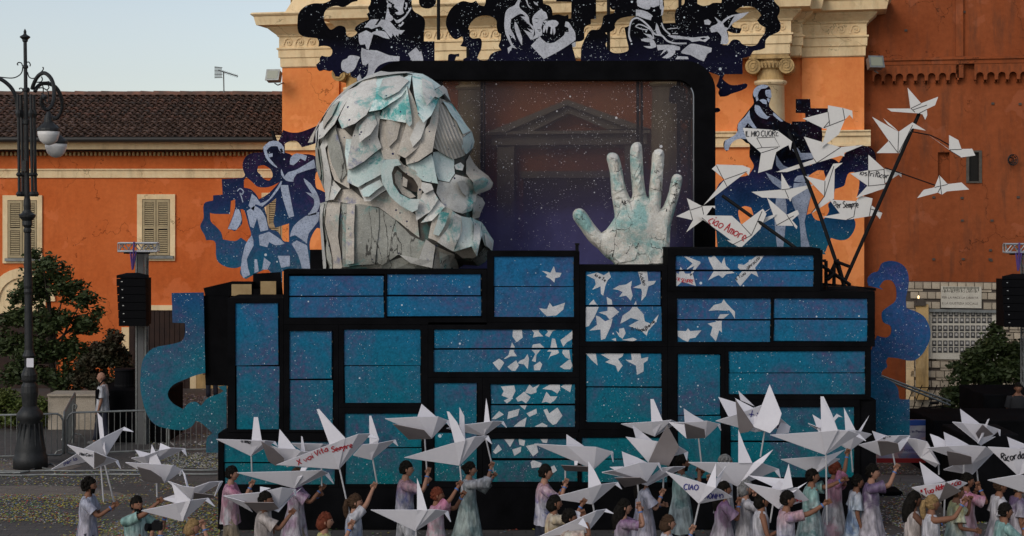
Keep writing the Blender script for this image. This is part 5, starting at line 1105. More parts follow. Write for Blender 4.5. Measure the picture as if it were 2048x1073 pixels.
PL = [ # name, outline, top lift, bottom lift, material
 ('neck_plate','100,700 150,690 140,800 180,950 185,1090 125,1090 112,900',.10,.06,'card_g'),('neck_plate','150,690 225,695 215,850 235,1000 235,1090 190,1090 180,930 145,800',.06,.03,'card_b'),
 ('neck_plate','228,700 320,702 410,722 412,810 392,985 300,990 238,1000 240,800',.07,.10,'card_g'),('neck_plate','410,722 480,770 560,850 632,882 600,960 500,940 425,990 396,980 413,810',.05,.07,'card_g'),
 ('neck_plate','632,868 676,900 660,1003 560,980 510,942 600,960',.12,.12,'card_w'),('neck_plate','678,902 760,940 776,1000 768,1090 640,1090 662,1003',.03,.03,'card_b'),('neck_plate','238,1002 400,987 520,952 640,1002 640,1090 238,1090',.04,.04,'card_g'),
 ('neck_plate','280,632 350,692 450,640 592,762 600,860 480,770 410,718 165,688 200,640',.03,.05,'card_b'),
 ('hair_plate','215,345 160,390 170,520 200,590 275,632 270,560 300,400 250,355',.10,.16,'card_b'),
 ('hair_plate','205,330 150,390 125,430 130,560 140,690 165,685 185,580 155,440 215,360',.12,.18,'card_w'),
 ('hair_plate','120,290 75,350 76,450 90,560 135,650 130,560 110,450',.03,.10,'card_w'),
 ('hair_plate','110,400 95,470 120,600 133,640 140,560 128,450',.15,.2,'card_g'),
 ('hair_plate','185,580 165,640 160,685 195,682 230,630 200,600',.12,.2,'card_w'),
 ('hair_plate','425,565 315,625 350,690 375,690 450,635 445,600',.12,.22,'card_w'),
 ('hair_plate','428,440 350,505 268,545 265,600 320,625 425,565 440,500',.16,.26,'card_t'),
 ('hair_plate','410,300 420,440 440,495 510,500 560,330 540,320 470,305',.14,.22,'card_b'),
 ('hair_plate','310,330 290,400 268,540 290,540 350,505 428,440 410,390 420,270 370,275',.22,.30,'card_w'),
 ('hair_plate','555,130 520,200 430,265 415,305 540,325 545,200',.16,.22,'card_t'),
 ('hair_plate','555,65 480,68 400,62 390,95 400,200 370,275 430,265 520,200 555,130',.10,.30,'card_t'),
 ('hair_plate','400,150 390,100 330,110 280,170 225,310 248,355 310,330 360,290 398,215',.20,.36,'card_w'),
 ('hair_plate','300,140 250,160 180,220 115,290 120,400 150,390 205,330 240,250',.12,.30,'card_w'),
 ('hair_plate','240,130 160,215 100,310 50,408 75,405 95,370 120,300 200,200 330,95',.10,.30,'card_b'),
 ('hair_plate','540,145 545,325 500,470 540,490 600,440 640,300 610,310 570,200',.20,.30,'card_b'),
 ('hair_plate','540,145 552,200 572,330 560,345 545,325',.27,.33,'card_t'),
 ('hair_plate','690,200 660,290 650,330 600,390 540,490 545,520 600,505 665,460 690,300',.24,.30,'card_b'),
 ('hair_plate','570,150 600,290 625,328 660,290 690,200 650,185 690,130 640,95 600,72 555,70',.16,.38,'card_t'),
 ('hair_plate','650,190 700,130 720,150 740,212 712,175 690,205',.3,.35,'card_w'),
 ('hair_plate','440,66 400,60 330,92 300,128 330,112 390,98 440,90 560,68 520,62',.25,.25,'card_w'),
 ('forehead_plate','690,200 740,215 800,300 838,350 800,390 810,470 760,492 700,460 668,440 690,300',.10,.14,'card_s'),
 ('brow_plate','838,350 852,400 845,430 815,465 795,440 800,390',.08,.16,'card_t'),
 ('temple_plate','665,460 700,455 760,492 765,560 740,600 690,590 660,520',.07,.10,'card_t'),
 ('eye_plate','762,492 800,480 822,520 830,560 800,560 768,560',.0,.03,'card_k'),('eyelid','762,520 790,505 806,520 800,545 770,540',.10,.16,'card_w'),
 ('cheek_plate','690,595 740,603 768,563 800,572 832,580 866,640 862,680 842,735 800,748 720,722 680,650',.08,.12,'card_w'),
 ('temple_plate','545,520 600,508 660,470 690,608 620,595 560,540',.26,.30,'card_t'),
 ('nose','828,465 850,505 870,530 920,568 942,600 938,622 862,658 850,600 818,560 815,500',.14,.26,'card_b'),('nostril_plate','850,600 900,572 942,600 930,632 862,658',.30,.34,'card_w'),
 ('moustache_plate','865,660 890,675 903,700 880,752 845,765 850,700',.10,.18,'card_w'),('moustache_plate','798,742 848,700 858,660 832,622 822,720',.10,.14,'card_t'),
 ('beard_plate','615,600 660,610 670,635 630,655 612,630',.30,.34,'card_w'),('beard_plate','600,660 665,635 692,680 652,740 590,780 585,740',.24,.32,'card_w'),('beard_plate','690,680 722,715 662,780 610,790 652,740',.18,.28,'card_w'),
 ('beard_plate','720,715 755,730 742,800 690,880 645,860 662,780',.16,.28,'card_b'),('beard_plate','755,735 795,760 802,830 760,925 688,880 742,800',.20,.34,'card_w'),('beard_plate','795,760 842,770 852,850 847,900 762,925 802,830',.24,.38,'card_t'),
 ('beard_plate','835,765 885,790 892,850 870,950 845,900',.26,.40,'card_t'),('beard_plate','885,790 945,880 940,930 905,900 890,850',.14,.30,'card_t'),
 ('chin_plate','760,925 845,903 868,948 850,960 800,960',.16,.10,'card_b'),('chin_plate','870,950 905,905 940,930 905,985 870,1005 840,962',.16,.14,'card_g'),
 ('ear_rim','440,498 428,550 437,610 470,665 520,710 575,740 598,728 606,680 560,678 515,655 485,610 478,560 490,528 522,522 507,495',.42,.46,'card_t'),
 ('ear_fold','508,495 530,520 585,548 612,582 616,640 606,690 594,680 598,620 575,582 530,552 505,528',.30,.26,'card_b'),
 ('ear_fold','500,545 520,560 522,620 560,645 585,668 560,676 520,655 490,605 486,565',.16,.16,'card_b'),('ear_fold','528,575 550,590 545,625 525,618',.34,.30,'card_b'),
 ('hair_plate','160,395 205,335 235,430 262,560 232,600 192,520',.22,.20,'card_g'),('hair_plate','262,400 300,398 290,470 268,538 256,470',.26,.22,'card_t'),('hair_plate','455,300 520,312 500,400 462,440 440,360',.25,.24,'card_b'),
 ('hair_plate','590,330 618,300 640,305 612,400 575,440 560,400',.34,.33,'card_w'),('hair_plate','325,345 362,300 395,290 408,330 380,380 330,420',.30,.36,'card_w'),('hair_plate','140,300 175,240 215,215 190,290 150,350',.26,.33,'card_b'),
 ('hair_plate','425,112 500,92 548,120 505,180 440,215 408,190',.24,.30,'card_w'),('hair_plate','605,100 655,128 680,185 640,250 618,190',.33,.40,'card_w'),('hair_plate','95,430 112,440 128,560 118,590 98,520',.22,.24,'card_b'),
 ('forehead_plate','705,215 745,222 798,300 834,350 802,372 770,310 735,262',.19,.20,'card_t'),('cheek_plate','775,600 805,590 830,625 822,668 800,650',.19,.22,'card_w'),
 ('neck_plate','262,705 300,704 296,980 258,985',.16,.16,'card_b'),
 ('neck_plate','112,720 136,700 132,800 150,1000 130,1060 118,900',.18,.12,'card_w'),('neck_plate','690,925 735,942 745,1060 700,1070',.10,.10,'card_g'),('neck_plate','300,1010 420,1000 430,1085 310,1085',.10,.10,'card_b'),('neck_plate','480,975 580,1000 575,1085 470,1085',.10,.10,'card_g'),
 ('beard_plate','765,755 796,768 792,850 766,905 750,850',.42,.40,'card_w'),('beard_plate','856,790 882,800 884,880 866,935 852,880',.45,.44,'card_w'),('beard_plate','905,840 940,892 934,922 912,898',.38,.36,'card_w'),('beard_plate','700,735 742,745 728,790 694,850 668,842',.36,.34,'card_t'),
 ('lip_plate','862,735 884,742 876,768 850,775 845,765',.26,.22,'card_b'),('hair_plate','330,640 360,620 420,590 436,615 372,668 346,668',.30,.28,'card_t'),
 
]
for i, (nm, s_, l0, l1, mm) in enumerate(PL):
    soft = any(k_ in nm for k_ in ('ear','nose','nostril','cheek','forehead','temple','brow','eye','lip','moustache'))
    V, Fs = HI.plate(Q('H', s_), l0, l1*(1.0 if soft else 1.35), 12 if soft else 17, seed=i, curl=-.06 if 'hair' in nm else 0, rough=.003 if soft else .011)
    o_ = ob(nm, V, Fs, M[mm], hd)
    if nm != 'neck_plate': o_.data.polygons.foreach_set('use_smooth', [len(p_.vertices) == 3 for p_ in o_.data.polygons])
b = MB(); b.slab(Q('H','497,540 560,560 600,600 590,650 540,640 505,600'), None, 29.75-HI.h(825,360)-.17, .05); b.ob('ear_hollow_shade', M['joint'], hd)  # flat dark slab painting in the shade of the ear's hollow
# hand
hn = root('giant_hand_sculpture', 'giant raised hand with spread fingers in cracked pale papier mache', 'sculpture', P(1270, 545, 29.6))
HH = smooth_loop(Q('HD','165,625 190,602 225,600 262,632 310,705 365,770 400,752 452,680 462,640 440,500 428,340 405,245 418,207 450,199 482,212 502,255 520,340 545,460 576,530 590,495 576,330 573,185 592,137 625,124 655,142 663,250 672,400 688,500 705,520 712,430 725,300 733,205 768,172 803,178 818,215 810,330 800,470 790,600 812,580 850,480 872,375 905,351 938,362 946,400 925,500 900,590 868,700 860,760 856,880 835,930 832,1100 470,1100 455,990 400,950 340,885 280,835 210,735 168,675'), 2, 70)
HNI = Inflate(HH, 29.6, 14, .20)
def knuck(u, v): return .10*math.exp(-((u-1268)**2/1500+(v-450)**2/900))
b = MB(); HNI.mesh(4.2, b, knuck, seed=9)
m, t, bb = newmat('cracked_papier_mache'); g = NT(t); p = g.pos()
f0 = g.step(g.noise(2.6, 7, p, .7), .35, .68); cc = g.mix(f0, (.68,.66,.60), (.52,.49,.44)); f = g.step(g.noise(1.5, 7, p, .7, .4), .49, .62); cc = g.mix(g.math('MULTIPLY', f, .7), cc, (.10,.36,.36))
f = g.step(g.noise(3.1, 6, p, .7, .3), .56, .7); cc = g.mix(g.math('MULTIPLY', f, .5), cc, (.3,.22,.15))
mp = g.n('ShaderNodeMapping'); g.l(p, mp.inputs[0]); mp.inputs['Scale'].default_value = (1, .3, .6)
wn_ = g.n('ShaderNodeTexNoise'); wn_.inputs['Scale'].default_value = 3.5; wn_.inputs['Detail'].default_value = 5; g.l(mp.outputs[0], wn_.inputs['Vector'])
vm = g.n('ShaderNodeVectorMath', operation='MULTIPLY_ADD'); g.l(wn_.outputs['Color'], vm.inputs[0]); vm.inputs[1].default_value = (.35,.35,.35); g.l(mp.outputs[0], vm.inputs[2])
ve = g.vor(4.6, vm.outputs[0], 'DISTANCE_TO_EDGE'); crack = g.math('LESS_THAN', ve.outputs['Distance'], .015)
brk = g.math('GREATER_THAN', g.noise(2.4, 4, p, .6), .51); crack = g.math('MULTIPLY', crack, brk); cc = g.mix(crack, cc, (.03,.027,.025))
fn = g.step(g.noise(38, 4, p, .75), .3, .7); cc = g.mix(.35, cc, g.mix(fn, (0,0,0), (1,1,1)), 'OVERLAY')
g.l(cc, bb.inputs['Base Color']); bb.inputs['Roughness'].default_value = .8
bp = g.n('ShaderNodeBump'); bp.inputs['Distance'].default_value = .03; bp.inputs['Strength'].default_value = .9
g.l(g.math('SUBTRACT', g.noise(12, 6, p, .75), g.math('MULTIPLY', crack, 1.5)), bp.inputs['Height']); g.l(bp.outputs[0], bb.inputs['Normal']); M['mache'] = m
b.ob('hand', m, hn, smooth=True)
for i, s_ in enumerate(('422,212 450,203 478,216 484,245 462,262 430,250','583,150 622,130 648,150 650,185 618,202 586,188','745,185 770,176 800,184 805,215 775,225 746,212','888,362 912,354 934,366 936,390 912,402 888,392','170,622 196,606 222,612 225,650 205,675 180,660')):
    V, Fs = HNI.plate(Q('HD', s_), .035, .02, 7, .02, i); ob('fingernail', V, Fs, M['card_w'], hn)
for i, s_ in enumerate(('432,345 500,330 530,450 448,500','585,205 655,205 665,345 640,338 585,405','600,400 642,345 665,350 680,490 590,520','732,260 808,235 800,440 715,470','875,410 930,425 905,545 840,560','455,510 535,500 575,590 470,640','240,690 320,740 365,790 350,880 280,800','480,650 570,620 600,800 470,780','640,560 700,580 735,700 650,780','720,690 860,740 850,850 730,760','430,960 520,860 640,850 600,960 470,990','700,800 840,860 820,985 700,990')):
    V, Fs = HNI.plate(Q('HD', s_), .02, .028, 8, .02, 40+i); 
    o_ = ob('patch', V, Fs, M['mache'], hn)
# ================================================================ big white board birds on poles
def poly_bird(label, D, polys, lines=(), texts=(), tilt=0.0, g_='white board birds fixed to black poles at the right of the float'):
    allp = [p for q in polys for p in q]; c = P(sum(p[0] for p in allp)/len(allp), max(p[1] for p in allp), D)
    r_ = root('board_bird', label, 'bird cutout', c, g_)
    bd = None
    for i, q in enumerate(polys):
        o = MB().slab(q, None, D+i*.03, .02).ob('bird_panel', M['paper_fix'], r_); bd = bd or o
    for l in lines:
        A, B = ribbon(l, 1.3); n = len(A); b = MB(); b.add([P(u, v, D-.004) for u, v in A+B], [(i, i+1, n+i+1, n+i) for i in range(n-1)]); b.ob('crease', M['ink'], r_)
    for t, (ua, va, ub, vb), h, m_, w_ in texts: write_on('lettering', t, bd, ua, va, ub, vb, h, M[m_], w_, .008, .12)
    return r_
def T2(z, s): a = Q(z, s); return (a[0][0], a[0][1], a[1][0], a[1][1])
poly_bird('topmost white bird at the tip of the long black pole', 29.3, [Q('PB','533,207 678,207 660,80 743,175 847,135 828,187 778,210 780,248 768,275 752,243 730,237 560,225')], [Q('PB','680,206 705,230'),Q('PB','680,206 743,176'),Q('PB','690,216 778,186'),Q('PB','730,237 778,212')])
poly_bird('white bird with two raised wings below the topmost one on the long pole', 29.35, [Q('PB','443,258 605,350 690,292 772,342 700,330 685,330 630,463 610,480 470,480 545,405'), Q('PB','512,268 580,325 604,348 540,305')], [Q('PB','605,350 600,478'),Q('PB','545,405 600,478'),Q('PB','605,478 690,310')])
poly_bird('white bird with down-hooked beak, beside the black stepped blocks', 29.7, [Q('PB','18,268 172,228 172,187 262,203 320,220 324,270 305,245 275,275 238,365 133,445 165,330 145,330')], [Q('PB','172,228 182,308'),Q('PB','145,325 275,275'),Q('PB','182,282 145,325'),Q('PB','262,203 275,275')])
poly_bird('long white bird spread across the child board, right of the heart bird', 29.75, [Q('CB','757,378 815,505 600,577 660,578 825,527 965,485 985,490 985,470 1095,425 960,437')], [Q('CB','815,505 828,527'),Q('CB','828,527 965,437')])
poly_bird('narrow upright white bird with pointed folded wings, between the two lower poles', 29.6, [Q('PB','30,620 150,650 205,545 262,540 213,580 208,760 68,852 150,745')], [Q('PB','153,650 150,745 68,850'),Q('PB','150,745 208,560')])
poly_bird('white bird with nostri ricordi written in black', 29.45, [Q('PB','420,490 515,575 622,600 622,628 605,612 520,665 537,690 345,755 415,680 308,605 420,585')], [Q('PB','420,585 420,680'),Q('PB','515,575 520,668'),Q('PB','415,682 537,670'),Q('PB','420,592 515,580')], [('nostri Ricordi', T2('PB','355,612 570,640'), 11, 'ink', 1.5)])
poly_bird('white bird with Per Sempre written in black', 29.5, [Q('PB','180,765 345,775 370,740 445,758 437,800 505,848 490,885 470,860 285,890 132,872 245,850')], [Q('PB','345,775 330,870 285,890'),Q('PB','437,800 425,865'),Q('PB','430,822 500,842')], [('Per Sempre', T2('PB','208,818 362,810'), 13, 'ink', 1.6)])
poly_bird('white bird farthest right, above the small dark tower window', 29.25, [Q('PB','795,373 915,460 915,370 970,400 990,455 1055,453 1075,495 985,507')], [Q('PB','915,460 990,457'),Q('PB','915,462 985,505')])
poly_bird('small low white bird at the end of the drooping wire', 29.25, [Q('PB','720,755 760,705 825,690 855,617 905,670 990,660 1037,703 900,715 870,735 845,722')], [Q('PB','855,620 868,735'),Q('PB','825,690 905,672'),Q('PB','862,690 845,722')])
poly_bird('white bird with IL MIO CUORE written in black', 29.7, [Q('CB','412,328 560,338 610,345 690,405 680,455 670,425 640,440 600,465 575,560 498,583 515,470 440,402 428,382')], [Q('CB','490,385 590,380 620,435 520,440 490,385'),Q('CB','515,470 610,440'),Q('CB','490,445 520,440')], [('IL MIO CUORE', T2('CB','428,378 618,374'), 11, 'ink', 1.5)])
poly_bird('white bird with a drooping wing, overlapping the right edge of the black frame', 29.6, [Q('CB','237,560 265,535 410,540 455,557 445,598 430,578 190,765 310,620')], [Q('CB','262,540 332,680'),Q('CB','310,620 435,575')])
poly_bird('small star shaped white bird in front of the black frame beside the giant hand', 29.4, [Q('CB','95,725 180,770 255,768 255,785 240,775 190,845 92,918 130,850 35,828 115,790')], [Q('CB','180,770 190,818'),Q('CB','110,795 180,772'),Q('CB','115,800 128,850')])
poly_bird('white bird with ciao Amore written in red, resting on the float top', 29.3, [Q('CB','150,822 350,825 405,875 525,785 545,815 510,900 400,1007 310,960 345,965 280,915')], [Q('CB','405,875 460,935'),Q('CB','350,990 460,935 520,800'),Q('CB','180,835 350,990')], [('ciao Amore', T2('CB','215,862 425,972'), 19, 'ink_r', 2.0)])
poly_bird('flat gliding white bird in the middle of the child board', 29.65, [Q('CB','460,690 630,677 630,585 680,672 820,645 690,722 680,745 670,728 520,722')], [Q('CB','650,680 670,725'),Q('CB','630,678 680,672')])
poly_bird('white bird with one pointed wing up, just right of the ciao Amore bird', 29.45, [Q('CB','548,722 660,820 720,792 730,815 690,850 720,885 715,900 700,882 460,878 605,880')], [Q('CB','600,880 700,825'),Q('CB','660,820 700,882')])
poly_bird('short white bird peeping out behind the ciao Amore bird', 29.42, [Q('CB','515,815 570,782 530,812 520,840 600,815 590,830 515,875')])
def pole(label, segs, r_=.045, name='support_pole', cat='pole', m='black2'):
    b = MB(); pts = [P(u, v, D) for u, v, D in segs]; b.tube(pts, r_, 8); return b.ob(name, M[m], None, label=label, cat=cat)
pole('long black pole leaning right, carrying the two highest white birds', [(1838,228,29.42),(1684,575,29.0)], .036)
pole('black pole leaning left, up to the heart bird', [(1577,264,29.85),(1640,430,29.5),(1690,577,29.0)], .036)
pole('lowest black pole slanting down left to right behind the ciao Amore bird', [(1445,392,29.7),(1592,497,28.95)], .034)
b = MB(); b.tube([P(1825,264,29.4), P(1861,271,29.3), P(1880,280,29.28), P(1899,291,29.27)], .012, 5)
b.ob('wire', M['black2'], None, label='thin black wire reaching from the long pole to the farthest right bird', cat='wire')
b = MB(); b.tube([P(1770,336,29.4), P(1810,350,29.3), P(1870,371,29.27)], .012, 5)
b.ob('wire', M['black2'], None, label='thin black wire reaching from the ricordi bird to the small low bird', cat='wire')
pf = root('pole_foot', 'black steel foot bracing the bird poles on top of the float', 'bracket', P(1680, 577, 29))
for a, c in (((1668,522,28.9),(1700,534,28.9)),((1655,560,28.9),(1672,524,29)),((1641,530,28.7),(1700,570,29)),((1668,530,28.9),(1668,572,28.9)),((1674,519,28.95),(1690,576,28.95)),((1655,560,28.8),(1668,548,28.8))):
    b = MB(); b.tube([P(*a), P(*c)], .035, 6); b.ob('brace', M['black2'], pf)
MB().pbox(1655, 574, 1715, 579, 28.7, 29.2).ob('foot_plate', M['black2'], pf)

# ================================================================ street lamp
LD = 34.5
sl_ = root('street_lamp', 'tall dark cast iron street lamp with curled arms and frosted bowls', 'street lamp', P(61, 935, LD))
def LPz(u, v): return P(u, v, LD)
axis = (LPz(50,65)-LPz(61,935)).normalized()
def lprof(rows): return [(w_/2*LD/F, (935-v)*LD/F/axis.z) for v, w_ in rows]
base = LPz(61,935)
b = MB(); b.lathe(base, lprof([(935,68),(912,66),(910,62),(900,60),(890,56),(860,44),(845,36),(838,50),(828,52),(820,40),(812,28)]), 28, ax=axis)
pdo = b.ob('pedestal', M['iron'], sl_, smooth=True)
for q in range(14):
    b = MB(); a_ = 2*math.pi*q/14; b.tube([base+Vector((math.cos(a_)*24*LD/F*k2, math.sin(a_)*24*LD/F*k2, z2)) for k2, z2 in ((1.13,.42),(.98,.7),(.92,1.0))], .022, 5); b.ob('flute', M['iron'], pdo)
b = MB(); b.lathe(base, lprof([(812,28),(800,30),(785,34),(772,32),(765,24),(760,30),(750,32),(742,26),(735,18),(718,18),(712,26),(706,20),(700,17),(590,14.5),(584,17),(578,15),(572,17),(466,12.5),(464,16),(460,16),(456,12),(450,20),(442,18),(434,32),(430,33),(426,20),(420,14),(410,15),(400,13),(396,11),(250,9),(248,13),(240,13),(238,9),(184,8),(182,12),(178,12),(176,7.5),(138,7.2),(136,11),(132,11),(130,7),(85,7),(83,11),(80,11),(78,15),(75,21),(73,19),(70,8),(67,5),(64,6),(61,4),(58,0.5)]), 16, ax=axis)
b.ob('post', M['iron'], sl_, smooth=False)
for sg, q in ((-1, 'left'), (1, 'right')):
    b = MB()
    for dd in (-.12, .12):
        b.tube([LPz(55+sg*13, 388)+Vector((0,dd,0)), LPz(53+sg*12.5, 240)+Vector((0,dd,0)), LPz(52+sg*13, 190)+Vector((0,dd,0))], .035, 7)
        b.lathe(LPz(55+sg*13, 389)+Vector((0,dd,0)), [(.05,-.05),(.08,0),(.05,.06)], 8); b.lathe(LPz(54+sg*12.7, 350)+Vector((0,dd,0)), [(.04,-.04),(.07,0),(.04,.05)], 8); b.lathe(LPz(53+sg*12.5, 228)+Vector((0,dd,0)), [(.05,-.08),(.07,0),(.05,.08)], 8)
    b.ob('side_rod', M['iron'], sl_)
def curl(pts, dd, r_, nm='arm'):
    b = MB(); b.tube([P(u, v, LD+d_) for (u, v, d_) in [(p[0], p[1], dd*i/(len(pts)-1)) for i, p in enumerate(smooth_loop(pts, 4, 170, False)[:]) ] ] if False else [P(p[0], p[1], LD+dd*i/ (len(sp)-1)) for sp in [smooth_loop(pts, 4, 170, False)] for i, p in enumerate(sp)], r_, 7); return b.ob(nm, M['iron'], sl_)
curl(Q('LP','345,740 360,690 395,620 440,580 490,575 540,620 570,690 580,780 575,860 550,930 500,965 460,930 445,880 460,820 475,825 485,840'), -.8, .045)
curl(Q('LP','375,770 400,720 450,685 520,685 580,710 630,770 665,870 665,960 630,1040 580,1060 530,1020 515,975'), .7, .045)
curl(Q('LP','190,1000 185,900 170,830 130,745 70,680 0,635 -90,600 -200,650'), -.3, .045)
for s_ in ('295,560 310,610 345,630 390,615 430,570 460,540 465,515 455,510','245,500 235,560 200,600 130,625 0,615 -80,600','240,495 230,465 200,458 185,475 195,488','390,670 470,670 530,662','415,735 450,730 500,755 520,790 525,900','445,610 455,640 440,665 400,670','515,700 525,730 500,752 480,740','245,765 215,790 170,780 145,750','245,760 235,735 210,735 212,748','290,455 310,455 325,480 320,500','290,730 310,735 315,760 305,770 320,805','440,790 465,800 470,850 500,900','455,700 465,740 460,800'):
    curl(Q('LP', s_), 0, .013, 'scroll')
for i, (u, v0_, dd) in enumerate(((97,237,-.8),(112,262,.7))):
    b = MB(); c_ = P(u, v0_, LD+dd); s_ = (LD+dd)/F
    b.lathe(c_, [(3*s_,12*s_),(5*s_,8*s_),(8*s_,2*s_),(9*s_,-8*s_),(15*s_,-14*s_),(22*s_,-20*s_),(23*s_,-24*s_),(22*s_,-26*s_)], 16); lf = b.ob('lamp_hood', M['iron'], sl_)
    b = MB(); b.lathe(c_, [(21.5*s_,-26*s_),(21*s_,-34*s_),(17*s_,-45*s_),(9*s_,-52*s_),(1*s_,-54*s_)], 16); b.ob('lamp_bowl', M['lampglass'], sl_, smooth=True)
b = MB(); b.pbox(53, 717, 67, 735, LD-.34, LD-.335); b.ob('notice', M['paper'], sl_)
b = MB(); b.pbox(44, 322, 52, 343, LD-.2, LD-.08); b.ob('junction_box', M['iron'], sl_)
cb = MB(); cb.tube([GP(u, v, .03) for u, v in smooth_loop(Q('px','-60 944 40 946 75 935 100 928 112 934 104 940 85 936'), 3, 170, False)], .02, 5); cb.ob('cable', M['galv'], None, label='pale cable lying in a loop around the foot of the street lamp', cat='cable')
for v, lb in ((943, 'upper of two pale cables running straight across the paving on the left'), (951, 'lower of two pale cables running straight across the paving on the left')):
    cb = MB(); cb.tube([GP(u, v-2.5*u/435+math.sin(u*.05)*.5, .025) for u in range(-60, 436, 15)], .022, 5); cb.ob('cable', M['galv'], None, label=lb, cat='cable')

# ================================================================ trees, hedges, low walls
def leaves(name, blobs, D, dep, n, size, m, parent, seed=1, asp=.5):
    rl = random.Random(seed); V = []; Fs = []; wts = [b_[2]*b_[3] for b_ in blobs]
    cl = []
    for b_ in blobs:
        for _ in range(max(3, int(b_[2]*b_[3]/55))):
            while True:
                x, y, z = (rl.uniform(-1, 1) for _ in range(3))
                if x*x+y*y+z*z < 1: break
            k = (x*x+y*y+z*z)**.5; f_ = .55+.45*rl.random(); cl.append((b_[0]+x*b_[2]*f_/max(.5,k)**.3, b_[1]+z*b_[3]*f_, y*dep*min(b_[2],60)/60))
    for _ in range(n):
        c = rl.choice(cl); rr_ = .28*rl.random()**.6; a, e = rl.uniform(0, 6.28), rl.uniform(-1.5, 1.5)
        p = P(c[0], c[1], D+c[2])+Vector((math.cos(a)*math.cos(e)*rr_, math.sin(a)*math.cos(e)*rr_, math.sin(e)*rr_*.6))
        s_ = size*rl.uniform(.6, 1.3); d1 = Vector((rl.uniform(-1,1), rl.uniform(-1,1), rl.uniform(-.6,.4))).normalized(); d2 = d1.cross(Vector((rl.uniform(-1,1), rl.uniform(-1,1), rl.uniform(.2,1)))).normalized()*asp
        k = len(V); V += [p-d1*s_, p+d2*s_, p+d1*s_, p-d2*s_]; Fs.append((k, k+1, k+2, k+3))
    return ob(name, V, Fs, m, parent)
def tree(label, cat, D, base, blobs, dep, n, size, m, seed, trunk=((0,0),), r0=.14, stems=1, gv=None):
    t = root('tree' if cat == 'tree' else 'shrub', label, cat, base)
    leaves('crown', blobs, D, dep, n, size, m, t, seed)
    rl = random.Random(seed+5)
    for st in range(stems):
        b = MB(); top = blobs[0]; ct = P(top[0], top[1], D); o_ = Vector((rl.uniform(-.25,.25)*(stems > 1), rl.uniform(-.2,.2)*(stems > 1), 0))
        mid = base.lerp(ct, .45)+Vector((rl.uniform(-.15,.15), 0, 0)); b.tube([base+o_, base+o_+Vector((0,0,.3)), mid+o_*.5, base.lerp(ct, .75), ct], [r0, r0*.85, r0*.6, r0*.4, r0*.15], 8); b.ob('trunk', M['bark'], t)
    for bl_ in blobs[1:]:
        b = MB(); e_ = P(bl_[0], bl_[1], D+rl.uniform(-.3,.3)); s0 = base.lerp(ct, rl.uniform(.35,.7)); b.tube([s0, s0.lerp(e_, .5)+Vector((0,0,.12)), e_], [r0*.35, r0*.22, r0*.08], 6); b.ob('limb', M['bark'], t)
    return t
tree('green leafy tree in front of the arched door, right behind the street lamp', 'tree', 43, GP(110, 400+6*F/43), [(95,540,45,30),(60,585,45,32),(130,575,40,30),(165,600,32,20),(30,640,42,22),(95,640,60,34),(165,650,36,26),(75,700,70,34),(150,705,50,32),(50,745,55,28),(120,755,60,30),(20,690,40,26),(85,512,22,12),(180,640,16,10),(190,625,10,8)], .9, 15000, .075, M['leaf'], 11, r0=.13)
tree('rusty dark shrub between the tree and the left loudspeaker', 'shrub', 42, GP(205, 400+6*F/42), [(215,700,38,20),(185,730,40,24),(240,720,28,22),(200,765,52,18),(250,750,18,18),(160,760,30,18),(225,672,20,10)], .8, 12000, .065, M['leaf3'], 12, r0=.05, stems=3)
tree('clipped yellow green hedge beside the foot of the street lamp', 'hedge', 40.5, GP(40, 400+6*F/40.5), [(10,805,45,26),(60,812,48,26),(105,818,24,20),(-40,805,50,28),(30,835,60,18),(85,840,30,14)], .6, 7500, .055, M['leaf2'], 13, r0=.04, stems=3)
tree('dark evergreen tree in front of the memorial wall, left of the right loudspeaker', 'tree', 39, GP(1975, 400+6*F/39), [(1985,690,34,22),(1955,715,34,22),(2015,705,34,26),(1930,745,36,24),(1985,750,46,30),(2035,740,36,34),(1915,790,30,30),(1965,805,48,34),(2020,810,46,36),(1990,660,18,12),(1900,820,14,16),(2060,780,30,50)], .8, 15000, .07, M['leaf'], 14, r0=.12)
M['planter'] = mat('planter_stone', (.36,.31,.25), (.27,.23,.18), 2.5, .9, .2, 14, fine=.25)
b = MB(); b.pbox(96, 792, 196, 846, 40.2, 40.8); b.pbox(94, 789, 198, 793, 40.12, 40.9); b.pbox(96, 846, 196, 862, 40.2, 40.8)
b.ob('low_wall', M['planter'], None, label='low pale stone planter wall behind the bald man', cat='wall')
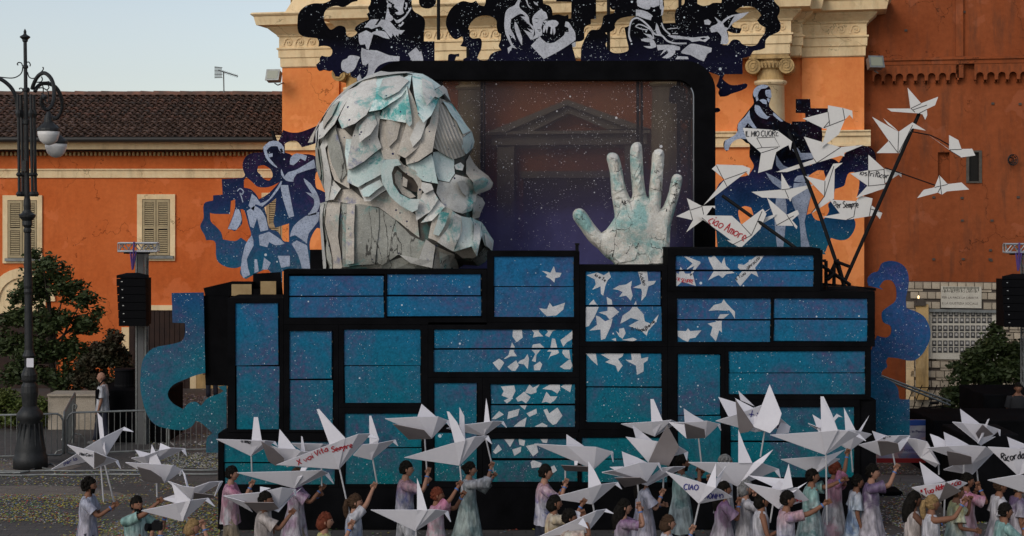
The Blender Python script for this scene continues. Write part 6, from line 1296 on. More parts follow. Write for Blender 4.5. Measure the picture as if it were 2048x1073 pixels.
# ================================================================ loudspeaker towers
M['mast'] = mat('dull_grey_mast', (.10,.10,.10), rough=.5)
def pa(u, v, D, label_s, label_m, w_=66, h_=108, skew=6):
    s_ = D/F
    r_ = root('loudspeaker', label_s, 'loudspeaker', P(u, v+h_, D))
    b = MB(); b.pbox(u-w_/2+5, v+12, u+w_/2-9, v+h_-2, D+.06, D+.7); b.ob('gap_shade_core', M['speaker'], r_)  # dark core added to blacken the gaps between the cabinets
    for i in range(6):
        va = v+12+i*(h_-12)/6; vb = va+(h_-12)/6-1.2; off = 8*math.sin((i+1)*.5)*.4
        b = MB(); ua = u-w_/2+i*.9; ub = u+w_/2-2+i*.2
        b.add([P(ua,va,D), P(ub-6,va,D-.0), P(ub,va,D+.2), P(ub,va,D+.75), P(ua+6,va,D+.75), P(ua,vb,D), P(ub-6,vb,D), P(ub,vb,D+.2), P(ub,vb,D+.75), P(ua+6,vb,D+.75)], [(0,4,3,2,1),(5,6,7,8,9),(0,1,6,5),(1,2,7,6),(2,3,8,7),(3,4,9,8),(4,0,5,9)])
        so = b.ob('speaker_cabinet', M['speaker'], r_)
        if i % 2 == 0 or True: MB().pbox(ua+9, va+5, ua+12, va+6.5, D-.01, D-.002).ob('badge', M['alu'], so)
    b = MB(); b.add([P(u-w_/2,v+11,D), P(u+w_/2-1,v+11,D), P(u+w_/2-1,v+5,D), P(u+12,v,D+.3), P(u-12,v,D+.3), P(u-w_/2,v+5,D), P(u-w_/2,v+11,D+.7), P(u+w_/2-1,v+11,D+.7)], [(0,1,2,3,4,5),(0,6,7,1),(6,5,4,3,2,7)]); b.ob('flying_frame', M['speaker'], r_)
    m_ = root('speaker_mast', label_m, 'mast', P(u+18, 400+6*F/(D+.9), D+.9))
    b = MB(); b.tube([P(u+18, 400+6*F/(D+.9), D+.9), P(u+18, v-44, D+.9)], .01, 4)
    b = MB(); truss(b, P(u+18, 400+6*F/(D+.9), D+.9), P(u+18, v-38, D+.9), .22, 26, .03, .012); b.ob('tower', M['galv'], m_)
    b = MB(); b.box(PX(u+12,D+.9), PX(u+24,D+.9), D+.77, D+.8, 0, PZ(v-40,D+.9)); b.ob('cover_strip', M['mast'], m_)
    b = MB(); truss(b, P(u-28, v-51, D+.4), P(u+50, v-51, D+.4), .2, 6, .026, .014); b.ob('arm', M['alu'], m_)
    b = MB(); b.tube([P(u-18, v-40, D+.4), P(u+34, v-40, D+.4)], .03, 6); b.ob('clamp_bar', M['black2'], m_)
    b = MB(); b.tube([P(u+2, v-62, D+.25), P(u+1, v-42, D+.22), P(u-1, v-6, D+.3)], .022, 6); b.tube([P(u-5, v-42, D+.25), P(u-1, v-6, D+.3)], .022, 6); b.tube([P(u+6, v-42, D+.25), P(u, v-8, D+.3)], .022, 6); b.ob('strap', M['mauve'], m_)
    return r_
pa(266, 546, 37, 'black column of six hung loudspeakers on the left, in front of the orange house', 'aluminium truss mast carrying the left column of loudspeakers')
pa(2037, 548, 36.5, 'black column of six hung loudspeakers at the right edge of the picture', 'aluminium truss mast carrying the right column of loudspeakers')
def tagbox(name, label, cat, u0, v0, u1, v1, D0, D1, m='black2', ground=False):
    b = MB(); b.pbox(u0, v0, u1, v1, D0, D1)
    if ground: b = MB(); b.box(PX(u0,D0), PX(u1,D0), D0, D1, 0, PZ(v0,D0))
    o = b.ob(name, M[m], None, label=label, cat=cat)
    bv = o.modifiers.new('bevel', 'BEVEL'); bv.width = .02; bv.segments = 1
    return o
tagbox('stage_box', 'black cloth covered box standing behind the left crowd barrier', 'box', 190, 781, 336, 905, 38.05, 39.8, 'black', True)
r_ = root('loudspeaker', 'small black round topped loudspeaker standing on the left black box', 'loudspeaker', P(250, 781, 38.8))
b = MB(); b.lathe(P(250,779,38.8), [(.24,0),(.26,.03),(.25,.46),(.27,.48),(.26,.52),(.1,.53)], 20); b.ob('cabinet', M['speaker'], r_)
b = MB(); b.lathe(P(250,779,38.8), [(.262,.1),(.262,.14)], 20); b.ob('band', M['black2'], r_)
tagbox('stage_box', 'long black box under the right loudspeaker mast', 'box', 1968, 790, 2120, 930, 35.8, 37.8, 'black', True)
tagbox('stage_box', 'flat black control desk left of the man in black, behind the banner', 'desk', 1866, 842, 2200, 900, 33.2, 35.2, 'black', True)
tagbox('stage_box', 'large black crate standing at the right behind the crowd of birds', 'box', 1925, 870, 2040, 1045, 28.6, 30.0, 'black', True)
tagbox('stage_box', 'low black block on the paving, right of the float', 'box', 1722, 984, 1806, 996, 31.2, 31.8, 'black', True)
# ================================================================ barriers
def barrier(label, u0, u1, v0, v1, seed):
    """crowd barrier standing on the ground from pixel column u0 (feet on row v0) to u1 (feet on row v1)"""
    a, c = GP(u0, v0), GP(u1, v1); d = (c-a); L = d.length; d.normalize(); r_ = root('crowd_barrier', label, 'barrier', (a+c)/2, 'steel crowd barriers on the left')
    up = Vector((0,0,1)); b = MB(); k = .12
    b.tube([a+up*.2, a+up*.95, a+up*1.05+d*.05, a+up*1.1+d*k, c+up*1.1-d*k, c+up*1.05-d*.05, c+up*.95, c+up*.2, c+up*.16-d*.06, a+up*.16+d*.06, a+up*.2], .024, 7, caps=False); b.ob('frame', M['galv'], r_)
    n = int(L/.125)
    for i in range(1, n): b = MB(); p = a+d*(L*i/n); b.tube([p+up*.16, p+up*1.1], .009, 5); b.ob('bar', M['galv'], r_)
    for q in (.18, .82):
        b = MB(); p = a+d*(L*q); nn = Vector((-d.y, d.x, 0)); b.tube([p-nn*.28+up*.01, p-nn*.2+up*.12, p+up*.16, p+nn*.2+up*.12, p+nn*.28+up*.01], .018, 6); b.ob('foot', M['galv'], r_)
barrier('galvanised crowd barrier at the left edge, in front of the hedge', -95, 126, 930, 924, 1)
barrier('galvanised crowd barrier behind the first paper bird, in front of the black box', 134, 334, 922, 914, 2)
barrier('galvanised crowd barrier seen through the curl of the teal wave', 338, 458, 914, 912, 3)
barrier('galvanised crowd barrier turned away from the camera, beside the low wall', 128, 150, 922, 872, 4)
b = MB(); b.tube([P(146,846,38), P(146,812,38), P(149,808,38), P(153,812,38), P(151,818,38)], .03, 6); b.tube([GP(146, 400+6*F/38), P(146,840,38)], .035, 6)
b.ob('steel_post', M['galv'], None, label='short steel post with a curled hook before the low wall', cat='post')
# railing / folded ladder on the right
rl_ = root('ladder', 'long metal ladder leaning down from the float past the memorial wall', 'ladder', GP(1900, 862))
def P2(z, s, D0, D1): a = Q(z, s); return [P(a[0][0], a[0][1], D0), P(a[1][0], a[1][1], D1)]
for s_ in ('415,695 766,825','415,705 766,845'):
    b = MB(); b.tube(P2('RW', s_, 31.5, 35), .022, 6); b.ob('rail', M['galv'], rl_)
for i in range(12):
    t = (i+.5)/12; u_ = 1600+(415+351*t)/2.5533; b = MB(); b.tube([P(u_, 480+(695+130*t)/2.5533, 31.5+3.5*t), P(u_, 480+(705+140*t)/2.5533, 31.5+3.5*t)], .014, 5); b.ob('rung', M['galv'], rl_)
fr_ = root('barrier_frame', 'thin dark wire railing slanting over the ground behind the banner', 'railing', GP(1860, 870))
for i in range(9):
    b = MB(); u_ = 1795+i*15; b.tube([GP(u_, 858), GP(u_, 858)+Vector((.45,0,1.15))], .012, 5); b.ob('bar', M['black2'], fr_)
b = MB(); b.tube([GP(1795,858)+Vector((.2,0,.5)), GP(1925,858)+Vector((.2,0,.5))], .012, 5); b.ob('rail', M['black2'], fr_)
b = MB(); b.tube([GP(1795,858)+Vector((.42,0,1.08)), GP(1925,858)+Vector((.42,0,1.08))], .012, 5); b.ob('rail', M['black2'], fr_)
bk_ = root('bicycle', 'dark bicycle parked behind the banner near the memorial wall', 'bicycle', GP(1862, 868))
for cx_ in (1848, 1893):
    c_ = P(cx_, 842, 38.6); b = MB(); b.tube([c_+Vector((.30*math.cos(q), .05*math.sin(q), .32*math.sin(q))) for q in [2*math.pi*i/20 for i in range(21)]], .022, 6, caps=False); wh = b.ob('wheel', M['black2'], bk_)
    b = MB()
    for i in range(8): q = math.pi*i/8; v_ = Vector((.3*math.cos(q), 0, .31*math.sin(q))); b.tube([c_-v_, c_+v_], .004, 3)
    b.ob('spokes', M['galv'], wh, kind='stuff')
A_, B_, C_, D_, E_ = P(1848,842,38.6), P(1893,842,38.6), P(1868,845,38.6), P(1860,815,38.6), P(1885,812,38.6)
b = MB()
for a, c in ((A_,C_),(A_,D_),(D_,C_),(C_,E_),(D_,E_),(E_,B_)): b.tube([a, c], .02, 6)
b.ob('frame', M['black2'], bk_)
b = MB(); b.tube([D_+Vector((0,0,.1)), D_+Vector((.22,0,.12))], .04, 6); b.tube([D_, D_+Vector((0,0,.12))], .015, 5); b.ob('saddle', M['black2'], bk_)
b = MB(); b.tube([E_, E_+Vector((-.03,0,.18))], .015, 5); b.tube([E_+Vector((-.08,-.25,.2)), E_+Vector((-.03,0,.18)), E_+Vector((-.08,.25,.2))], .015, 5); b.ob('handlebar', M['black2'], bk_)
# banner
BD = 33.8
bnr = root('banner', 'pale lilac banner with blue and red stripes on a frame, right of the float', 'banner', P(1805, 925, BD))
m, t, bb = newmat('banner_print'); g = NT(t); p = g.pos(); cc = g.mix(g.step(g.noise(1.2, 3, p, .5, 1.5), .42, .6), (.42,.40,.44), (.20,.17,.33)); cc = g.mix(g.step(g.noise(1.7, 2, p, .5, 2), .55, .62), cc, (.42,.25,.24)); g.l(cc, bb.inputs['Base Color'])
MB().pbox(1753, 840, 1862, 926, BD, BD+.03).ob('sheet', m, bnr)
MB().pbox(1753, 840.5, 1862, 851.5, BD-.004, BD-.001).ob('stripe', mat('banner_blue', (.02,.06,.26)), bnr)
MB().pbox(1753, 917, 1862, 926, BD-.004, BD-.001).ob('stripe', mat('banner_red', (.30,.02,.02)), bnr)
ink = mat('banner_ink', (.03,.03,.13))
type_on('lettering', 'Carnevale San Giovanni in Persiceto', P(1861, 866, BD-.005), (1,0,0), .082*1.05, ink, bnr, align='RIGHT')
type_on('lettering', 'Persiceto', P(1812, 903, BD-.005), (1,0,0), .10, ink, bnr)
type_on('lettering', 'in Persiceto', P(1861, 866, BD-.008), (1,0,0), .083*1.05, ink, bnr, align='RIGHT')
for i in range(4): MB().pbox(1795+i, 908+i*2.4, 1850-3*i, 909+i*2.4, BD-.004, BD-.001).ob('text_line', ink, bnr)
# ================================================================ hand-held paper birds
CG = 'white paper birds carried on sticks by the crowd'
def crane(label, D, z, hull, tops, beak, wings, pole_=None, text=None, w_=.16, Dp=None):
    T, K, H = Q(z, hull); tp = Q(z, tops)
    r_ = root('paper_bird', label, 'paper bird', P(K[0], K[1], D), CG)
    def W(p, d): return P(p[0], p[1], D+d)
    b = MB(); ring = [H]+tp+[T]
    for sg in (-1, 1):
        prev = W(H, 0); 
        for i, q in enumerate(ring[1:]):
            cur = W(q, sg*w_ if 0 < i+1 < len(ring)-1 else 0); b.add([W(K,0), prev, cur], [(0,1,2)]); prev = cur
    body = b.ob('body', M['paper'], r_)
    so = body.modifiers.new('card', 'SOLIDIFY'); so.thickness = .008
    if beak:
        B = Q(z, beak)[0]; nk = (H[0]+(K[0]-H[0])*.10, H[1]+(K[1]-H[1])*.10); tq = tp[0]; n2 = (H[0]+(tq[0]-H[0])*.12, H[1]+(tq[1]-H[1])*.12)
        b = MB(); b.add([W(H,-.0), W(nk,-.05), W(B,-.03)], [(0,1,2)]); b.add([W(H,0), W(n2,.05), W(B,.0)], [(0,1,2)]); o = b.ob('beak', M['paper'], r_); o.modifiers.new('card', 'SOLIDIFY').thickness = .008
    for wg in wings:
        pts = Q3(z, wg.lstrip('!'))
        if wg[0] == '!':
            va, vb = min(p[1] for p in pts), max(p[1] for p in pts); pts = [(p[0], p[1], -.05-.46*(vb-p[1])/max(1, vb-va)) for p in pts]
        b = MB(); n = len(pts); V = [P(u, v, D+d) for u, v, d in pts]
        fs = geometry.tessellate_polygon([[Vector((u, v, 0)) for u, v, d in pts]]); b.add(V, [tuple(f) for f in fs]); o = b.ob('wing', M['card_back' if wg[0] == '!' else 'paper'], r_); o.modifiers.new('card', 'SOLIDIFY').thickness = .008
    if pole_:
        a, c = Q(z, pole_); dp = Dp if Dp else D+.05; b = MB(); b.tube([P(a[0], a[1]-6, D+.02), P(c[0], c[1], dp)], .013, 6); b.ob('stick', M['stick'], r_)
    if text:
        for t, s_, h, m_, wpx in text:
            q = Q(z, s_); write_on('lettering', t, body, q[0][0], q[0][1], q[1][0], q[1][1], h, M[m_], wpx, .012, .12)
    return r_
M['stick'] = mat('white_stick', (.42,.41,.42), rough=.5)
# left group
crane('paper bird with one tall thin wing, highest on the far left', 24.2, 'c1', '10,507 470,400 630,148', '430,245 290,330 225,375', '706,187', ['405,25,-.05 445,70,-.1 476,385,-.1 430,270,-.05'], '462,480 545,790', [('per la','120,470 240,420',7,'ink_b',1.3)])
crane('paper bird with blue and black scribbled words, below the far left one', 23.6, 'c1', '145,297 375,497 575,430', '480,398 372,355', '600,500', ['!375,355,-.16 480,400,-.42 460,440,-.38 375,495,-.03'], '430,490 455,780', [('Miei Cari','250,385 360,400',6,'ink',1.3)])
crane('rear pale paper bird of the pair right of the bearded man', 24.3, 'c1', '690,410 840,470 1145,330', '1025,325 930,345 800,395', '1160,392', ['865,293,-.1 950,470,-.14 840,460,-.1','720,340,.1 850,372,.12 842,458,.05 800,455,.02','938,283,.2 1028,325,.14 925,350,.14'], None)
crane('paper bird with a dark folded-down wing, above the man in green', 23.4, 'c1', '640,447 970,622 1128,510', '1040,472 850,460', '1100,560', ['!740,482,-.15 850,510,-.32 945,572,-.42 970,622,-.1 860,618,-.3 790,600,-.25'], '905,620 908,740')
crane('paper bird with a long wing ending in a corner, rear one near the camera', 23.0, 'c1', '1000,607 1195,765 1465,607', '1350,615 1225,660 1120,648', '1395,735', ['1120,512,.1 1145,545,.1 1170,640,.1 1198,762,.02 1155,640,.06','950,757,.1 1055,720,.14 1100,745,.14 1080,800,.05','!1220,700,-.12 1395,722,-.3 1385,738,-.34 1215,755,-.2'], None)
crane('paper bird with a broad upright wing, lowest on the left above the photographer', 21.6, 'c1', '775,857 1125,947 1340,750', '1200,768 1062,795', '1398,822', ['1030,610,-.08 1195,768,-.18 1125,945,-.03 1080,790,-.1'], '1155,950 1210,1073')
# second group
crane('paper bird with one narrow wing straight up, first in front of the float', 25.2, 'c2', '118,362 372,485 550,380', '480,373 370,370', '568,415', ['395,200,-.1 425,200,-.1 453,370,-.14 372,485,-.02 378,380,-.12'], '375,485 380,600', [('Mamma','282,378 372,398',9,'ink',1.4)])
crane('paper bird whose curved grey wing hangs down, behind the large red lettered bird', 25.3, 'c2', '450,378 640,565 940,470', '740,450 700,435 570,428', None, ['583,287,-.05 705,437,-.1 570,430,-.1','!448,377,-.15 540,430,-.25 615,500,-.35 615,525,-.3 555,555,-.2 500,520,-.18'], None)
crane('paper bird mostly hidden behind the large red lettered bird', 25.8, 'c2', '672,392 830,500 948,402', '900,398 760,393', None, ['742,338,-.4 752,345,-.4 777,475,-.35 738,480,-.35'], None)
crane('largest paper bird, with red words and one tall blunt wing', 23.6, 'c2', '560,550 1015,582 1250,322', '1160,325 1068,357 950,402', '1310,360', ['855,143,-.12 872,140,-.12 960,245,-.15 1066,354,-.2 1015,580,-.02 950,402,-.18'], '1018,582 1115,1000', [('X voi Vita','720,555 950,440',11,'ink_r',2.0),('Sempre','968,460 1125,420',11,'ink_r',2.0)], w_=.2)
crane('paper bird with a blunt wing, just right of the largest one', 24.9, 'c2', '1120,480 1255,513 1430,368', '1310,392 1190,402', '1450,412', ['1240,190,-.1 1255,190,-.1 1312,365,-.15 1255,512,-.02 1242,400,-.12'], '1262,512 1297,690')
crane('long flat paper bird above the man in the white poncho', 24.3, 'c2', '270,608 690,722 940,610', '890,590 660,598', '980,690', ['745,570,-.05 787,570,-.1 745,640,-.12 690,722,-.02 715,640,-.1'], '890,600 892,705')
crane('paper bird seen from below with a dark folded wing bearing faint writing', 22.8, 'c2', '170,778 570,872 700,730', '600,716 440,752', '700,780', ['!320,822,-.2 540,824,-.38 578,868,-.4 430,910,-.3','745,720,.15 660,800,.1 575,898,0 530,880,0 600,830,.1','440,710,.2 520,722,.2 440,750,.16','170,778,0 245,822,.05 385,897,.1 325,822,-.1'], '515,895 522,1040', [])
crane('paper bird with triangular raised wing and dark folded-down wing, above the pale shirt', 24.9, 'c3', '110,212 450,357 572,225', '500,197 345,200', '597,285', ['378,103,.12 485,196,.14 345,202,.14','!165,248,-.16 395,293,-.36 450,355,-.38 440,357,-.1 285,362,-.3'], '400,362 422,690')
crane('paper bird with two tall curved wings, above the woman in the long dress', 24.4, 'c3', '250,497 652,555 865,338', '770,342 705,360 620,388', '893,398', ['563,158,-.12 580,160,-.13 640,240,-.15 700,370,-.18 652,555,-.02 620,388,-.15','655,125,.1 690,190,.12 697,365,.14 655,260,.14'], '655,555 678,745')
crane('paper bird with a needle thin wing, right behind the two winged one', 25.3, 'c3', '560,283 835,335 975,232', '900,230 830,240 700,256', '1000,277', ['852,62,-.08 866,140,-.12 878,230,-.14 835,333,-.02 835,238,-.12'], '848,380 905,600')
crane('broad winged paper bird at the bottom edge, before the girl in pink', 21.8, 'c3', '5,880 330,1033 570,890', '480,878 345,880', '590,967', ['345,645,-.08 385,760,-.12 420,882,-.16 330,1033,-.02 345,880,-.14'], '335,1033 340,1120')
# third group
crane('wide paper bird with a triangle wing, above the man with the reddish collar', 24.7, 'c4', '105,397 540,582 680,455', '560,420 340,410', '683,530', ['340,325,.12 470,412,.16 340,408,.16','!300,550,-.2 420,556,-.32 500,560,-.38 505,597,-.3 330,590,-.28','398,520,-.34 425,520,-.36 420,552,-.36 400,552,-.34'], '332,585 332,690')
crane('slim grey paper bird with a narrow upright wing, below the wide one', 23.4, 'c4', '215,795 527,838 715,678', '600,692 500,720', '745,728', ['500,523,-.06 550,600,-.1 595,690,-.15 500,720,-.15'], '530,838 545,905')
crane('paper bird tilted up at the bottom edge with a small white triangle wing', 21.4, 'c4', '130,1080 490,1045 630,875', '560,885 470,925', '683,907', ['330,872,.1 430,890,.12 495,925,.14 430,955,.05','460,940,-.2 500,1018,-.35 425,985,-.3'], '470,1045 490,1100')
crane('paper bird with a brownish folded-down wing and a long rear wing, middle right', 24.0, 'c4', '600,605 930,672 1018,535', '870,535 680,590', '1042,597', ['745,450,.1 860,500,.14 932,533,.16 765,572,.16','!695,642,-.18 880,640,-.34 932,675,-.4 765,712,-.3','655,565,.2 760,560,.2 700,590,.2'], '858,690 885,920')
crane('paper bird just behind it with a long pointed wing to the right', 24.3, 'c4', '890,690 930,702 1210,563', '1120,565 1040,572', None, [], '1050,640 1048,740')
crane('paper bird with one huge brownish grey raised wing', 24.6, 'c4', '775,345 940,532 1228,455', '1165,415 1000,378', '1222,517', ['820,255,.05 900,315,.12 975,375,.15 850,362,.12','!1078,258,-.12 1165,415,-.22 1090,555,-.2 940,530,-.05 1000,400,-.15'], None)
crane('paper bird with a blurred narrow wing against the teal drawers', 25.6, 'c4', '740,250 985,340 1150,240', '1110,222 1045,228 960,235', None, ['955,68,-.1 978,68,-.1 1045,226,-.15 985,340,-.02 962,235,-.12'], None)
crane('paper bird with a square dark folded wing, left of the starburst pair', 25.4, 'c6', '-5,340 228,437 320,350', '240,330 92,340', '328,392', ['88,248,.08 150,290,.12 222,330,.15 95,342,.15','!93,342,-.16 222,382,-.36 228,437,-.36 107,442,-.25','-5,340,0 92,342,-.1 107,442,-.1'], '182,440 202,600')
crane('starburst paper bird with the tallest kite shaped wing and blue letters', 24.7, 'c6', '295,330 545,400 772,365', '720,320 600,225 430,287', None, ['643,93,-.2 720,282,-.32 700,350,-.3 645,408,-.25 540,368,-.15','!420,185,-.12 540,366,-.3 505,398,-.25 445,408,-.15','418,183,-.05 545,250,-.05 640,240,-.1 540,366,-.15','440,133,.1 545,235,.15 455,195,.15','310,175,.12 430,212,.15 440,290,.12 375,300,.1','720,320,-.1 772,365,0 765,405,-.02 680,418,-.1'], '612,405 583,560', [('ti','500,320 570,330',20,'ink_b',1.8),('li','690,392 745,385',14,'ink_b',1.8)])
crane('largest paper bird at the right of the float, with a tall blunt wing', 23.8, 'c6', '645,420 1000,548 1220,415', '1150,393 1075,392 975,400', '1262,460', ['970,172,-.12 990,172,-.12 1040,280,-.15 1082,390,-.2 1000,546,-.02 975,400,-.18'], '1005,548 1012,1000')
crane('paper bird with two thin spread wings, behind the tall blunt winged one', 25.5, 'c6', '890,345 1160,522 1300,415', '1200,392 1100,390 950,370', None, ['918,287,-.05 985,330,-.1 985,402,-.1 955,398,-.1','1120,243,-.1 1195,388,-.14 1130,388,-.14','1283,295,.1 1230,400,.12 1212,396,.12','1075,283,0 1112,305,0 1085,302,0 1060,330,.05 1050,312,.05'], '1165,520 1178,660')
crane('long paper bird with Jonni written down its upright wing', 23.9, 'c6', '118,597 435,752 700,640', '600,605 530,602 300,598', '712,697', ['440,385,-.12 480,490,-.15 530,600,-.18 440,602,-.18','665,516,-.25 600,600,-.3 435,750,-.05 480,690,-.12 540,600,-.2'], '437,750 437,860')
crane('paper bird with CIAO NONNO written in blue', 22.8, 'c6', '-30,655 185,862 402,820', '330,775 240,740', None, ['298,600,-.2 297,760,-.28 185,860,-.04 235,745,-.2','358,620,.02 330,690,.05 293,765,.02 300,700,.02'], '192,865 150,1030', [('CIAO','88,770 185,778',11,'ink_b',2.0),('NONNO','225,830 345,838',11,'ink_b',2.0)], w_=.14)
crane('paper bird with a slim upright wing in front of the woman with curly dark hair', 22.8, 'c6', '478,728 700,897 895,838', '820,760 710,775', None, ['765,605,-.12 792,757,-.18 712,777,-.18','885,725,-.1 800,790,-.15 700,893,-.02 760,790,-.12','500,680,.2 600,690,.2 760,705,.2 760,760,.16 705,772,.16','705,710,-.02 735,745,-.02 710,775,-.02 655,760,-.02'], '665,880 645,985', [('amore','770,835 850,862',8,'ink_r',1.6)])
crane('grey sided paper bird below the tall blunt winged one', 24.4, 'c6', '715,578 935,672 1095,575', '1000,560 935,562', None, ['1125,515,-.1 1010,612,-.15 935,668,-.02 985,562,-.15'], '935,670 942,855')
# right group
crane('paper bird with a square brownish folded wing, in front of the banner', 24.6, 'c7', '590,152 820,265 1110,60', '1000,60 860,65 780,108', None, ['!780,110,-.16 880,112,-.25 985,135,-.36 1003,218,-.38 815,263,-.2','725,10,.05 800,35,.1 895,65,.14 762,110,.12','1060,70,0 1110,60,0 1075,120,-.02 1003,218,-.1 985,135,-.1'], '930,245 962,375', [('nonna','830,95 920,66',7,'ink',1.6)])
crane('blue white paper bird overlapping the right side of the banner', 24.9, 'c7', '1060,80 1215,280 1411,350', '1320,190 1280,120 1180,95', None, ['1215,280,-.05 1310,220,-.2 1400,340,-.25 1368,375,-.1'], '1398,375 1400,450')
crane('paper bird with black words inside its raised grey wing', 24.4, 'c8', '335,380 690,503 860,412', '800,370 650,357 500,365', None, ['468,252,.08 570,300,.12 665,352,.16 485,366,.16','360,268,.2 425,292,.22 485,325,.22 480,368,.18 395,372,.18','!493,400,-.18 590,418,-.3 686,445,-.38 690,502,-.38 512,516,-.25'], '625,510 632,770', [])
crane('pale paper bird directly beneath, with only its underside showing', 24.9, 'c8', '470,550 690,590 862,412', '800,440 700,500 560,512', None, [], '728,560 742,660')
crane('highest paper bird on the right, with a pale curved thin wing', 25.0, 'c8', '538,175 765,358 913,235', '800,195 755,190 620,182', '912,285', ['597,70,.08 680,130,.12 757,190,.16 612,182,.16','!775,193,-.1 860,270,-.25 742,302,-.2 720,262,-.12','830,150,-.3 815,158,-.3 770,260,-.25 738,345,-.2 765,357,-.1 790,260,-.25','765,357,0 880,290,.05 780,295,0'], None)
crane('paper bird with Il Tuo Abbraccio written in red', 22.9, 'c8', '218,690 405,808 657,655', '575,630 485,650 330,672', None, ['278,485,.08 380,565,.12 482,640,.16 320,672,.16','!487,645,-.2 545,680,-.3 605,715,-.35 500,770,-.25 425,806,-.1'], '478,800 470,945', [('Il Tuo Abbraccio','298,752 615,662',11,'ink_r',2.2)], w_=.10)
crane('paper bird with Ricorda written in large black script at the right edge', 23.6, 'c8', '815,370 1050,592 1300,450', '1200,385 1101,385 990,380', None, ['968,290,.08 1101,350,.14 1150,375,.15 990,383,.15','1101,480,-.2 1160,560,-.25 1060,592,-.05'], '1055,590 1060,720', [('Ricorda','925,485 1115,460',15,'ink',2.4)])
crane('paper bird lowest at the right edge, wing spread to the left', 22.9, 'c8', '815,632 1110,730 1330,640', '1180,590 1101,596 1060,590', None, [], '1110,730 1112,880')

